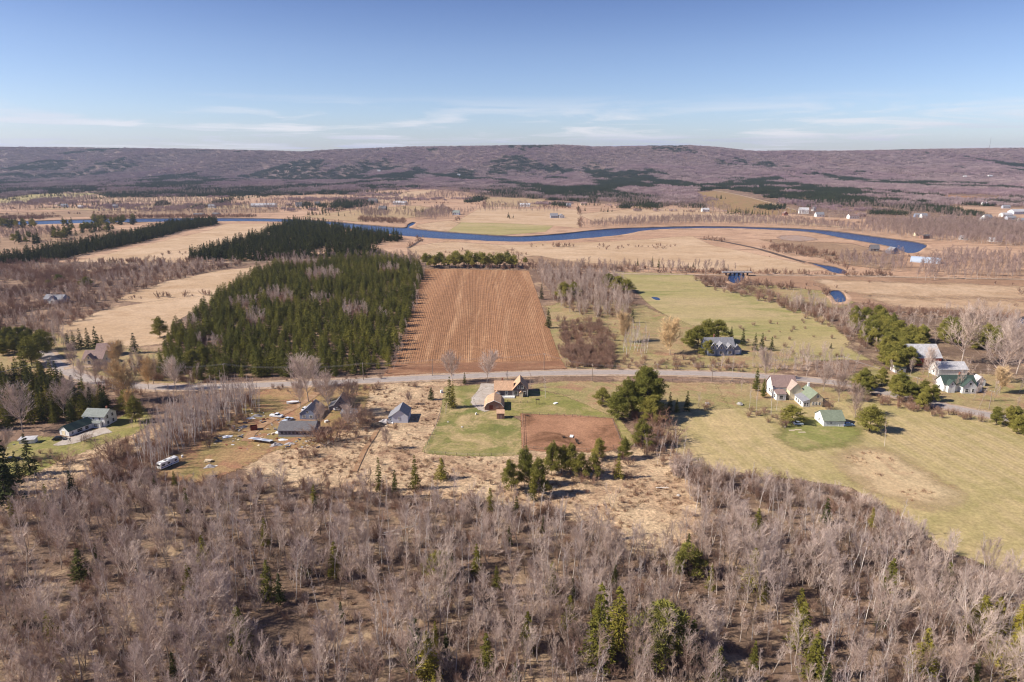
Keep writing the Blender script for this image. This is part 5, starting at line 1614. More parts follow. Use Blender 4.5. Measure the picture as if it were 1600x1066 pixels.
bias = np.interp(p[:, 1], [1500, 2300, 2900, 3400, 3900, 4200, 4500, 5100], [.04, .05, .06, .07, .06, .0, -.13, -.14])
bias += np.interp(p[:, 0] / p[:, 1], [-.75, -.3, .1, .4, .75], [.045, .02, .0, -.01, -.03])
score = firn + bias + (fine_ - .5) * .2
isf = score > .565
thin = RS.rand(len(p)) < 1.0
zb = z_ - 1.0
top_ok = True
sz = RS.uniform(.75, 1.15, len(p)) * np.where(p[:, 1] > 4850, .5, 1)
sz3 = np.stack([sz, sz, sz * RS.uniform(.8, 1.15, len(p))], 1)
mass('far_bare_woods', 'mauve grey leafless woods covering the valley side and ridge', np.c_[p[~isf], zb[~isf]], CL_BARE, sz3[~isf])
mass('far_fir_woods', 'dark fir woods in patches on the valley side and ridge', np.c_[p[isf], zb[isf]], CL_FIR, sz3[isf])
# dark belts and dots in the near valley side
def belt(name, label, polys, spacing, seed):
    pts = np.concatenate([scatter(pl, spacing, seed=seed + i) for i, pl in enumerate(polys)])
    s2 = RS.uniform(.6, .9, len(pts))
    mass(name, label, np.c_[pts, hz(pts[:, 0], pts[:, 1]) - .3], CL_FIR, s2)


belt('far_spruce_belt_woods', 'dark far belts of conifers behind the river farms',
     [[(1385, 318), (1460, 322), (1540, 335), (1530, 340), (1440, 332), (1390, 325)], [(1360, 330), (1420, 333), (1420, 337), (1360, 336)], [(970, 320), (1030, 318), (1030, 325), (975, 327)],
      [(150, 303), (330, 296), (560, 300), (560, 304), (330, 308), (170, 310)], [(730, 310), (760, 308), (758, 316), (728, 318)], [(1060, 320), (1100, 322), (1100, 326), (1060, 325)],
      [(295, 326), (345, 314), (360, 312), (350, 320), (300, 328)], [(245, 318), (260, 316), (262, 324), (245, 324)], [(1250, 315), (1280, 318), (1275, 324), (1248, 322)]], 22, 600)
belt('far_farm_tree_woods', 'dark clumps of trees around the far farms', [circ(545, 322, 28, 5), circ(570, 318, 16, 5), circ(480, 321, 6, 3), circ(505, 322, 5, 3), circ(535, 318, 10, 5), circ(875, 322, 9, 3), circ(1010, 321, 30, 3), circ(1205, 325, 20, 4)], 20, 640)

fr = scatter([(1060, 505), (1150, 512), (1260, 500), (1340, 535), (1380, 560), (1250, 562), (1150, 540)], 11, seed=850)
fr = fr[RS.rand(len(fr)) < .6]
mass('orchard_undergrowth', 'small gnarled shrubs dotted over the tan slope below the pasture', np.c_[fr, np.zeros(len(fr))], [v.joined for v in VAR['shrub']], RS.uniform(.3, 1.1, len(fr)))
db = []
for i_ in range(6):
    rs_ = np.random.RandomState(i_); mb_ = MB(); mb_.box((0, 0, .12), (rs_.uniform(.3, 1.3), rs_.uniform(.2, .6), rs_.uniform(.08, .4)), 0, rs_.uniform(-.3, .3))
    o_ = mb_.build('scrap', M[['junk', 'plank', 'tarp', 'rust', 'darktarp', 'junk'][i_]]); db.append(o_.data); bpy.data.objects.remove(o_)
fr = np.concatenate([scatter([(340, 668), (400, 640), (450, 640), (440, 700), (400, 705), (330, 695)], 3.6, seed=851), scatter([(430, 684), (500, 686), (505, 700), (440, 702)], 2.4, seed=852), scatter(circ(600, 662, 14, 6), 2, seed=853), scatter(circ(500, 650, 14, 12), 3, seed=854), scatter(circ(20, 700, 20, 8), 2.5, seed=855)])
mass('scrap_debris', 'small scrap and boards strewn over the cluttered yard', np.c_[fr, np.zeros(len(fr))], db, RS.uniform(.6, 1.5, len(fr)))
# ragged fringe of woods and lone trees breaking up the valley fields
fr = np.concatenate([scatter([(-200, 344), (0, 340), (400, 336), (640, 340), (760, 346), (905, 330), (1240, 345), (1440, 352), (1640, 362), (1640, 322), (1240, 318), (1060, 306), (760, 296), (330, 292), (-200, 300)], 13, seed=800)])
f1 = fbm(fr[:, 0] / 130, fr[:, 1] / 210, 808, 4); far_ = np.interp(fr[:, 1], [1300, 2400, 2700], [.0, .10, .16])
k1 = (f1 + far_ > .56)
k1 &= ~inside(fr, Pn([(-300, 328), (0, 320), (165, 300), (160, 296), (-300, 308)])) & ~inside(fr, Pn([(1095, 300), (1125, 297), (1200, 313), (1250, 332), (1150, 332)])) & ~inside(fr, Pn([(560, 314), (600, 298), (690, 295), (660, 308)]))
mass('valley_bare_woods', 'bare trees fringing the valley fields beyond the river', np.c_[fr[k1], np.zeros(k1.sum())], [v.joined for v in VAR['midbare']], RS.uniform(.5, 1.1, k1.sum()))
k3 = (fbm(fr[:, 0] / 170 + 7, fr[:, 1] / 160, 815, 4) + far_ * .5 > .60) & (fr[:, 1] > 1350) & (RS.rand(len(fr)) < .5)
k3 &= ~inside(fr, Pn([(-300, 328), (0, 320), (165, 300), (160, 296), (-300, 308)])) & ~inside(fr, Pn([(1095, 300), (1125, 297), (1200, 313), (1250, 332), (1150, 332)])) & ~inside(fr, Pn([(400, 328), (640, 330), (640, 318), (400, 316)]))
mass('valley_scrub_woods', 'brown scrub belts between the far valley fields', np.c_[fr[k3], np.zeros(k3.sum())], CL_BARE, RS.uniform(.3, .7, k3.sum()))
k2 = (fbm(fr[:, 0] / 90 + 50, fr[:, 1] / 120, 809, 4) > .61) & ~k1
mass('valley_fir_woods', 'dark conifers dotted about the valley fields beyond the river', np.c_[fr[k2], np.zeros(k2.sum())], [v.joined for v in VAR['midspruce']], RS.uniform(.6, 1.2, k2.sum()))
fr = scatter([(-200, 410), (0, 400), (640, 385), (800, 384), (1100, 384), (1440, 405), (1640, 440), (1640, 500), (1420, 480), (1200, 440), (960, 424), (830, 410), (640, 410)], 9, seed=810)
k1 = fbm(fr[:, 0] / 60, fr[:, 1] / 90, 811, 4) > .64
mass('meadow_undergrowth', 'low tufts of brush dotted over the river meadows', np.c_[fr[k1], np.zeros(k1.sum())], [v.joined for v in VAR['midshrub']], RS.uniform(.4, 1.3, k1.sum()))
hd = []
for ln in ([(0, 327), (240, 322), (470, 328)], [(560, 318), (700, 318), (905, 326)], [(905, 326), (905, 356)], [(760, 306), (755, 324)], [(850, 311), (850, 324)], [(940, 324), (1120, 334), (1240, 342)], [(0, 336), (420, 331)],
           [(700, 326), (716, 346)], [(480, 336), (560, 326)], [(130, 318), (330, 312), (560, 312)], [(640, 300), (560, 312)], [(1250, 342), (1380, 352), (1440, 358)], [(1290, 400), (1440, 402)], [(0, 380), (120, 376), (250, 356)],
           [(1160, 444), (1290, 452)], [(1330, 478), (1600, 500)], [(186, 468), (345, 461)], [(660, 372), (640, 386)]):
    w_ = Pn(ln)
    for a_, b_ in zip(w_[:-1], w_[1:]):
        n_ = int(np.hypot(*(b_ - a_)) / 5) + 1
        t_ = RS.rand(n_)[:, None]
        hd.append(a_ + (b_ - a_) * t_ + RS.randn(n_, 2) * 2.5)
hd = np.concatenate(hd); hd = hd[fbm(hd[:, 0] / 40, hd[:, 1] / 40, 813, 2) > .38]
mass('hedge_undergrowth', 'thin brushy hedges between the valley fields', np.c_[hd, np.zeros(len(hd))], [v.joined for v in VAR['midshrub']], RS.uniform(.6, 1.6, len(hd)))

# --- dead weeds and tussocks over the scrub
def tuft(seed, n_=26, h=.7, spread=.45):
    rs = np.random.RandomState(seed)
    c = np.c_[rs.randn(n_, 2) * spread * .6, np.zeros(n_)]
    d = np.c_[rs.randn(n_, 2) * .45, np.ones(n_)]
    v, f = blades(c, d, rs.uniform(.5, 1.2, n_) * h, rs.uniform(.08, .16, n_), rs)
    return mesh_np('tuft_%d' % seed, v, [f], [M['weed']])


TUFTS = [tuft(i) for i in range(4)]
pw = np.concatenate([scatter([(420, 745), (450, 695), (500, 690), (540, 640), (560, 610), (680, 604), (690, 650), (660, 710), (810, 716), (960, 722), (1050, 705), (1075, 800), (1060, 855), (980, 860), (900, 810), (700, 780), (520, 770)], 2.1, seed=700, holes=[[(592, 666), (596, 670), (558, 738), (550, 738)]]),
                     scatter([(1320, 716), (1370, 700), (1480, 778), (1420, 786)], 2.5, seed=701), scatter([(20, 790), (60, 742), (190, 690), (240, 672), (150, 730), (40, 810)], 2.2, seed=702),
                     scatter([(930, 500), (985, 500), (990, 545), (930, 540)], 3, seed=703), scatter([(0, 1066), (0, 800), (1400, 850), (1600, 920), (1600, 1066)], 3.4, seed=704)])
pw = pw[fbm(pw[:, 0] / 9, pw[:, 1] / 9, 71, 3) > .5]
mass('weeds_undergrowth', 'pale dead weeds and tussocks over the tan scrub', np.c_[pw, np.zeros(len(pw))], TUFTS, RS.uniform(.5, 1.5, len(pw)))

# ------------------------------------------------------------------ the air of the valley
hm = bpy.data.materials.new('valley_haze'); hm.use_nodes = True
hn, hl = hm.node_tree.nodes, hm.node_tree.links
hn.remove(hn['Principled BSDF'])
pv = hn.new('ShaderNodeVolumePrincipled')
pv.inputs['Color'].default_value = (.66, .78, 1.0, 1); pv.inputs['Density'].default_value = 5.0e-5; pv.inputs['Anisotropy'].default_value = .3
hl.new(pv.outputs[0], hn['Material Output'].inputs['Volume'])
hb = MB(); hb.box((0, 3000, 144), (18200, 11400, 290))
tag(hb.build('haze', hm), 'thin bluish air over the valley', kind='stuff')

#@@PART2@@
# ------------------------------------------------------------------ buildings
def grp(label_kw):
    return label_kw


def volume(root, cx_, cy_, w, d, hw, hr, ridge, wm, rm, ov=.35, th=.16, prof=None, z0=0):
    """walls and roof of one gabled block, centred at (cx, cy) in the house's own frame"""
    half = (w if ridge == 'y' else d) / 2
    L = (d if ridge == 'y' else w) / 2
    pr = prof or [(-half, hw), (0, hw + hr), (half, hw)]
    wallp = [(-half, z0)] + [(u, z) for u, z in pr] + [(half, z0)]
    mb = MB(); mb.prism(wallp, -L, L, ridge)
    wl_ = mb.build('wall', M[wm], root, loc=(cx_, cy_, 0))
    rb = MB()
    # roof slabs follow the profile, overhanging the eaves
    pts = list(pr)
    (u0, z0_), (u1, z1_) = pts[0], pts[1]
    s_ = (z1_ - z0_) / (u1 - u0); pts[0] = (u0 - ov, z0_ - s_ * ov)
    (u0, z0_), (u1, z1_) = pts[-1], pts[-2]
    s_ = (z1_ - z0_) / (u1 - u0); pts[-1] = (u0 + ov, z0_ + s_ * ov)
    low_ = [(u, z + .02) for u, z in pts]; up_ = [(u, z + .02 + th) for u, z in pts]
    rb.prism(up_ + low_[::-1], -L - ov, L + ov, ridge)
    rf = rb.build('roof', M[rm], root, loc=(cx_, cy_, 0))
    # fascia trim on the two gables
    return dict(root=root, cx=cx_, cy=cy_, w=w, d=d, hw=hw, hr=hr, ridge=ridge, roof=rf, wall=wl_)


def face(vol, side):
    c = {'front': ((vol['cx'], vol['cy'] - vol['d'] / 2), 0), 'back': ((vol['cx'], vol['cy'] + vol['d'] / 2), math.pi),
         'left': ((vol['cx'] - vol['w'] / 2, vol['cy']), -math.pi / 2), 'right': ((vol['cx'] + vol['w'] / 2, vol['cy']), math.pi / 2)}
    return c[side]


def window(vol, side, u, z, w=.9, h=1.2, trim='white', name='window', pane='glass'):
    (x, y), a_ = face(vol, side)
    fb = MB(); t_ = .12
    fb.box((0, -.03, h / 2 + t_ / 2), (w + 2 * t_, .10, t_)); fb.box((0, -.03, -h / 2 - t_ / 2), (w + 2 * t_, .12, t_))
    fb.box((-w / 2 - t_ / 2, -.03, 0), (t_, .10, h)); fb.box((w / 2 + t_ / 2, -.03, 0), (t_, .10, h))
    if name == 'window': fb.box((0, -.035, 0), (w, .05, .06))
    o = fb.build(name, M[trim], vol['root'], loc=(x + math.cos(a_) * u, y + math.sin(a_) * u, z), rz=a_)
    pb = MB(); pb.box((0, -.012, 0), (w, .03, h))
    pb.build('pane' if name == 'window' else 'panel', M[pane], o)
    return o


def door(vol, side, u, w=1.0, h=2.1, mat='white', trim='white'):
    o = window(vol, side, u, h / 2 + .08, w, h, trim, 'door', mat)
    k_ = MB(); k_.box((w * .36, -.05, -.05), (.08, .08, .08)); k_.build('handle', M['metal'], o)
    return o


def chimney(vol, u, v, h=1.4, s_=.6, mat='brick'):
    z = vol['hw'] + vol['hr']
    mb = MB(); mb.box((u, v, z + h / 2 - .5), (s_, s_, h + .6)); mb.box((u, v, z + h - .2 + .06), (s_ + .14, s_ + .14, .12))
    return mb.build('chimney', M[mat], vol['roof'])


def corner_boards(vol, mat='white'):
    mb = MB()
    for sx_ in (-1, 1):
        for sy_ in (-1, 1):
            mb.box((sx_ * (vol['w'] / 2), sy_ * (vol['d'] / 2), vol['hw'] / 2 - .02), (.16, .16, vol['hw'] - .1))
    mb.build('corner_trim', M[mat], vol['root'], loc=(vol['cx'], vol['cy'], 0))


def leanto(root, x0, x1, y0, y1, zlo, zhi, low, wm, rm, ov=.25, name='lean_to'):
    """single pitch block; low names the side of the low eave"""
    mb = MB()
    zz = {'front': (zlo, zlo, zhi, zhi), 'back': (zhi, zhi, zlo, zlo), 'left': (zlo, zhi, zhi, zlo), 'right': (zhi, zlo, zlo, zhi)}[low]
    b_ = [(x0, y0), (x1, y0), (x1, y1), (x0, y1)]
    mb.poly([(x, y, 0) for x, y in b_] + [(x, y, z) for (x, y), z in zip(b_, zz)], [(3, 2, 1, 0), (4, 5, 6, 7), (0, 1, 5, 4), (1, 2, 6, 5), (2, 3, 7, 6), (3, 0, 4, 7)])
    w_ = mb.build(name, M[wm], root)
    gx_ = (zz[1] - zz[0]) / (x1 - x0); gy_ = (zz[3] - zz[0]) / (y1 - y0)
    bo = [(x0 - ov, y0 - ov), (x1 + ov, y0 - ov), (x1 + ov, y1 + ov), (x0 - ov, y1 + ov)]
    zf = lambda x, y: zz[0] + gx_ * (x - x0) + gy_ * (y - y0) + .02
    rb = MB()
    rb.poly([(x, y, zf(x, y)) for x, y in bo] + [(x, y, zf(x, y) + .13) for x, y in bo], [(3, 2, 1, 0), (4, 5, 6, 7), (0, 1, 5, 4), (1, 2, 6, 5), (2, 3, 7, 6), (3, 0, 4, 7)])
    rb.build('roof', M[rm], root)
    return dict(root=root, cx=(x0 + x1) / 2, cy=(y0 + y1) / 2, w=x1 - x0, d=y1 - y0, hw=zlo, hr=0)


# --- farmhouse in the middle
h = empty('farmhouse', P(800, 620), 0, 'dark shingled farmhouse with tan roof and white framed windows above the green lawn', 'house')
va = volume(h, 3.6, 4.4, 6.4, 8.8, 3.3, 3.6, 'y', 'dkshingle', 'tanroof')
vb = volume(h, -3.6, 4.0, 7.9, 7.4, 3.0, 2.9, 'x', 'dkshingle', 'tanroof')
for u in (-.85, .85): window(va, 'front', u, 4.3, .9, 1.2)
window(va, 'front', -1.9, 1.7, 1.6, 1.7); window(va, 'front', 1.9, 1.6, 1.0, 1.5); door(va, 'front', .4, 1.1, 2.1, 'tanroof')
window(vb, 'front', 1.2, 1.7, 1.0, 1.2); window(vb, 'front', -2.4, 1.5, 1.5, 1.8)
window(va, 'right', -1.5, 1.6); window(va, 'right', 1.6, 1.6); window(vb, 'left', 0, 1.6)
corner_boards(va); chimney(vb, -.6, .4, 1.3, .7)
sb = MB(); sb.box((-1.2, -1.6, 4.35), (.8, 1.0, .12), 0, .7); sb.build('skylight', M['glass'], vb['roof'])
po = volume(h, -6.4, -.4, 1.9, 1.6, 2.1, .8, 'y', 'white', 'tanroof', .15)
window(po, 'front', 0, 1.1, .9, 1.3)
gp = volume(h, 4.0, -.55, 1.5, 1.1, 2.0, .6, 'y', 'cream', 'tanroof', .12)
dk = MB(); dk.box((-2.6, -1.3, .25), (7.6, 2.4, .5)); dk.build('deck', M['white'], h)
rl = MB()
for x in np.linspace(-6.2, 1.0, 10): rl.box((x, -2.45, .95), (.09, .09, .9))
rl.box((-2.6, -2.45, 1.42), (7.4, .1, .1)); rl.box((-2.6, -2.45, .75), (7.4, .05, .06)); rl.build('railing', M['white'], h)

# --- gambrel barn and its shed
h = empty('gambrel_barn', P(772, 642), 0, 'small brown gambrel barn with tan roof and white trim', 'barn')
prof = [(-3.9, 1.7), (-2.9, 3.2), (0, 4.5), (2.9, 3.2), (3.9, 1.7)]
v1 = volume(h, 0, 4.6, 7.8, 9.2, 1.7, 2.8, 'y', 'brownwood', 'tanroof', .3, .14, prof)
window(v1, 'front', -1.2, 1.5, 1.5, 1.9, 'brownwood', 'door', 'rust'); window(v1, 'front', 1.2, 1.9, 1.2, 1.3, 'brownwood', 'door', 'brownroof')
mb = MB()
for (a0, b0) in zip(prof[:-1], prof[1:]):
    mb.tube((a0[0], -.36, a0[1] + .06), (b0[0], -.36, b0[1] + .06), .10, n=4)
mb.build('barge_board', M['white'], h)
h = empty('garden_shed', P(782, 655), 0, 'narrow brown shed standing against the front of the gambrel barn', 'shed')
v1 = leanto(h, -1.5, 1.5, 0, 2.6, 2.3, 2.9, 'front', 'brownwood', 'tanroof', .15, 'wall')
door(v1, 'front', .1, 1.1, 1.9, 'brownroof', 'brownwood')

# --- light grey barn left of the lawn
h = empty('grey_barn', P(625, 661), 0, 'small pale grey gabled barn alone in the tan scrub', 'barn')
v1 = volume(h, 0, 4.3, 6.2, 8.6, 3.0, 2.3, 'y', 'lavsid', 'greyroof', .3)
window(v1, 'front', -.3, 1.9, .5, .9)
l2 = leanto(h, -4.6, -3.12, .8, 8.0, 2.0, 2.75, 'left', 'bluegrey', 'greyroof')
window(l2, 'front', 0, 1.1, .6, .8)
window(v1, 'right', -1.5, 1.5, .8, 1.0); window(v1, 'right', 1.8, 1.5, .8, 1.0)

# --- long dark roofed shed
h = empty('long_shed', P(463, 683), 0, 'long weathered grey shed with dark roof and a row of windows', 'shed')
v1 = volume(h, 0, 4.6, 13.2, 9.2, 2.6, 1.9, 'x', 'weathered', 'dkroof', .35)
for k in range(8): window(v1, 'front', -5.2 + k * 1.42, 1.7, .85, .9, 'weathered')
window(v1, 'right', -1, 1.5, 1.2, 1.2); door(v1, 'right', 2.2, 1.1, 2.0, 'brownwood')
cs = MB(); cs.box((0, -.06, .35), (13.2, .1, .7)); cs.build('foundation_wall', M['concrete'], h)

h = empty('house', P(481, 656), R(-4), 'blue grey walled house with a steep grey roof behind the long shed', 'house', sc=.84)
v1 = volume(h, 0, 5.8, 7.6, 11.6, 3.0, 2.9, 'y', 'bluegrey', 'greyroof', .35)
window(v1, 'front', -1.8, 1.6, 1.3, 1.2); window(v1, 'front', 1.6, 1.6, 1.3, 1.2); window(v1, 'front', 0, 4.0, .9, 1.0)
window(v1, 'right', -3, 1.6); window(v1, 'right', 0, 1.6); window(v1, 'right', 3, 1.6); window(v1, 'left', -2, 1.6); window(v1, 'left', 2, 1.6)
chimney(v1, 0, 2, 1.2)

h = empty('old_barn', P(532, 642), R(3), 'dark weathered barn with a pointed gable among bare trees', 'barn', sc=.8)
v1 = volume(h, 0, 5, 6.6, 10, 2.8, 4.0, 'y', 'weathered', 'dkroof', .25)
window(v1, 'front', 0, 1.5, 2.0, 2.4, 'weathered', 'door', 'dkshingle'); window(v1, 'front', 0, 4.6, .7, .7, 'weathered')
leanto(h, -6.2, -3.4, 1, 9, 1.7, 2.6, 'left', 'weathered', 'dkroof')
h = empty('low_shed', P(545, 652), 0, 'low mossy roofed lean-to in front of the dark barn', 'shed')
leanto(h, -3.2, 3.2, 0, 3.6, 1.6, 2.2, 'front', 'weathered', 'greyroof', .2, 'wall')

# --- house at the left edge
h = empty('house', P(148, 667), R(-6), 'white two storey house with slate green roof beside the bare trees', 'house', sc=.84)
v1 = volume(h, 0, 4.2, 10.5, 8.2, 5.0, 2.3, 'x', 'whitesid', 'slategreen', .4)
for u, z in ((-2.0, 4.3), (1.4, 4.3), (-2.0, 1.5), (1.6, 1.5)): window(v1, 'right', u, z, 1.0, 1.3, 'greysid')
for u in (-3, 0, 3): window(v1, 'front', u, 4.0, 1.0, 1.1)
window(v1, 'front', 3.4, 1.4, 1.8, 1.7)
dv = volume(h, 1.8, -.6, 4.2, 1.4, 2.4, .7, 'x', 'white', 'slategreen', .15); window(dv, 'front', 0, 1.3, 2.0, 1.2)
chimney(v1, 3.6, .6, 1.2)
h = empty('house_wing', P(112, 677), R(-22), 'low white wing with dark green roof joining the house to the garage gable', 'house', sc=.84)
v2 = volume(h, -.2, 4.4, 6.0, 15, 2.5, 2.1, 'y', 'whitesid', 'dkgreenroof', .35)
window(v2, 'front', -.4, 3.6, .6, .6); window(v2, 'front', -.4, 1.2, 2.2, 2.1, 'white', 'door', 'cream')
window(v2, 'right', -5.8, 1.3, .8, .9); window(v2, 'right', -2.4, 1.2, 2.4, 1.4); window(v2, 'right', 1.0, 1.2, 1.6, 1.4)
h = empty('flat_shed', P(42, 694), R(8), 'low white flat roofed shed under the great bare tree', 'shed')
v1 = leanto(h, -2.6, 2.6, 0, 2.4, 1.6, 1.9, 'front', 'whitesid', 'tinroof', .3, 'wall'); window(v1, 'front', -1, .9, .9, .7)

h = empty('house', P(146, 570), R(4), 'tan house with brown roof and a pointed front gable left of the willow', 'house')
v1 = volume(h, 0, 4, 9.5, 8, 3.2, 3.2, 'x', 'cream', 'brownroof', .4)
v3 = volume(h, -.8, -.7, 4.0, 2.6, 3.2, 2.6, 'y', 'cream', 'brownroof', .3); window(v3, 'front', 0, 1.8, 1.4, 1.4); window(v3, 'front', 0, 4.2, .7, .8)
window(v1, 'front', 3.2, 1.7, 1.1, 1.2); window(v1, 'front', -3.8, 1.7, .9, 1.2); window(v1, 'right', 0, 1.8)
h = empty('barn', P(164, 558), R(12), 'brown roofed barn behind the tan left house', 'barn')
v1 = volume(h, 0, 4, 8.0, 8, 3.4, 3.0, 'x', 'brownwood', 'brownroof', .4); window(v1, 'front', 0, 1.5, 2.6, 2.6, 'brownwood', 'door', 'dkshingle')
h = empty('house', P(83, 474), R(-5), 'grey blue house half hidden in the far left brush', 'house')
v1 = volume(h, 0, 4, 14, 8, 3.0, 2.6, 'x', 'bluegrey', 'greyroof', .4)
v3 = volume(h, 1.0, -.8, 5, 3, 3.0, 2.2, 'y', 'whitesid', 'greyroof', .3); window(v3, 'front', 0, 1.7, 1.6, 1.4)
for u in (-5, -3, 5): window(v1, 'front', u, 1.7, 1.2, 1.3)

# --- blue grey house with several gables
h = empty('house', P(1127, 556), R(2), 'large blue grey house with many gables before the dark pines', 'house')
v1 = volume(h, 0, 6.5, 15, 8.0, 4.2, 4.0, 'x', 'bluegrey', 'greyroof', .45)
for x_, w_, g_ in ((-4.8, 4.6, 3.2), (-.4, 5.0, 3.3), (4.2, 3.4, 2.4)):
    vv_ = volume(h, x_, 1.4, w_, 3.6, 3.8, g_, 'y', 'bluegrey', 'greyroof', .35)
    window(vv_, 'front', 0, 1.8, 1.6, 1.4); window(vv_, 'front', 0, 4.4, .9, 1.0)
    tb = MB()
    for s_ in (-1, 1): tb.tube((x_ + s_ * (w_ / 2 + .2), -.82, 3.8), (x_, -.82, 3.8 + g_ + .2), .12, n=4)
    tb.build('barge_board', M['white'], h)
v5 = volume(h, 9.0, 5.0, 4.5, 6, 2.8, 2.4, 'y', 'bluegrey', 'greyroof', .3); window(v5, 'front', 0, 1.3, 2.4, 2.0, 'white', 'door', 'white')
window(v1, 'left', -1, 2, 1.2, 1.4); window(v1, 'left', 1.5, 2, 1.2, 1.4); chimney(v1, -2, 1, 1.5)

# --- cream house with a green roof
h = empty('house', P(1268, 638), 0, 'cream house with a green front roof and brown rear roof near the road', 'house', sc=1.12)
v1 = volume(h, 2.0, 5.6, 4.6, 9.5, 3.4, 2.2, 'y', 'cream', 'greenroof', .3)
window(v1, 'front', 0, 1.5, .7, 1.0); window(v1, 'front', 1.2, 1.5, .6, 1.0); window(v1, 'front', -1.2, 1.5, .6, 1.0); window(v1, 'front', .3, 4.3, .8, .8)
l3 = leanto(h, -3.0, -.4, .9, 8.5, 2.2, 3.1, 'left', 'whitesid', 'greyroof', .25)
window(l3, 'front', -.5, 1.2, .7, 1.2); window(l3, 'front', .5, 1.2, .7, 1.2)
for u in (-2, 0, 2): window(l3, 'left', u, 1.2, .9, 1.1)
v4 = volume(h, -5.6, 15.5, 9.0, 7.0, 4.4, 3.4, 'x', 'whitesid', 'brownroof', .35)
window(v4, 'left', 0, 2, 1, 1.4); window(v4, 'left', 1.8, 2, .9, 1.3)
v6 = volume(h, -2.4, 11.4, 5.0, 5.4, 4.0, 2.6, 'y', 'cream', 'taupe', .3)
v7 = leanto(h, -10.0, -6.4, 8.2, 11.9, 2.6, 3.3, 'front', 'whitesid', 'brownroof', .25); window(v7, 'front', 0, 1.4, 1.4, 1.3); window(v7, 'left', 0, 1.4, 1.2, 1.3)
chimney(v1, 0, 3.4, 1.4, .6, 'white')

h = empty('garden_shed', P(1303, 667), 0, 'white shed with a plain green roof beside the cream house', 'shed')
v1 = volume(h, 0, 4.2, 8.0, 8.2, 2.5, 2.7, 'x', 'whitesid', 'greenroof', .3)
window(v1, 'front', -1.2, 1.5, .7, .6); window(v1, 'front', 2.8, 1.0, 1.9, 1.7, 'white', 'door', 'white'); window(v1, 'left', 0, 1.5, .9, 1.0)

# --- farm at the right
h = empty('red_barn', P(1447, 572), 0, 'red barn with a weathered metal roof among the pines', 'barn')
v1 = volume(h, 0, 7.0, 15, 13, 4.2, 5.2, 'x', 'redwood', 'tinroof', .4)
window(v1, 'left', 0, 1.8, 3.2, 3.2, 'white', 'door', 'white'); window(v1, 'left', 0, 6.4, 1.2, 1.2); window(v1, 'left', 3.8, 2, 1.0, 1.2); window(v1, 'left', -3.8, 2, 1.0, 1.2)
window(v1, 'front', -3, 2, 1.2, 1.0); window(v1, 'front', 3, 2, 1.2, 1.0)
leanto(h, -9.6, -7.65, 1.5, 8, 2.2, 3.2, 'left', 'weathered', 'greyroof')
h = empty('garden_shed', P(1407, 583), 0, 'tiny white shed with green roof left of the red barn', 'shed')
v1 = volume(h, 0, 2.4, 5.2, 4.4, 2.3, 1.5, 'x', 'whitesid', 'greenroof', .25); window(v1, 'front', -1.4, 1.2, .8, .9, 'white'); door(v1, 'front', .6, 1.0, 1.9, 'glass')
h = empty('outbuilding', P(1490, 591), 0, 'white outbuilding with a pale metal roof behind the white house', 'shed')
v1 = volume(h, 0, 5, 13.5, 8, 4.0, 2.6, 'x', 'whitesid', 'tinroof', .35); window(v1, 'left', 0, 2, 1, 1.2); window(v1, 'left', 0, 4.6, .8, .8); window(v1, 'front', 3, 2, 1.1, 1.2)
h = empty('house', P(1500, 613), 0, 'white farmhouse with green roof and two pointed gables near the road', 'house')
v1 = volume(h, 0, 4.0, 14.0, 6.4, 3.6, 3.0, 'x', 'whitesid', 'dkgreenroof', .4)
g1 = volume(h, -4.6, .2, 3.0, 2.4, 3.6, 2.0, 'y', 'whitesid', 'dkgreenroof', .25); window(g1, 'front', 0, 4.0, .7, .8)
g2 = volume(h, 2.6, -.4, 6.0, 3.4, 3.4, 3.2, 'y', 'whitesid', 'dkgreenroof', .3); window(g2, 'front', 0, 4.5, .9, 1.1); window(g2, 'front', -1.2, 1.5, 1.4, 1.4); window(g2, 'front', 1.5, 1.5, .9, 1.4)
g3 = leanto(h, 7.1, 9.8, .4, 4.4, 2.3, 3.0, 'front', 'whitesid', 'greyroof'); window(g3, 'front', 0, 1.3, 1.2, 1.3)
window(v1, 'front', -6, 1.6, .8, 1.3); window(v1, 'left', 0, 1.6); chimney(v1, 1.5, .5, 1.4)
h = empty('garden_shed', P(1532, 604), 0, 'little white gabled shed right of the white farmhouse', 'shed')
v1 = volume(h, 0, 2, 4.0, 4.0, 2.6, 1.9, 'y', 'whitesid', 'tinroof', .25); window(v1, 'front', 0, 1.3, 1.0, 1.5)

# --- arched metal barn by the river
x0, y0 = P(1446, 410)
h = empty('arched_barn', (x0, y0), R(-35), 'long arched pale blue metal barn beside the river end', 'barn')
prof = [(6.0 * math.cos(math.pi * k / 14), 5.4 * math.sin(math.pi * k / 14)) for k in range(15)][::-1]
mb = MB()
L2 = 13
inner = [(u * .965, max(0, z * .965)) for u, z in prof]
mb.prism(prof + inner[::-1], -L2, L2, 'x'); mb.build('roof', M['steel'], h)
mb = MB(); mb.prism([(u * .96, z * .96) for u, z in prof], -L2 + .3, -L2 + .5, 'x'); mb.build('wall', M['lavsid'], h)
mb = MB(); mb.prism([(u * .96, z * .96) for u, z in prof], L2 - 1.2, L2 - 1.0, 'x'); mb.build('wall', M['darktarp'], h)
mb = MB(); mb.box((L2 - .9, 0, 1.6), (.12, 3.4, 3.2)); mb.build('door', M['greysid'], h)
rb = MB()
for k in range(13):
    xx = -L2 + 1 + k * 2
    for (a0, b0) in zip(prof[:-1], prof[1:]):
        rb.tube((xx, a0[0] * 1.005, a0[1] * 1.005), (xx, b0[0] * 1.005, b0[1] * 1.005), .07, n=3)
rb.build('rib', M['steel'], h)

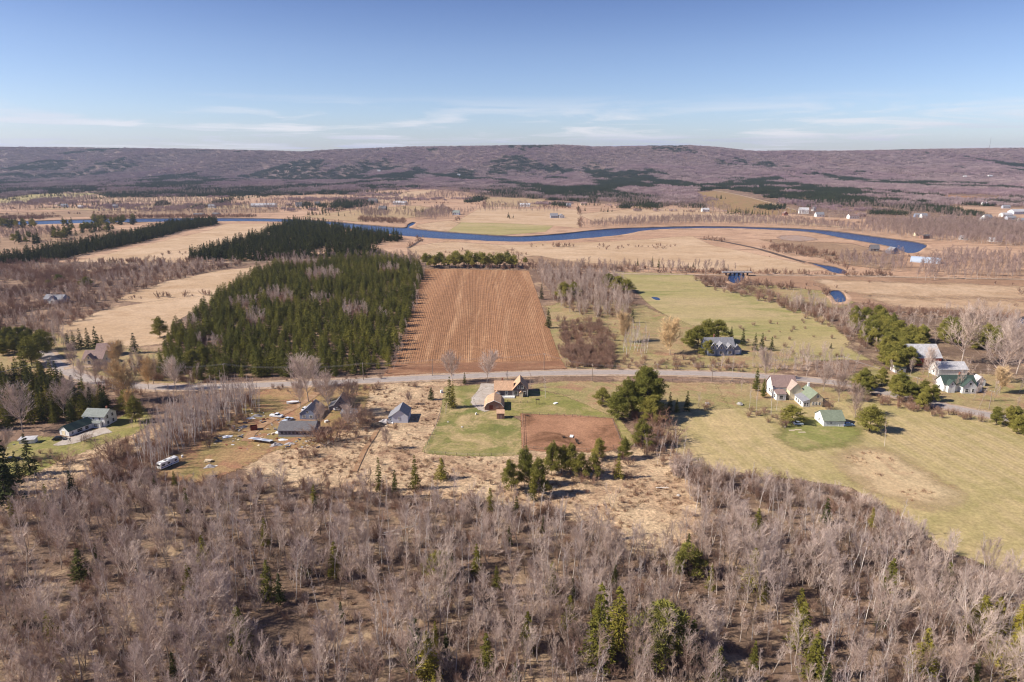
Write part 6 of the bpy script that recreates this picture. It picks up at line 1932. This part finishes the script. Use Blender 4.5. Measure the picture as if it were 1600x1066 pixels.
# --- far houses and barns
FAR = [  # px, py, w, d, wall h, roof h, ridge, wall, roof, name, label
    (412, 324, 52, 12, 4, 4, 'x', 'white', 'tinroof', 'poultry_barn', 'long low white barn beyond the river at the left'),
    (451, 322, 9, 8, 4, 3, 'x', 'brownwood', 'brownroof', 'house', 'small brown house right of the long white barn'),
    (467, 323, 14, 9, 5, 4, 'x', 'white', 'dkroof', 'house', 'white farmhouse with dark roof beyond the river'),
    (443, 327, 9, 7, 3, 2, 'x', 'white', 'brownroof', 'shed', 'low pale shed below the small brown house'),
    (496, 321, 12, 9, 4, 4, 'x', 'dkshingle', 'dkroof', 'house', 'dark house beside the riverside clump of trees'),
    (582, 318, 20, 11, 6, 5, 'x', 'greysid', 'dkroof', 'house', 'large grey gabled house behind the far trees'),
    (597, 329, 15, 10, 4, 5, 'x', 'dkshingle', 'dkroof', 'house', 'dark roofed house on the green slope above the river'),
    (624, 320, 30, 14, 4, 4, 'x', 'greysid', 'tinroof', 'barn', 'wide pale barn right of the large grey house'),
    (712, 336, 13, 10, 4, 4, 'x', 'lavsid', 'slategreen', 'house', 'pale blue green house alone in the riverside field'),
    (820, 323, 22, 9, 4, 3, 'x', 'white', 'tinroof', 'barn', 'white roofed barn behind the pale stubble field'),
    (866, 341, 13, 9, 4, 4, 'x', 'greysid', 'greyroof', 'house', 'grey house in the middle of the pale riverside field'),
    (878, 341, 9, 8, 4, 3, 'y', 'white', 'greyroof', 'house', 'small pale house right of the grey one in the riverside field'),
    (889, 323, 10, 8, 4, 3, 'x', 'white', 'greyroof', 'house', 'white far house between two dark trees'),
    (912, 321, 14, 9, 4, 3, 'x', 'cream', 'brownroof', 'house', 'cream far house right of the dark trees'),
    (1103, 331, 14, 9, 4, 3, 'x', 'white', 'tinroof', 'house', 'white house below the hillside field'),
    (1228, 337, 8, 7, 4, 3, 'y', 'brick', 'brownroof', 'house', 'small red house left of the white ones on the hill'),
    (1256, 334, 17, 10, 6, 5, 'x', 'white', 'tinroof', 'house', 'tall white farmhouse at the end of the hill lane'),
    (1282, 339, 15, 9, 4, 4, 'x', 'white', 'greyroof', 'house', 'white house right of the tall white farmhouse'),
    (1273, 330, 6, 6, 4, 4, 'y', 'white', 'greyroof', 'house', 'little white house behind the white pair'),
    (1335, 342, 18, 9, 5, 3, 'x', 'white', 'brownroof', 'house', 'long white house with a brown end in the far trees'),
    (1347, 339, 16, 9, 4, 3, 'x', 'brick', 'brownroof', 'house', 'red roofed house behind the long white one'),
    (1445, 341, 10, 8, 4, 4, 'x', 'white', 'greyroof', 'house', 'white house by the dark far spruce belt'),
    (1436, 340, 13, 8, 4, 3, 'x', 'bluegrey', 'greyroof', 'house', 'blue grey house left of the dark spruce belt'),
    (1545, 344, 13, 9, 5, 4, 'x', 'white', 'greyroof', 'house', 'bright white house at the far right'),
    (1537, 345, 9, 8, 3, 2, 'x', 'white', 'tinroof', 'shed', 'low white shed left of the bright white house'),
    (1575, 339, 20, 10, 4, 3, 'x', 'white', 'tinroof', 'barn', 'pale roofed barn in the far right hamlet'),
    (1597, 335, 38, 14, 5, 4, 'x', 'lavsid', 'tinroof', 'barn', 'largest pale barn cut by the right edge'),
    (1581, 344, 14, 9, 4, 3, 'x', 'greysid', 'greyroof', 'house', 'grey house in front of the far right hamlet'),
    (1598, 348, 10, 8, 4, 3, 'x', 'white', 'greyroof', 'house', 'small white house at the right edge of the hamlet'),
    (1450, 373, 14, 8, 3, 2, 'x', 'brownwood', 'dkroof', 'house', 'brown bungalow in the bare trees beyond the river end'),
    (1436, 369, 10, 7, 3, 2, 'x', 'cream', 'brownroof', 'house', 'cream bungalow left of the brown one'),
    (1506, 375, 8, 6, 3, 2, 'x', 'white', 'tinroof', 'shed', 'small white roofed shed beside the far lane'),
    (1556, 378, 14, 6, 3, 2, 'x', 'white', 'tinroof', 'shed', 'long white roofed shed beside the far lane'),
    (1367, 393, 9, 7, 3, 4, 'x', 'dkshingle', 'dkroof', 'house', 'dark cottage on the near river bank'),
    (1398, 397, 10, 8, 3, 4, 'y', 'bluegrey', 'greyroof', 'house', 'blue grey cottage left of the arched barn'),
    (100, 324, 12, 8, 4, 3, 'x', 'white', 'greyroof', 'house', 'white house in the far left hamlet'),
    (88, 322, 9, 8, 4, 3, 'x', 'cream', 'brownroof', 'house', 'cream house in the far left hamlet'),
    (125, 325, 8, 7, 3, 2, 'x', 'white', 'tinroof', 'shed', 'white shed at the right of the far left hamlet'),
    (180, 325, 9, 7, 4, 3, 'x', 'greysid', 'greyroof', 'house', 'grey house in the far left meadow'),
    (4, 310, 12, 9, 5, 3, 'x', 'white', 'brownroof', 'house', 'pale house at the left edge below the ridge'),
    (330, 325, 13, 8, 4, 3, 'x', 'white', 'greyroof', 'house', 'white house near the far spruce row'),
    (310, 338, 18, 8, 3, 2, 'x', 'dkshingle', 'dkroof', 'shed', 'dark low shed on the far river bank'),
    (336, 337, 12, 8, 3, 2, 'x', 'greysid', 'dkroof', 'shed', 'grey low shed right of the dark one on the far bank'),
    (758, 304, 10, 8, 5, 4, 'x', 'brick', 'brownroof', 'house', 'red house at the foot of the wooded slope'),
    (767, 303, 9, 8, 5, 4, 'y', 'brick', 'brownroof', 'house', 'second red house at the foot of the wooded slope'),
    (1052, 307, 10, 8, 4, 3, 'x', 'cream', 'brownroof', 'house', 'cream house in the woods left of the hillside field'),
    (592, 269, 16, 10, 8, 5, 'x', 'white', 'tinroof', 'house', 'tiny pale house high in the far woods'),
    (717, 276, 16, 10, 8, 5, 'x', 'white', 'tinroof', 'house', 'white house high on the far slope'),
    (738, 268, 18, 10, 8, 5, 'x', 'cream', 'brownroof', 'house', 'cream house highest on the far slope'),
    (910, 273, 16, 10, 8, 5, 'x', 'brick', 'brownroof', 'house', 'reddish house high on the far slope right of centre'),
    (1548, 278, 22, 12, 8, 5, 'x', 'white', 'tinroof', 'house', 'white house on the far slope at the right'),
    (1508, 279, 14, 10, 8, 5, 'x', 'white', 'tinroof', 'house', 'smaller white house on the far slope at the right'),
    (1540, 321, 12, 8, 4, 3, 'x', 'white', 'tinroof', 'house', 'white house behind the far right field'),
    (1573, 326, 14, 8, 4, 3, 'x', 'greysid', 'greyroof', 'house', 'grey house behind the far right field'),
]


def hit(px, py):
    """march the sight line to the sloping ground"""
    x = (px - 800.0) / F; y = -(py - 533.0) / F
    dz = y * math.cos(PITCH) - math.sin(PITCH); dy = y * math.sin(PITCH) + math.cos(PITCH)
    for t_ in np.arange(1500, 6500, 8):
        if H + dz * t_ < float(hz(x * t_, dy * t_)): return (x * t_, dy * t_, float(hz(x * t_, dy * t_)))
    return (x * 4800, dy * 4800, float(hz(x * 4800, dy * 4800)))


for px, py, w_, d_, hw_, hr_, rd, wm, rm, nm, lb in FAR:
    loc = (*P(px, py), 0) if py > 295 else hit(px, py)
    h = empty(nm, loc, random.uniform(-.25, .25), lb, {'house': 'house', 'shed': 'shed'}.get(nm, 'barn'))
    v1 = volume(h, 0, d_ / 2, w_, d_, hw_, hr_, rd, wm, rm, .4, .2)
    k = max(2, int(w_ / 4))
    for i in range(min(k, 8)): window(v1, 'front', -w_ / 2 + w_ * (i + .5) / min(k, 8), hw_ * .52, 1.3, 1.4)

# --- radio mast on the ridge
x0 = (1543 - 800) / F * (YC * math.cos(PITCH)); z0 = float(hz(x0, YC))
h = empty('radio_mast', (x0, YC, z0), 0, 'thin radio mast standing on the ridge at the right', 'mast')
mb = MB()
for k in range(3):
    a_ = k * 2.094
    mb.tube((math.cos(a_) * 1.0, math.sin(a_) * 1.0, 0), (math.cos(a_) * .4, math.sin(a_) * .4, 74), .28, n=4)
mb.build('lattice', M['wire'], h)
mb = MB()
for k in range(12):
    mb.box((0, 0, 4 + k * 6), (1.4, 1.4, .3))
mb.build('cross_brace', M['wire'], h)

# --- bridge on the rail trail
x0, y0 = P(1151, 431)
h = empty('bridge', (x0, y0), R(0), 'low dark trestle bridge carrying the rail trail over the creek', 'bridge')
mb = MB(); mb.box((0, 0, 3.2), (26, 4, .7)); mb.build('bridge_deck', M['junk'], h)
for k in range(6):
    mb = MB(); mb.box((-9.5 + k * 3.8, 0, 1.5), (.5, 3.4, 2.9)); mb.build('pier', M['dkbark'], h)
for sg in (-1, 1):
    mb = MB(); mb.box((0, sg * 1.9, 4.5), (24, .12, .14))
    for k in range(9): mb.box((-12 + k * 3, sg * 1.9, 4.0), (.12, .12, 1.0))
    mb.build('railing', M['weathered'], h)

# ------------------------------------------------------------------ vehicles and yard things
def car(loc, rz, paint, label, pickup=False, L=4.5):
    root = empty('pickup_truck' if pickup else 'parked_car', loc, rz, label, 'truck' if pickup else 'car')
    W = 1.8; hl = L / 2
    if pickup: pr = [(-hl, .45), (-hl, 1.05), (-hl + 1.9, 1.08), (-hl + 2.0, 1.05), (hl - 1.3, 1.08), (hl - .15, .95), (hl, .75), (hl, .45)]
    else: pr = [(-hl, .4), (-hl + .05, .85), (-hl + .5, .98), (hl - 1.3, .98), (hl - .2, .82), (hl, .6), (hl, .4)]
    mb = MB(); mb.prism(pr, -W / 2, W / 2, 'y'); mb.build('body', M[paint], root, bevel=.06)
    cb = [(-.4, .98), (-.15, 1.66), (.9, 1.68), (1.35, .98)] if pickup else [(-hl + .5, .96), (-hl + 1.1, 1.42), (.35, 1.46), (hl - 1.35, .96)]
    mb = MB(); mb.prism(cb, -W / 2 + .12, W / 2 - .12, 'y'); c_ = mb.build('cabin', M['glass'], root, bevel=.04)
    rf = MB(); rf.box(((cb[1][0] + cb[2][0]) / 2, 0, cb[1][1] + .04), (cb[2][0] - cb[1][0] + .15, W - .3, .07)); rf.build('roof_panel', M[paint], c_)
    for sx_ in (-1, 1):
        for sy_ in (-1, 1):
            mb = MB(); mb.tube((sx_ * L * .31, sy_ * (W / 2 - .2), .33), (sx_ * L * .31, sy_ * (W / 2 + .02), .33), .33, n=14); t_ = mb.build('wheel', M['tyre'], root)
            mb = MB(); mb.tube((sx_ * L * .31, sy_ * (W / 2), .33), (sx_ * L * .31, sy_ * (W / 2 + .04), .33), .19, n=10); mb.build('rim', M['metal'], t_)
    for sy_ in (-1, 1):
        mb = MB(); mb.box((hl - .03, sy_ * .62, .72), (.1, .32, .14)); mb.build('headlight', M['metal'], root)
        mb = MB(); mb.box((-hl + .01, sy_ * .66, .75), (.08, .22, .2)); mb.build('tail_light', M['lamp'], root)
    return root


car(P(93, 688), R(12), 'carblack', 'black car parked before the garage gable at the left')
car(P(20, 720), R(30), 'carblack', 'dark car half hidden behind the spruce at the left lawn')
car(P(1325, 666), R(5), 'carblue', 'blue car in the shade beside the white shed')
car(P(449, 659), R(62), 'carsilver', 'pale blue pickup truck beside the grey roofed house', True, 5.6)
car(P(432, 652), R(-12), 'carwhite', 'white pickup truck with an open bed in the cluttered yard', True, 5.4)
car(P(1247, 664), R(0), 'carsilver', 'small pale car under the round pine by the cream house', L=3.6)
car(P(478, 641), R(75), 'carwhite', 'white car behind the grey roofed house in the yard')
car(P(530, 641), R(20), 'carwhite', 'white car under the trees by the old dark barn')

# camper trailer
h = empty('camper_trailer', P(263, 729), R(62), 'white camper trailer with blue stripe parked at the edge of the yard', 'camper', sc=.88)
L_, W_, Hh = 7.6, 2.4, 2.5
mb = MB(); mb.prism([(-L_ / 2, .55), (-L_ / 2 - .12, 1.4), (-L_ / 2, 2.75), (-L_ / 2 + .2, 2.95), (L_ / 2 - .2, 2.95), (L_ / 2, 2.75), (L_ / 2 + .15, 1.4), (L_ / 2, .55)], -W_ / 2, W_ / 2, 'y'); mb.build('body', M['white'], h, bevel=.07)
for sy_ in (-1, 1):
    mb = MB(); mb.box((0, sy_ * (W_ / 2 + .012), 1.15), (L_ - .4, .03, .28)); mb.build('stripe', M['bluestripe'], h)
    for u, w2 in ((-2.6, 1.2), (-.4, 1.0), (2.6, 1.0)):
        mb = MB(); mb.box((u, sy_ * (W_ / 2 + .02), 1.95), (w2, .05, .65)); mb.build('window', M['glass'], h)
mb = MB(); mb.box((1.2, -W_ / 2 - .02, 1.6), (.75, .05, 1.85)); mb.build('door', M['lavsid'], h)
mb = MB(); mb.box((-L_ / 2 - .09, 0, 2.05), (.08, 1.7, .6)); mb.build('window', M['glass'], h)
mb = MB(); mb.box((L_ / 2 + .09, 0, 2.05), (.08, 1.5, .5)); mb.build('window', M['glass'], h)
mb = MB(); mb.box((-1.0, 0, 3.06), (.9, .7, .22)); mb.build('roof_vent', M['junk'], h)
mb = MB(); mb.box((1.6, .2, 3.02), (.5, .5, .14)); mb.build('roof_vent', M['junk'], h)
for sx_ in (-.5, .5):
    for sy_ in (-1, 1):
        mb = MB(); mb.tube((sx_, sy_ * (W_ / 2 - .25), .36), (sx_, sy_ * (W_ / 2 + .01), .36), .36, n=12); mb.build('wheel', M['tyre'], h)
mb = MB(); mb.tube((L_ / 2, .5, .6), (L_ / 2 + 1.3, 0, .55), .06); mb.tube((L_ / 2, -.5, .6), (L_ / 2 + 1.3, 0, .55), .06); mb.tube((L_ / 2 + 1.2, 0, 0), (L_ / 2 + 1.2, 0, .6), .05); mb.build('hitch', M['rust'], h)

# boat under a tarp
h = empty('boat', P(458, 631), R(200), 'small white covered boat on the yard grass', 'boat')
mb = MB()
st = [(-2.4, .75, .9), (-1.2, .95, .95), (.4, .95, 1.0), (1.8, .6, 1.1), (2.6, .06, 1.25)]
vs_ = []
for x, w_, zt in st: vs_ += [(x, -w_, zt), (x, -w_ * .55, .35), (x, w_ * .55, .35), (x, w_, zt), (x, 0, zt + .55 * (1 - abs(x) / 3))]
fs_ = []
for i in range(4):
    a_, b_ = i * 5, i * 5 + 5
    fs_ += [(a_, a_ + 1, b_ + 1, b_), (a_ + 1, a_ + 2, b_ + 2, b_ + 1), (a_ + 2, a_ + 3, b_ + 3, b_ + 2), (a_ + 3, a_ + 4, b_ + 4, b_ + 3), (a_ + 4, a_, b_, b_ + 4)]
fs_ += [(0, 4, 3, 2, 1), (20, 21, 22, 23, 24)]
mb.poly(vs_, fs_); mb.build('hull', M['tarp'], h)
mb = MB(); mb.tube((-1.6, -.8, .32), (-1.6, .8, .32), .3, n=10); mb.build('wheel', M['tyre'], h)


def crumpled(name, px, py, s3, mat, label, rz=0, seed=0, cat='tarp'):
    """a slumped sheet or heap: displaced, faceted, sitting on the ground"""
    rs = np.random.RandomState(seed)
    n_ = 9
    u = np.linspace(-1, 1, n_)
    X, Y = np.meshgrid(u, u)
    r = np.sqrt(X ** 2 + Y ** 2).clip(0, 1)
    Z = (1 - r ** 2) * (.6 + .6 * rs.rand(n_, n_)) * s3[2]
    ang = np.arctan2(Y, X)
    k_ = 1 + .18 * np.sin(ang * 3 + seed)
    V_ = np.stack([(X * k_ * s3[0] / 2).ravel(), (Y * k_ * s3[1] / 2).ravel(), Z.ravel()], 1)
    i_, j_ = np.meshgrid(np.arange(n_ - 1), np.arange(n_ - 1))
    a_ = (j_ * n_ + i_).ravel()
    o = add(name, mesh_np(name, V_, [np.stack([a_, a_ + 1, a_ + n_ + 1, a_ + n_], 1)], [M[mat]]), loc=(*P(px, py), 0.05 + .1), rz=rz)
    return tag(o, label, cat)


crumpled('tarp_heap', 355, 683, (3.4, 2.2, .5), 'tarp', 'white tarp lying on the yard grass', .3, 1)
crumpled('tarp_heap', 341, 690, (2.6, 1.8, .7), 'darktarp', 'dark tarp heap left of the white tarp', .2, 2)
crumpled('tarp_heap', 391, 654, (3.2, 1.4, .4), 'tarp', 'flat white sheet in the upper yard', .1, 3)
crumpled('scrap_heap', 402, 651, (4, 2.0, .9), 'junk', 'heap of grey scrap in the upper yard', .1, 4, 'scrap')
crumpled('scrap_heap', 437, 676, (3, 2.4, .8), 'tarp', 'white scrap heap at the left end of the long shed', .5, 5, 'scrap')
crumpled('scrap_heap', 380, 668, (3, 2, .6), 'junk', 'dull scrap heap left of the rusty box', .5, 6, 'scrap')
crumpled('scrap_heap', 442, 688, (3.2, 1.3, .5), 'tarp', 'white curved sheet below the long shed', .0, 7, 'scrap')
crumpled('scrap_heap', 432, 696, (4, 2.2, .9), 'junk', 'dark scrap heap below the sagging roof', .2, 8, 'scrap')
crumpled('scrap_heap', 453, 694, (3.5, 1.6, .6), 'junk', 'brown scrap heap in front of the long shed', .1, 9, 'scrap')
crumpled('brush_pile', 602, 660, (5, 3, 1.3), 'junk', 'grey and white scrap pile left of the grey barn', .1, 10, 'pile')
crumpled('brush_pile', 591, 665, (5.5, 3, 1.3), 'dkbark', 'dark brush pile left of the grey barn', .2, 11, 'pile')
crumpled('scrap_heap', 335, 745, (1.8, 1.0, .6), 'darktarp', 'black scrap lying on the grass below the camper', .2, 12, 'scrap')

h = empty('scrap_container', P(397, 672), R(20), 'open rusty red container in the cluttered yard', 'container')
mb = MB(); mb.box((0, -.9, .9), (2.4, .12, 1.8)); mb.box((0, .9, .9), (2.4, .12, 1.8)); mb.box((-1.2, 0, 1.1), (.12, 1.9, 2.2)); mb.box((1.2, 0, .9), (.12, 1.9, 1.8)); mb.box((0, 0, .12), (2.4, 1.8, .12)); mb.build('box', M['rust'], h)
for k in range(4):
    mb = MB(); mb.box((-.9 + k * .6, -1.0, .9), (.1, .1, 1.75)); mb.build('rib', M['rust'], h)

h = empty('sagging_roof', P(408, 691), R(-14), 'long low shelter with a sagging metal roof in the yard', 'shelter')
for k in range(5):
    mb = MB(); mb.box((-3.6 + k * 1.8, 0, 1.25 - .06 * k), (1.78, 2.6, .07), 0, -.18 + .05 * (k % 2)); mb.build('roof_sheet', M['metal' if k % 2 else 'lavsid'], h)
for x in (-4.2, 0, 4.2):
    for y in (-1.1, 1.1):
        mb = MB(); mb.box((x, y, .55), (.12, .12, 1.1)); mb.build('post', M['post'], h)

h = empty('picnic_table', P(326, 722), R(-6), 'weathered picnic table standing on the yard grass', 'table')
for k in range(5):
    mb = MB(); mb.box((0, -.5 + k * .25, .78), (2.4, .23, .05)); mb.build('plank', M['plank'], h)
for sy_ in (-1, 1):
    mb = MB(); mb.box((0, sy_ * .95, .45), (2.4, .26, .05)); mb.build('bench', M['plank'], h)
for sx_ in (-1, 1):
    mb = MB(); mb.tube((sx_ * .8, -.9, 0), (sx_ * .8, .3, .76), .06); mb.tube((sx_ * .8, .9, 0), (sx_ * .8, -.3, .76), .06); mb.tube((sx_ * .8, -.95, .4), (sx_ * .8, .95, .4), .05); mb.build('leg', M['post'], h)
crumpled('scrap_heap', 328, 730, (3.2, 2.0, .8), 'junk', 'jumbled grey rubbish just below the picnic table', .1, 21, 'scrap')
h = empty('sheet', P(335, 729), R(20), 'white panel lying on the grass beside the picnic table', 'panel')
mb = MB(); mb.box((0, 0, .12), (1.9, .5, .08)); mb.build('board', M['white'], h)
h = empty('bucket', P(285, 715), 0, 'white drum beside the front of the camper trailer', 'drum')
mb = MB(); mb.tube((0, 0, 0), (0, 0, .8), .35, n=14); mb.build('drum', M['white'], h)
mb = MB(); mb.tube((0, 0, .8), (0, 0, .86), .38, n=14); mb.build('lid', M['white'], h)

# small pieces scattered about the yard
k = 0
for px, py, w_, hgt, mt, lb in ((430, 672, .9, .7, 'junk', 'grey crate against the scrap at the long shed corner'), (426, 679, 1.1, .5, 'plank', 'tan crate beside the scrap left of the long shed'),
                                (418, 672, .8, .6, 'plank', 'pale crate on the earth track'), (484, 690, .7, .5, 'white', 'white box right in front of the long shed'),
                                (490, 690, .8, .5, 'plank', 'tan box right in front of the long shed'), (374, 674, .7, .5, 'white', 'white box in the weeds below the birches'),
                                (365, 668, .9, .6, 'white', 'larger white box in the weeds below the birches'), (412, 656, .9, .5, 'rust', 'rusty box below the white pickup'),
                                (510, 660, 1.4, .7, 'white', 'white box between the house and the shrubs'), (500, 641, 1.3, .8, 'white', 'white box at the back corner of the grey house'),
                                (690, 614, 1.0, 1.2, 'white', 'white box at the round conifer by the lawn'), (893, 683, 2.0, .4, 'white', 'pale trough lying in the brown paddock'),
                                (744, 648, .7, .7, 'white', 'pale box on the grass left of the gambrel barn'), (868, 631, 1.9, .35, 'white', 'white bench on the side lawn')):
    h = empty('crate', P(px, py), random.uniform(0, 1.5), lb, 'bench' if 'bench' in lb else 'trough' if 'trough' in lb else 'box')
    mb = MB(); mb.box((0, 0, hgt / 2), (w_, w_ * .6, hgt)); mb.build('box', M[mt], h, bevel=.03)
    mb = MB(); mb.box((0, 0, hgt + .03), (w_ + .08, w_ * .6 + .08, .06)); mb.build('lid', M[mt], h)
for px, py, L_, rz, lb in ((1237, 673, 2.2, .1, 'first pale board lying on the lawn below the cream house'), (1247, 672, 2.6, -.1, 'second pale board lying on the lawn below the cream house'),
                           (1253, 676, 2.8, .05, 'third pale board lying on the lawn below the cream house')):
    h = empty('board_stack', P(px, py), rz, lb, 'boards')
    for k in range(3):
        mb = MB(); mb.box((0, -.3 + k * .3, .12), (L_, .26, .1)); mb.build('plank', M['plank'], h)

# dark brush and roots in the paddock
def brush(px, py, s_, label, seed):
    T, B = shrub(seed, 1.6 * s_, 9, .05)
    T[:, [2, 5]] *= .45; B[:, [2, 5]] *= .45
    v, q, t_ = segs_mesh(np.r_[T, B], 3)
    o = add('brush_pile', mesh_np('brush_pile', v, [q, t_], [M['dkbark']]), loc=(*P(px, py), 0))
    return tag(o, label, 'brush')


brush(881, 685, 1.2, 'dark brush pile left of the pale trough in the paddock', 801)
brush(900, 689, 1.3, 'dark brush pile right of the pale trough in the paddock', 802)
brush(904, 694, 1.6, 'largest dark brush pile low in the paddock', 803)
brush(823, 651, 1.0, 'dark brush at the upper left corner of the paddock', 804)


# fences
def fence(label, pts, step=3.0, hgt=1.15, rails=2, wire=False):
    w = Pn(pts); o0 = w[0]
    h = empty('rail_fence' if not wire else 'wire_fence', (o0[0], o0[1], 0), 0, label, 'fence')
    pm = None
    L = 0
    for a_, b_ in zip(w[:-1], w[1:]):
        d_ = np.hypot(*(b_ - a_)); k = max(1, int(d_ / step))
        for i in range(k):
            p = a_ + (b_ - a_) * i / k - o0
            if pm is None:
                mb = MB(); mb.box((0, 0, hgt / 2), (.13, .13, hgt)); o = mb.build('post', M['post'], h, loc=(p[0], p[1], 0)); pm = o.data
            else: add('post', pm, h, loc=(p[0], p[1], 0))
        for r in range(rails):
            z = hgt * (.45 + .48 * r / max(1, rails - 1))
            mb = MB(); mb.tube((*(a_ - o0), z), (*(b_ - o0), z), .045 if not wire else .015, n=4); mb.build('rail', M['post'] if not wire else M['wire'], h)


fence('wooden rail fence round the brown paddock', [(816, 648), (870, 650), (956, 655), (966, 680), (972, 698), (930, 706), (850, 704), (818, 700), (816, 648)], 3.0)
fence('low garden fence on the lawn before the farmhouse', [(793, 629), (813, 630), (835, 630)], 2.2, 1.0, 2)
fence('wire fence along the roadside pasture', [(1035, 596), (1112, 597), (1170, 600)], 4, 1.2, 3, True)
fence('wire fence at the left edge of the green lawn', [(690, 640), (680, 670), (663, 706)], 3, 1.1, 3, True)
fence('wire fence between the lawn and the tan scrub', [(663, 708), (730, 713), (806, 712)], 3.5, 1.1, 3, True)
h = empty('arbor', P(840, 632), 0, 'small dark garden arbor at the end of the low fence', 'arbor')
for x in (-.6, .6):
    for y in (-.5, .5):
        mb = MB(); mb.box((x, y, 1.1), (.1, .1, 2.2)); mb.build('post', M['dkbark'], h)
for k in range(5):
    mb = MB(); mb.box((0, -.6 + k * .3, 2.25), (1.7, .08, .1)); mb.build('slat', M['dkbark'], h)


# utility poles and wires
def pole(px, py, label, hgt=8.5, rz=0.0):
    x, y = P(px, py)
    h = empty('utility_pole', (x, y), rz, label, 'pole', 'utility poles along the road')
    mb = MB(); mb.tube((0, 0, 0), (0, 0, hgt), .17, .11, 8); mb.build('pole', M['polewood'], h)
    mb = MB(); mb.box((0, -.14, hgt - .7), (.12, .12, .1)); mb.box((0, 0, hgt - .6), (.12, 2.2, .14)); mb.build('crossarm', M['polewood'], h)
    for s_ in (-.95, 0, .95):
        mb = MB(); mb.tube((0, s_, hgt - .53), (0, s_, hgt - .33), .06, n=6); mb.build('insulator', M['white'], h)
    return (x, y, hgt)


PL = [(-60, 592, 'pole beyond the left edge on the roadside'), (82, 585, 'utility pole at the bend before the brown roofed house'), (240, 600, 'utility pole among the golden willows'),
      (352, 595, 'utility pole in front of the plantation'), (455, 600, 'utility pole above the cluttered yard'), (568, 594, 'utility pole at the corner of the plantation'), (676, 588, 'utility pole left of the driveway entrance'),
      (850, 578, 'utility pole on the far side of the road behind the farmhouse'), (925, 596, 'utility pole on the grass between the farmhouse and the pines'), (1026, 595, 'utility pole right behind the big pine clump'),
      (1112, 597, 'utility pole before the blue grey house'), (1209, 588, 'utility pole beside the golden cedar'), (1316, 583, 'utility pole beyond the road behind the cream house'), (1430, 618, 'utility pole beside the roadside pines'),
      (1545, 640, 'leaning pole near the white farmhouse'), (1700, 668, 'pole beyond the right edge')]
PP = [pole(a_, b_, c_, rz=.1) for a_, b_, c_ in PL if 0 < a_ < 1600]
h = empty('power_line', (PP[0][0], PP[0][1], 0), 0, 'thin power lines strung along the road from pole to pole', 'wires')
o0 = Vector((PP[0][0], PP[0][1], 0))
for s_ in (-.95, 0, .95):
    mb = MB()
    for (a_, b_) in zip(PP[:-1], PP[1:]):
        p0 = Vector((a_[0], a_[1] + s_, a_[2] - .35)) - o0; p1 = Vector((b_[0], b_[1] + s_, b_[2] - .35)) - o0
        q0 = p0
        for i in range(1, 7):
            t_ = i / 6
            q1 = p0.lerp(p1, t_) - Vector((0, 0, 4 * t_ * (1 - t_) * .8))
            mb.tube(q0, q1, .018, n=3); q0 = q1
    mb.build('wire', M['wire'], h)
# line crossing the left stand
h = empty('utility_pole', P(-40, 640), 0, 'utility pole at the left edge above the dark stand', 'pole')
mb = MB(); mb.tube((0, 0, 0), (0, 0, 14), .2, .12, 8); mb.build('pole', M['polewood'], h)
h = empty('power_line', (0, 0, 0), 0, 'pale wires crossing above the dark stand at the left', 'wires')
x1, y1 = P(-40, 640); x2, y2, z2 = PP[0]
for s_ in (-.8, 0, .8):
    mb = MB(); q0 = Vector((x1, y1 + s_, 13.8))
    for i in range(1, 9):
        t_ = i / 8; q1 = Vector((x1, y1 + s_, 13.8)).lerp(Vector((x2, y2 + s_, z2)), t_) - Vector((0, 0, 4 * t_ * (1 - t_) * 1.2)); mb.tube(q0, q1, .04, n=3); q0 = q1
    mb.build('wire', M['wire'], h)

# fallen birch trunks in the wood
for px, py, L_, rz, lb in ((625, 830, 9, .35, 'fallen pale birch trunk lying in the wood gap'), (610, 838, 6, -.1, 'second fallen trunk below the first in the wood gap'), (1035, 765, 4, -.3, 'pale fallen trunk in the tan clearing')):
    h = empty('fallen_trunk', P(px, py), rz, lb, 'log')
    mb = MB(); mb.tube((-L_ / 2, 0, .35), (L_ / 2, 0, .9), .16, .07, 7); mb.build('trunk', M['birchbark'], h)
    mb = MB()
    for k in range(6):
        t_ = .3 + .1 * k; mb.tube((-L_ / 2 + L_ * t_, 0, .35 + .55 * t_), (-L_ / 2 + L_ * t_ + .8, (-1) ** k * .9, .9 + .55 * t_), .04, .01, 4)
    mb.build('branch', M['birchbark'], h)
# boulders in the lawn and yard
for i, (px, py, s_) in enumerate(((1105, 632, 1.0), (1156, 633, 1.3), (722, 668, .5), (700, 660, .4), (1060, 775, .6))):
    lb = ['pale boulder beside the small spruces', 'pale boulder at the foot of the pale tree group', 'small pale stone on the green lawn', 'smallest pale stone on the green lawn', 'pale stone in the tan clearing'][i]
    rs = np.random.RandomState(i)
    import bmesh
    bm = bmesh.new(); bmesh.ops.create_icosphere(bm, subdivisions=2, radius=s_)
    for v in bm.verts: v.co *= rs.uniform(.8, 1.15); v.co.z *= .65
    me = bpy.data.meshes.new('boulder'); bm.to_mesh(me); bm.free(); me.materials.append(M['rock'])
    o = add('boulder', me, loc=(*P(px, py), s_ * .3)); tag(o, lb, 'rock')
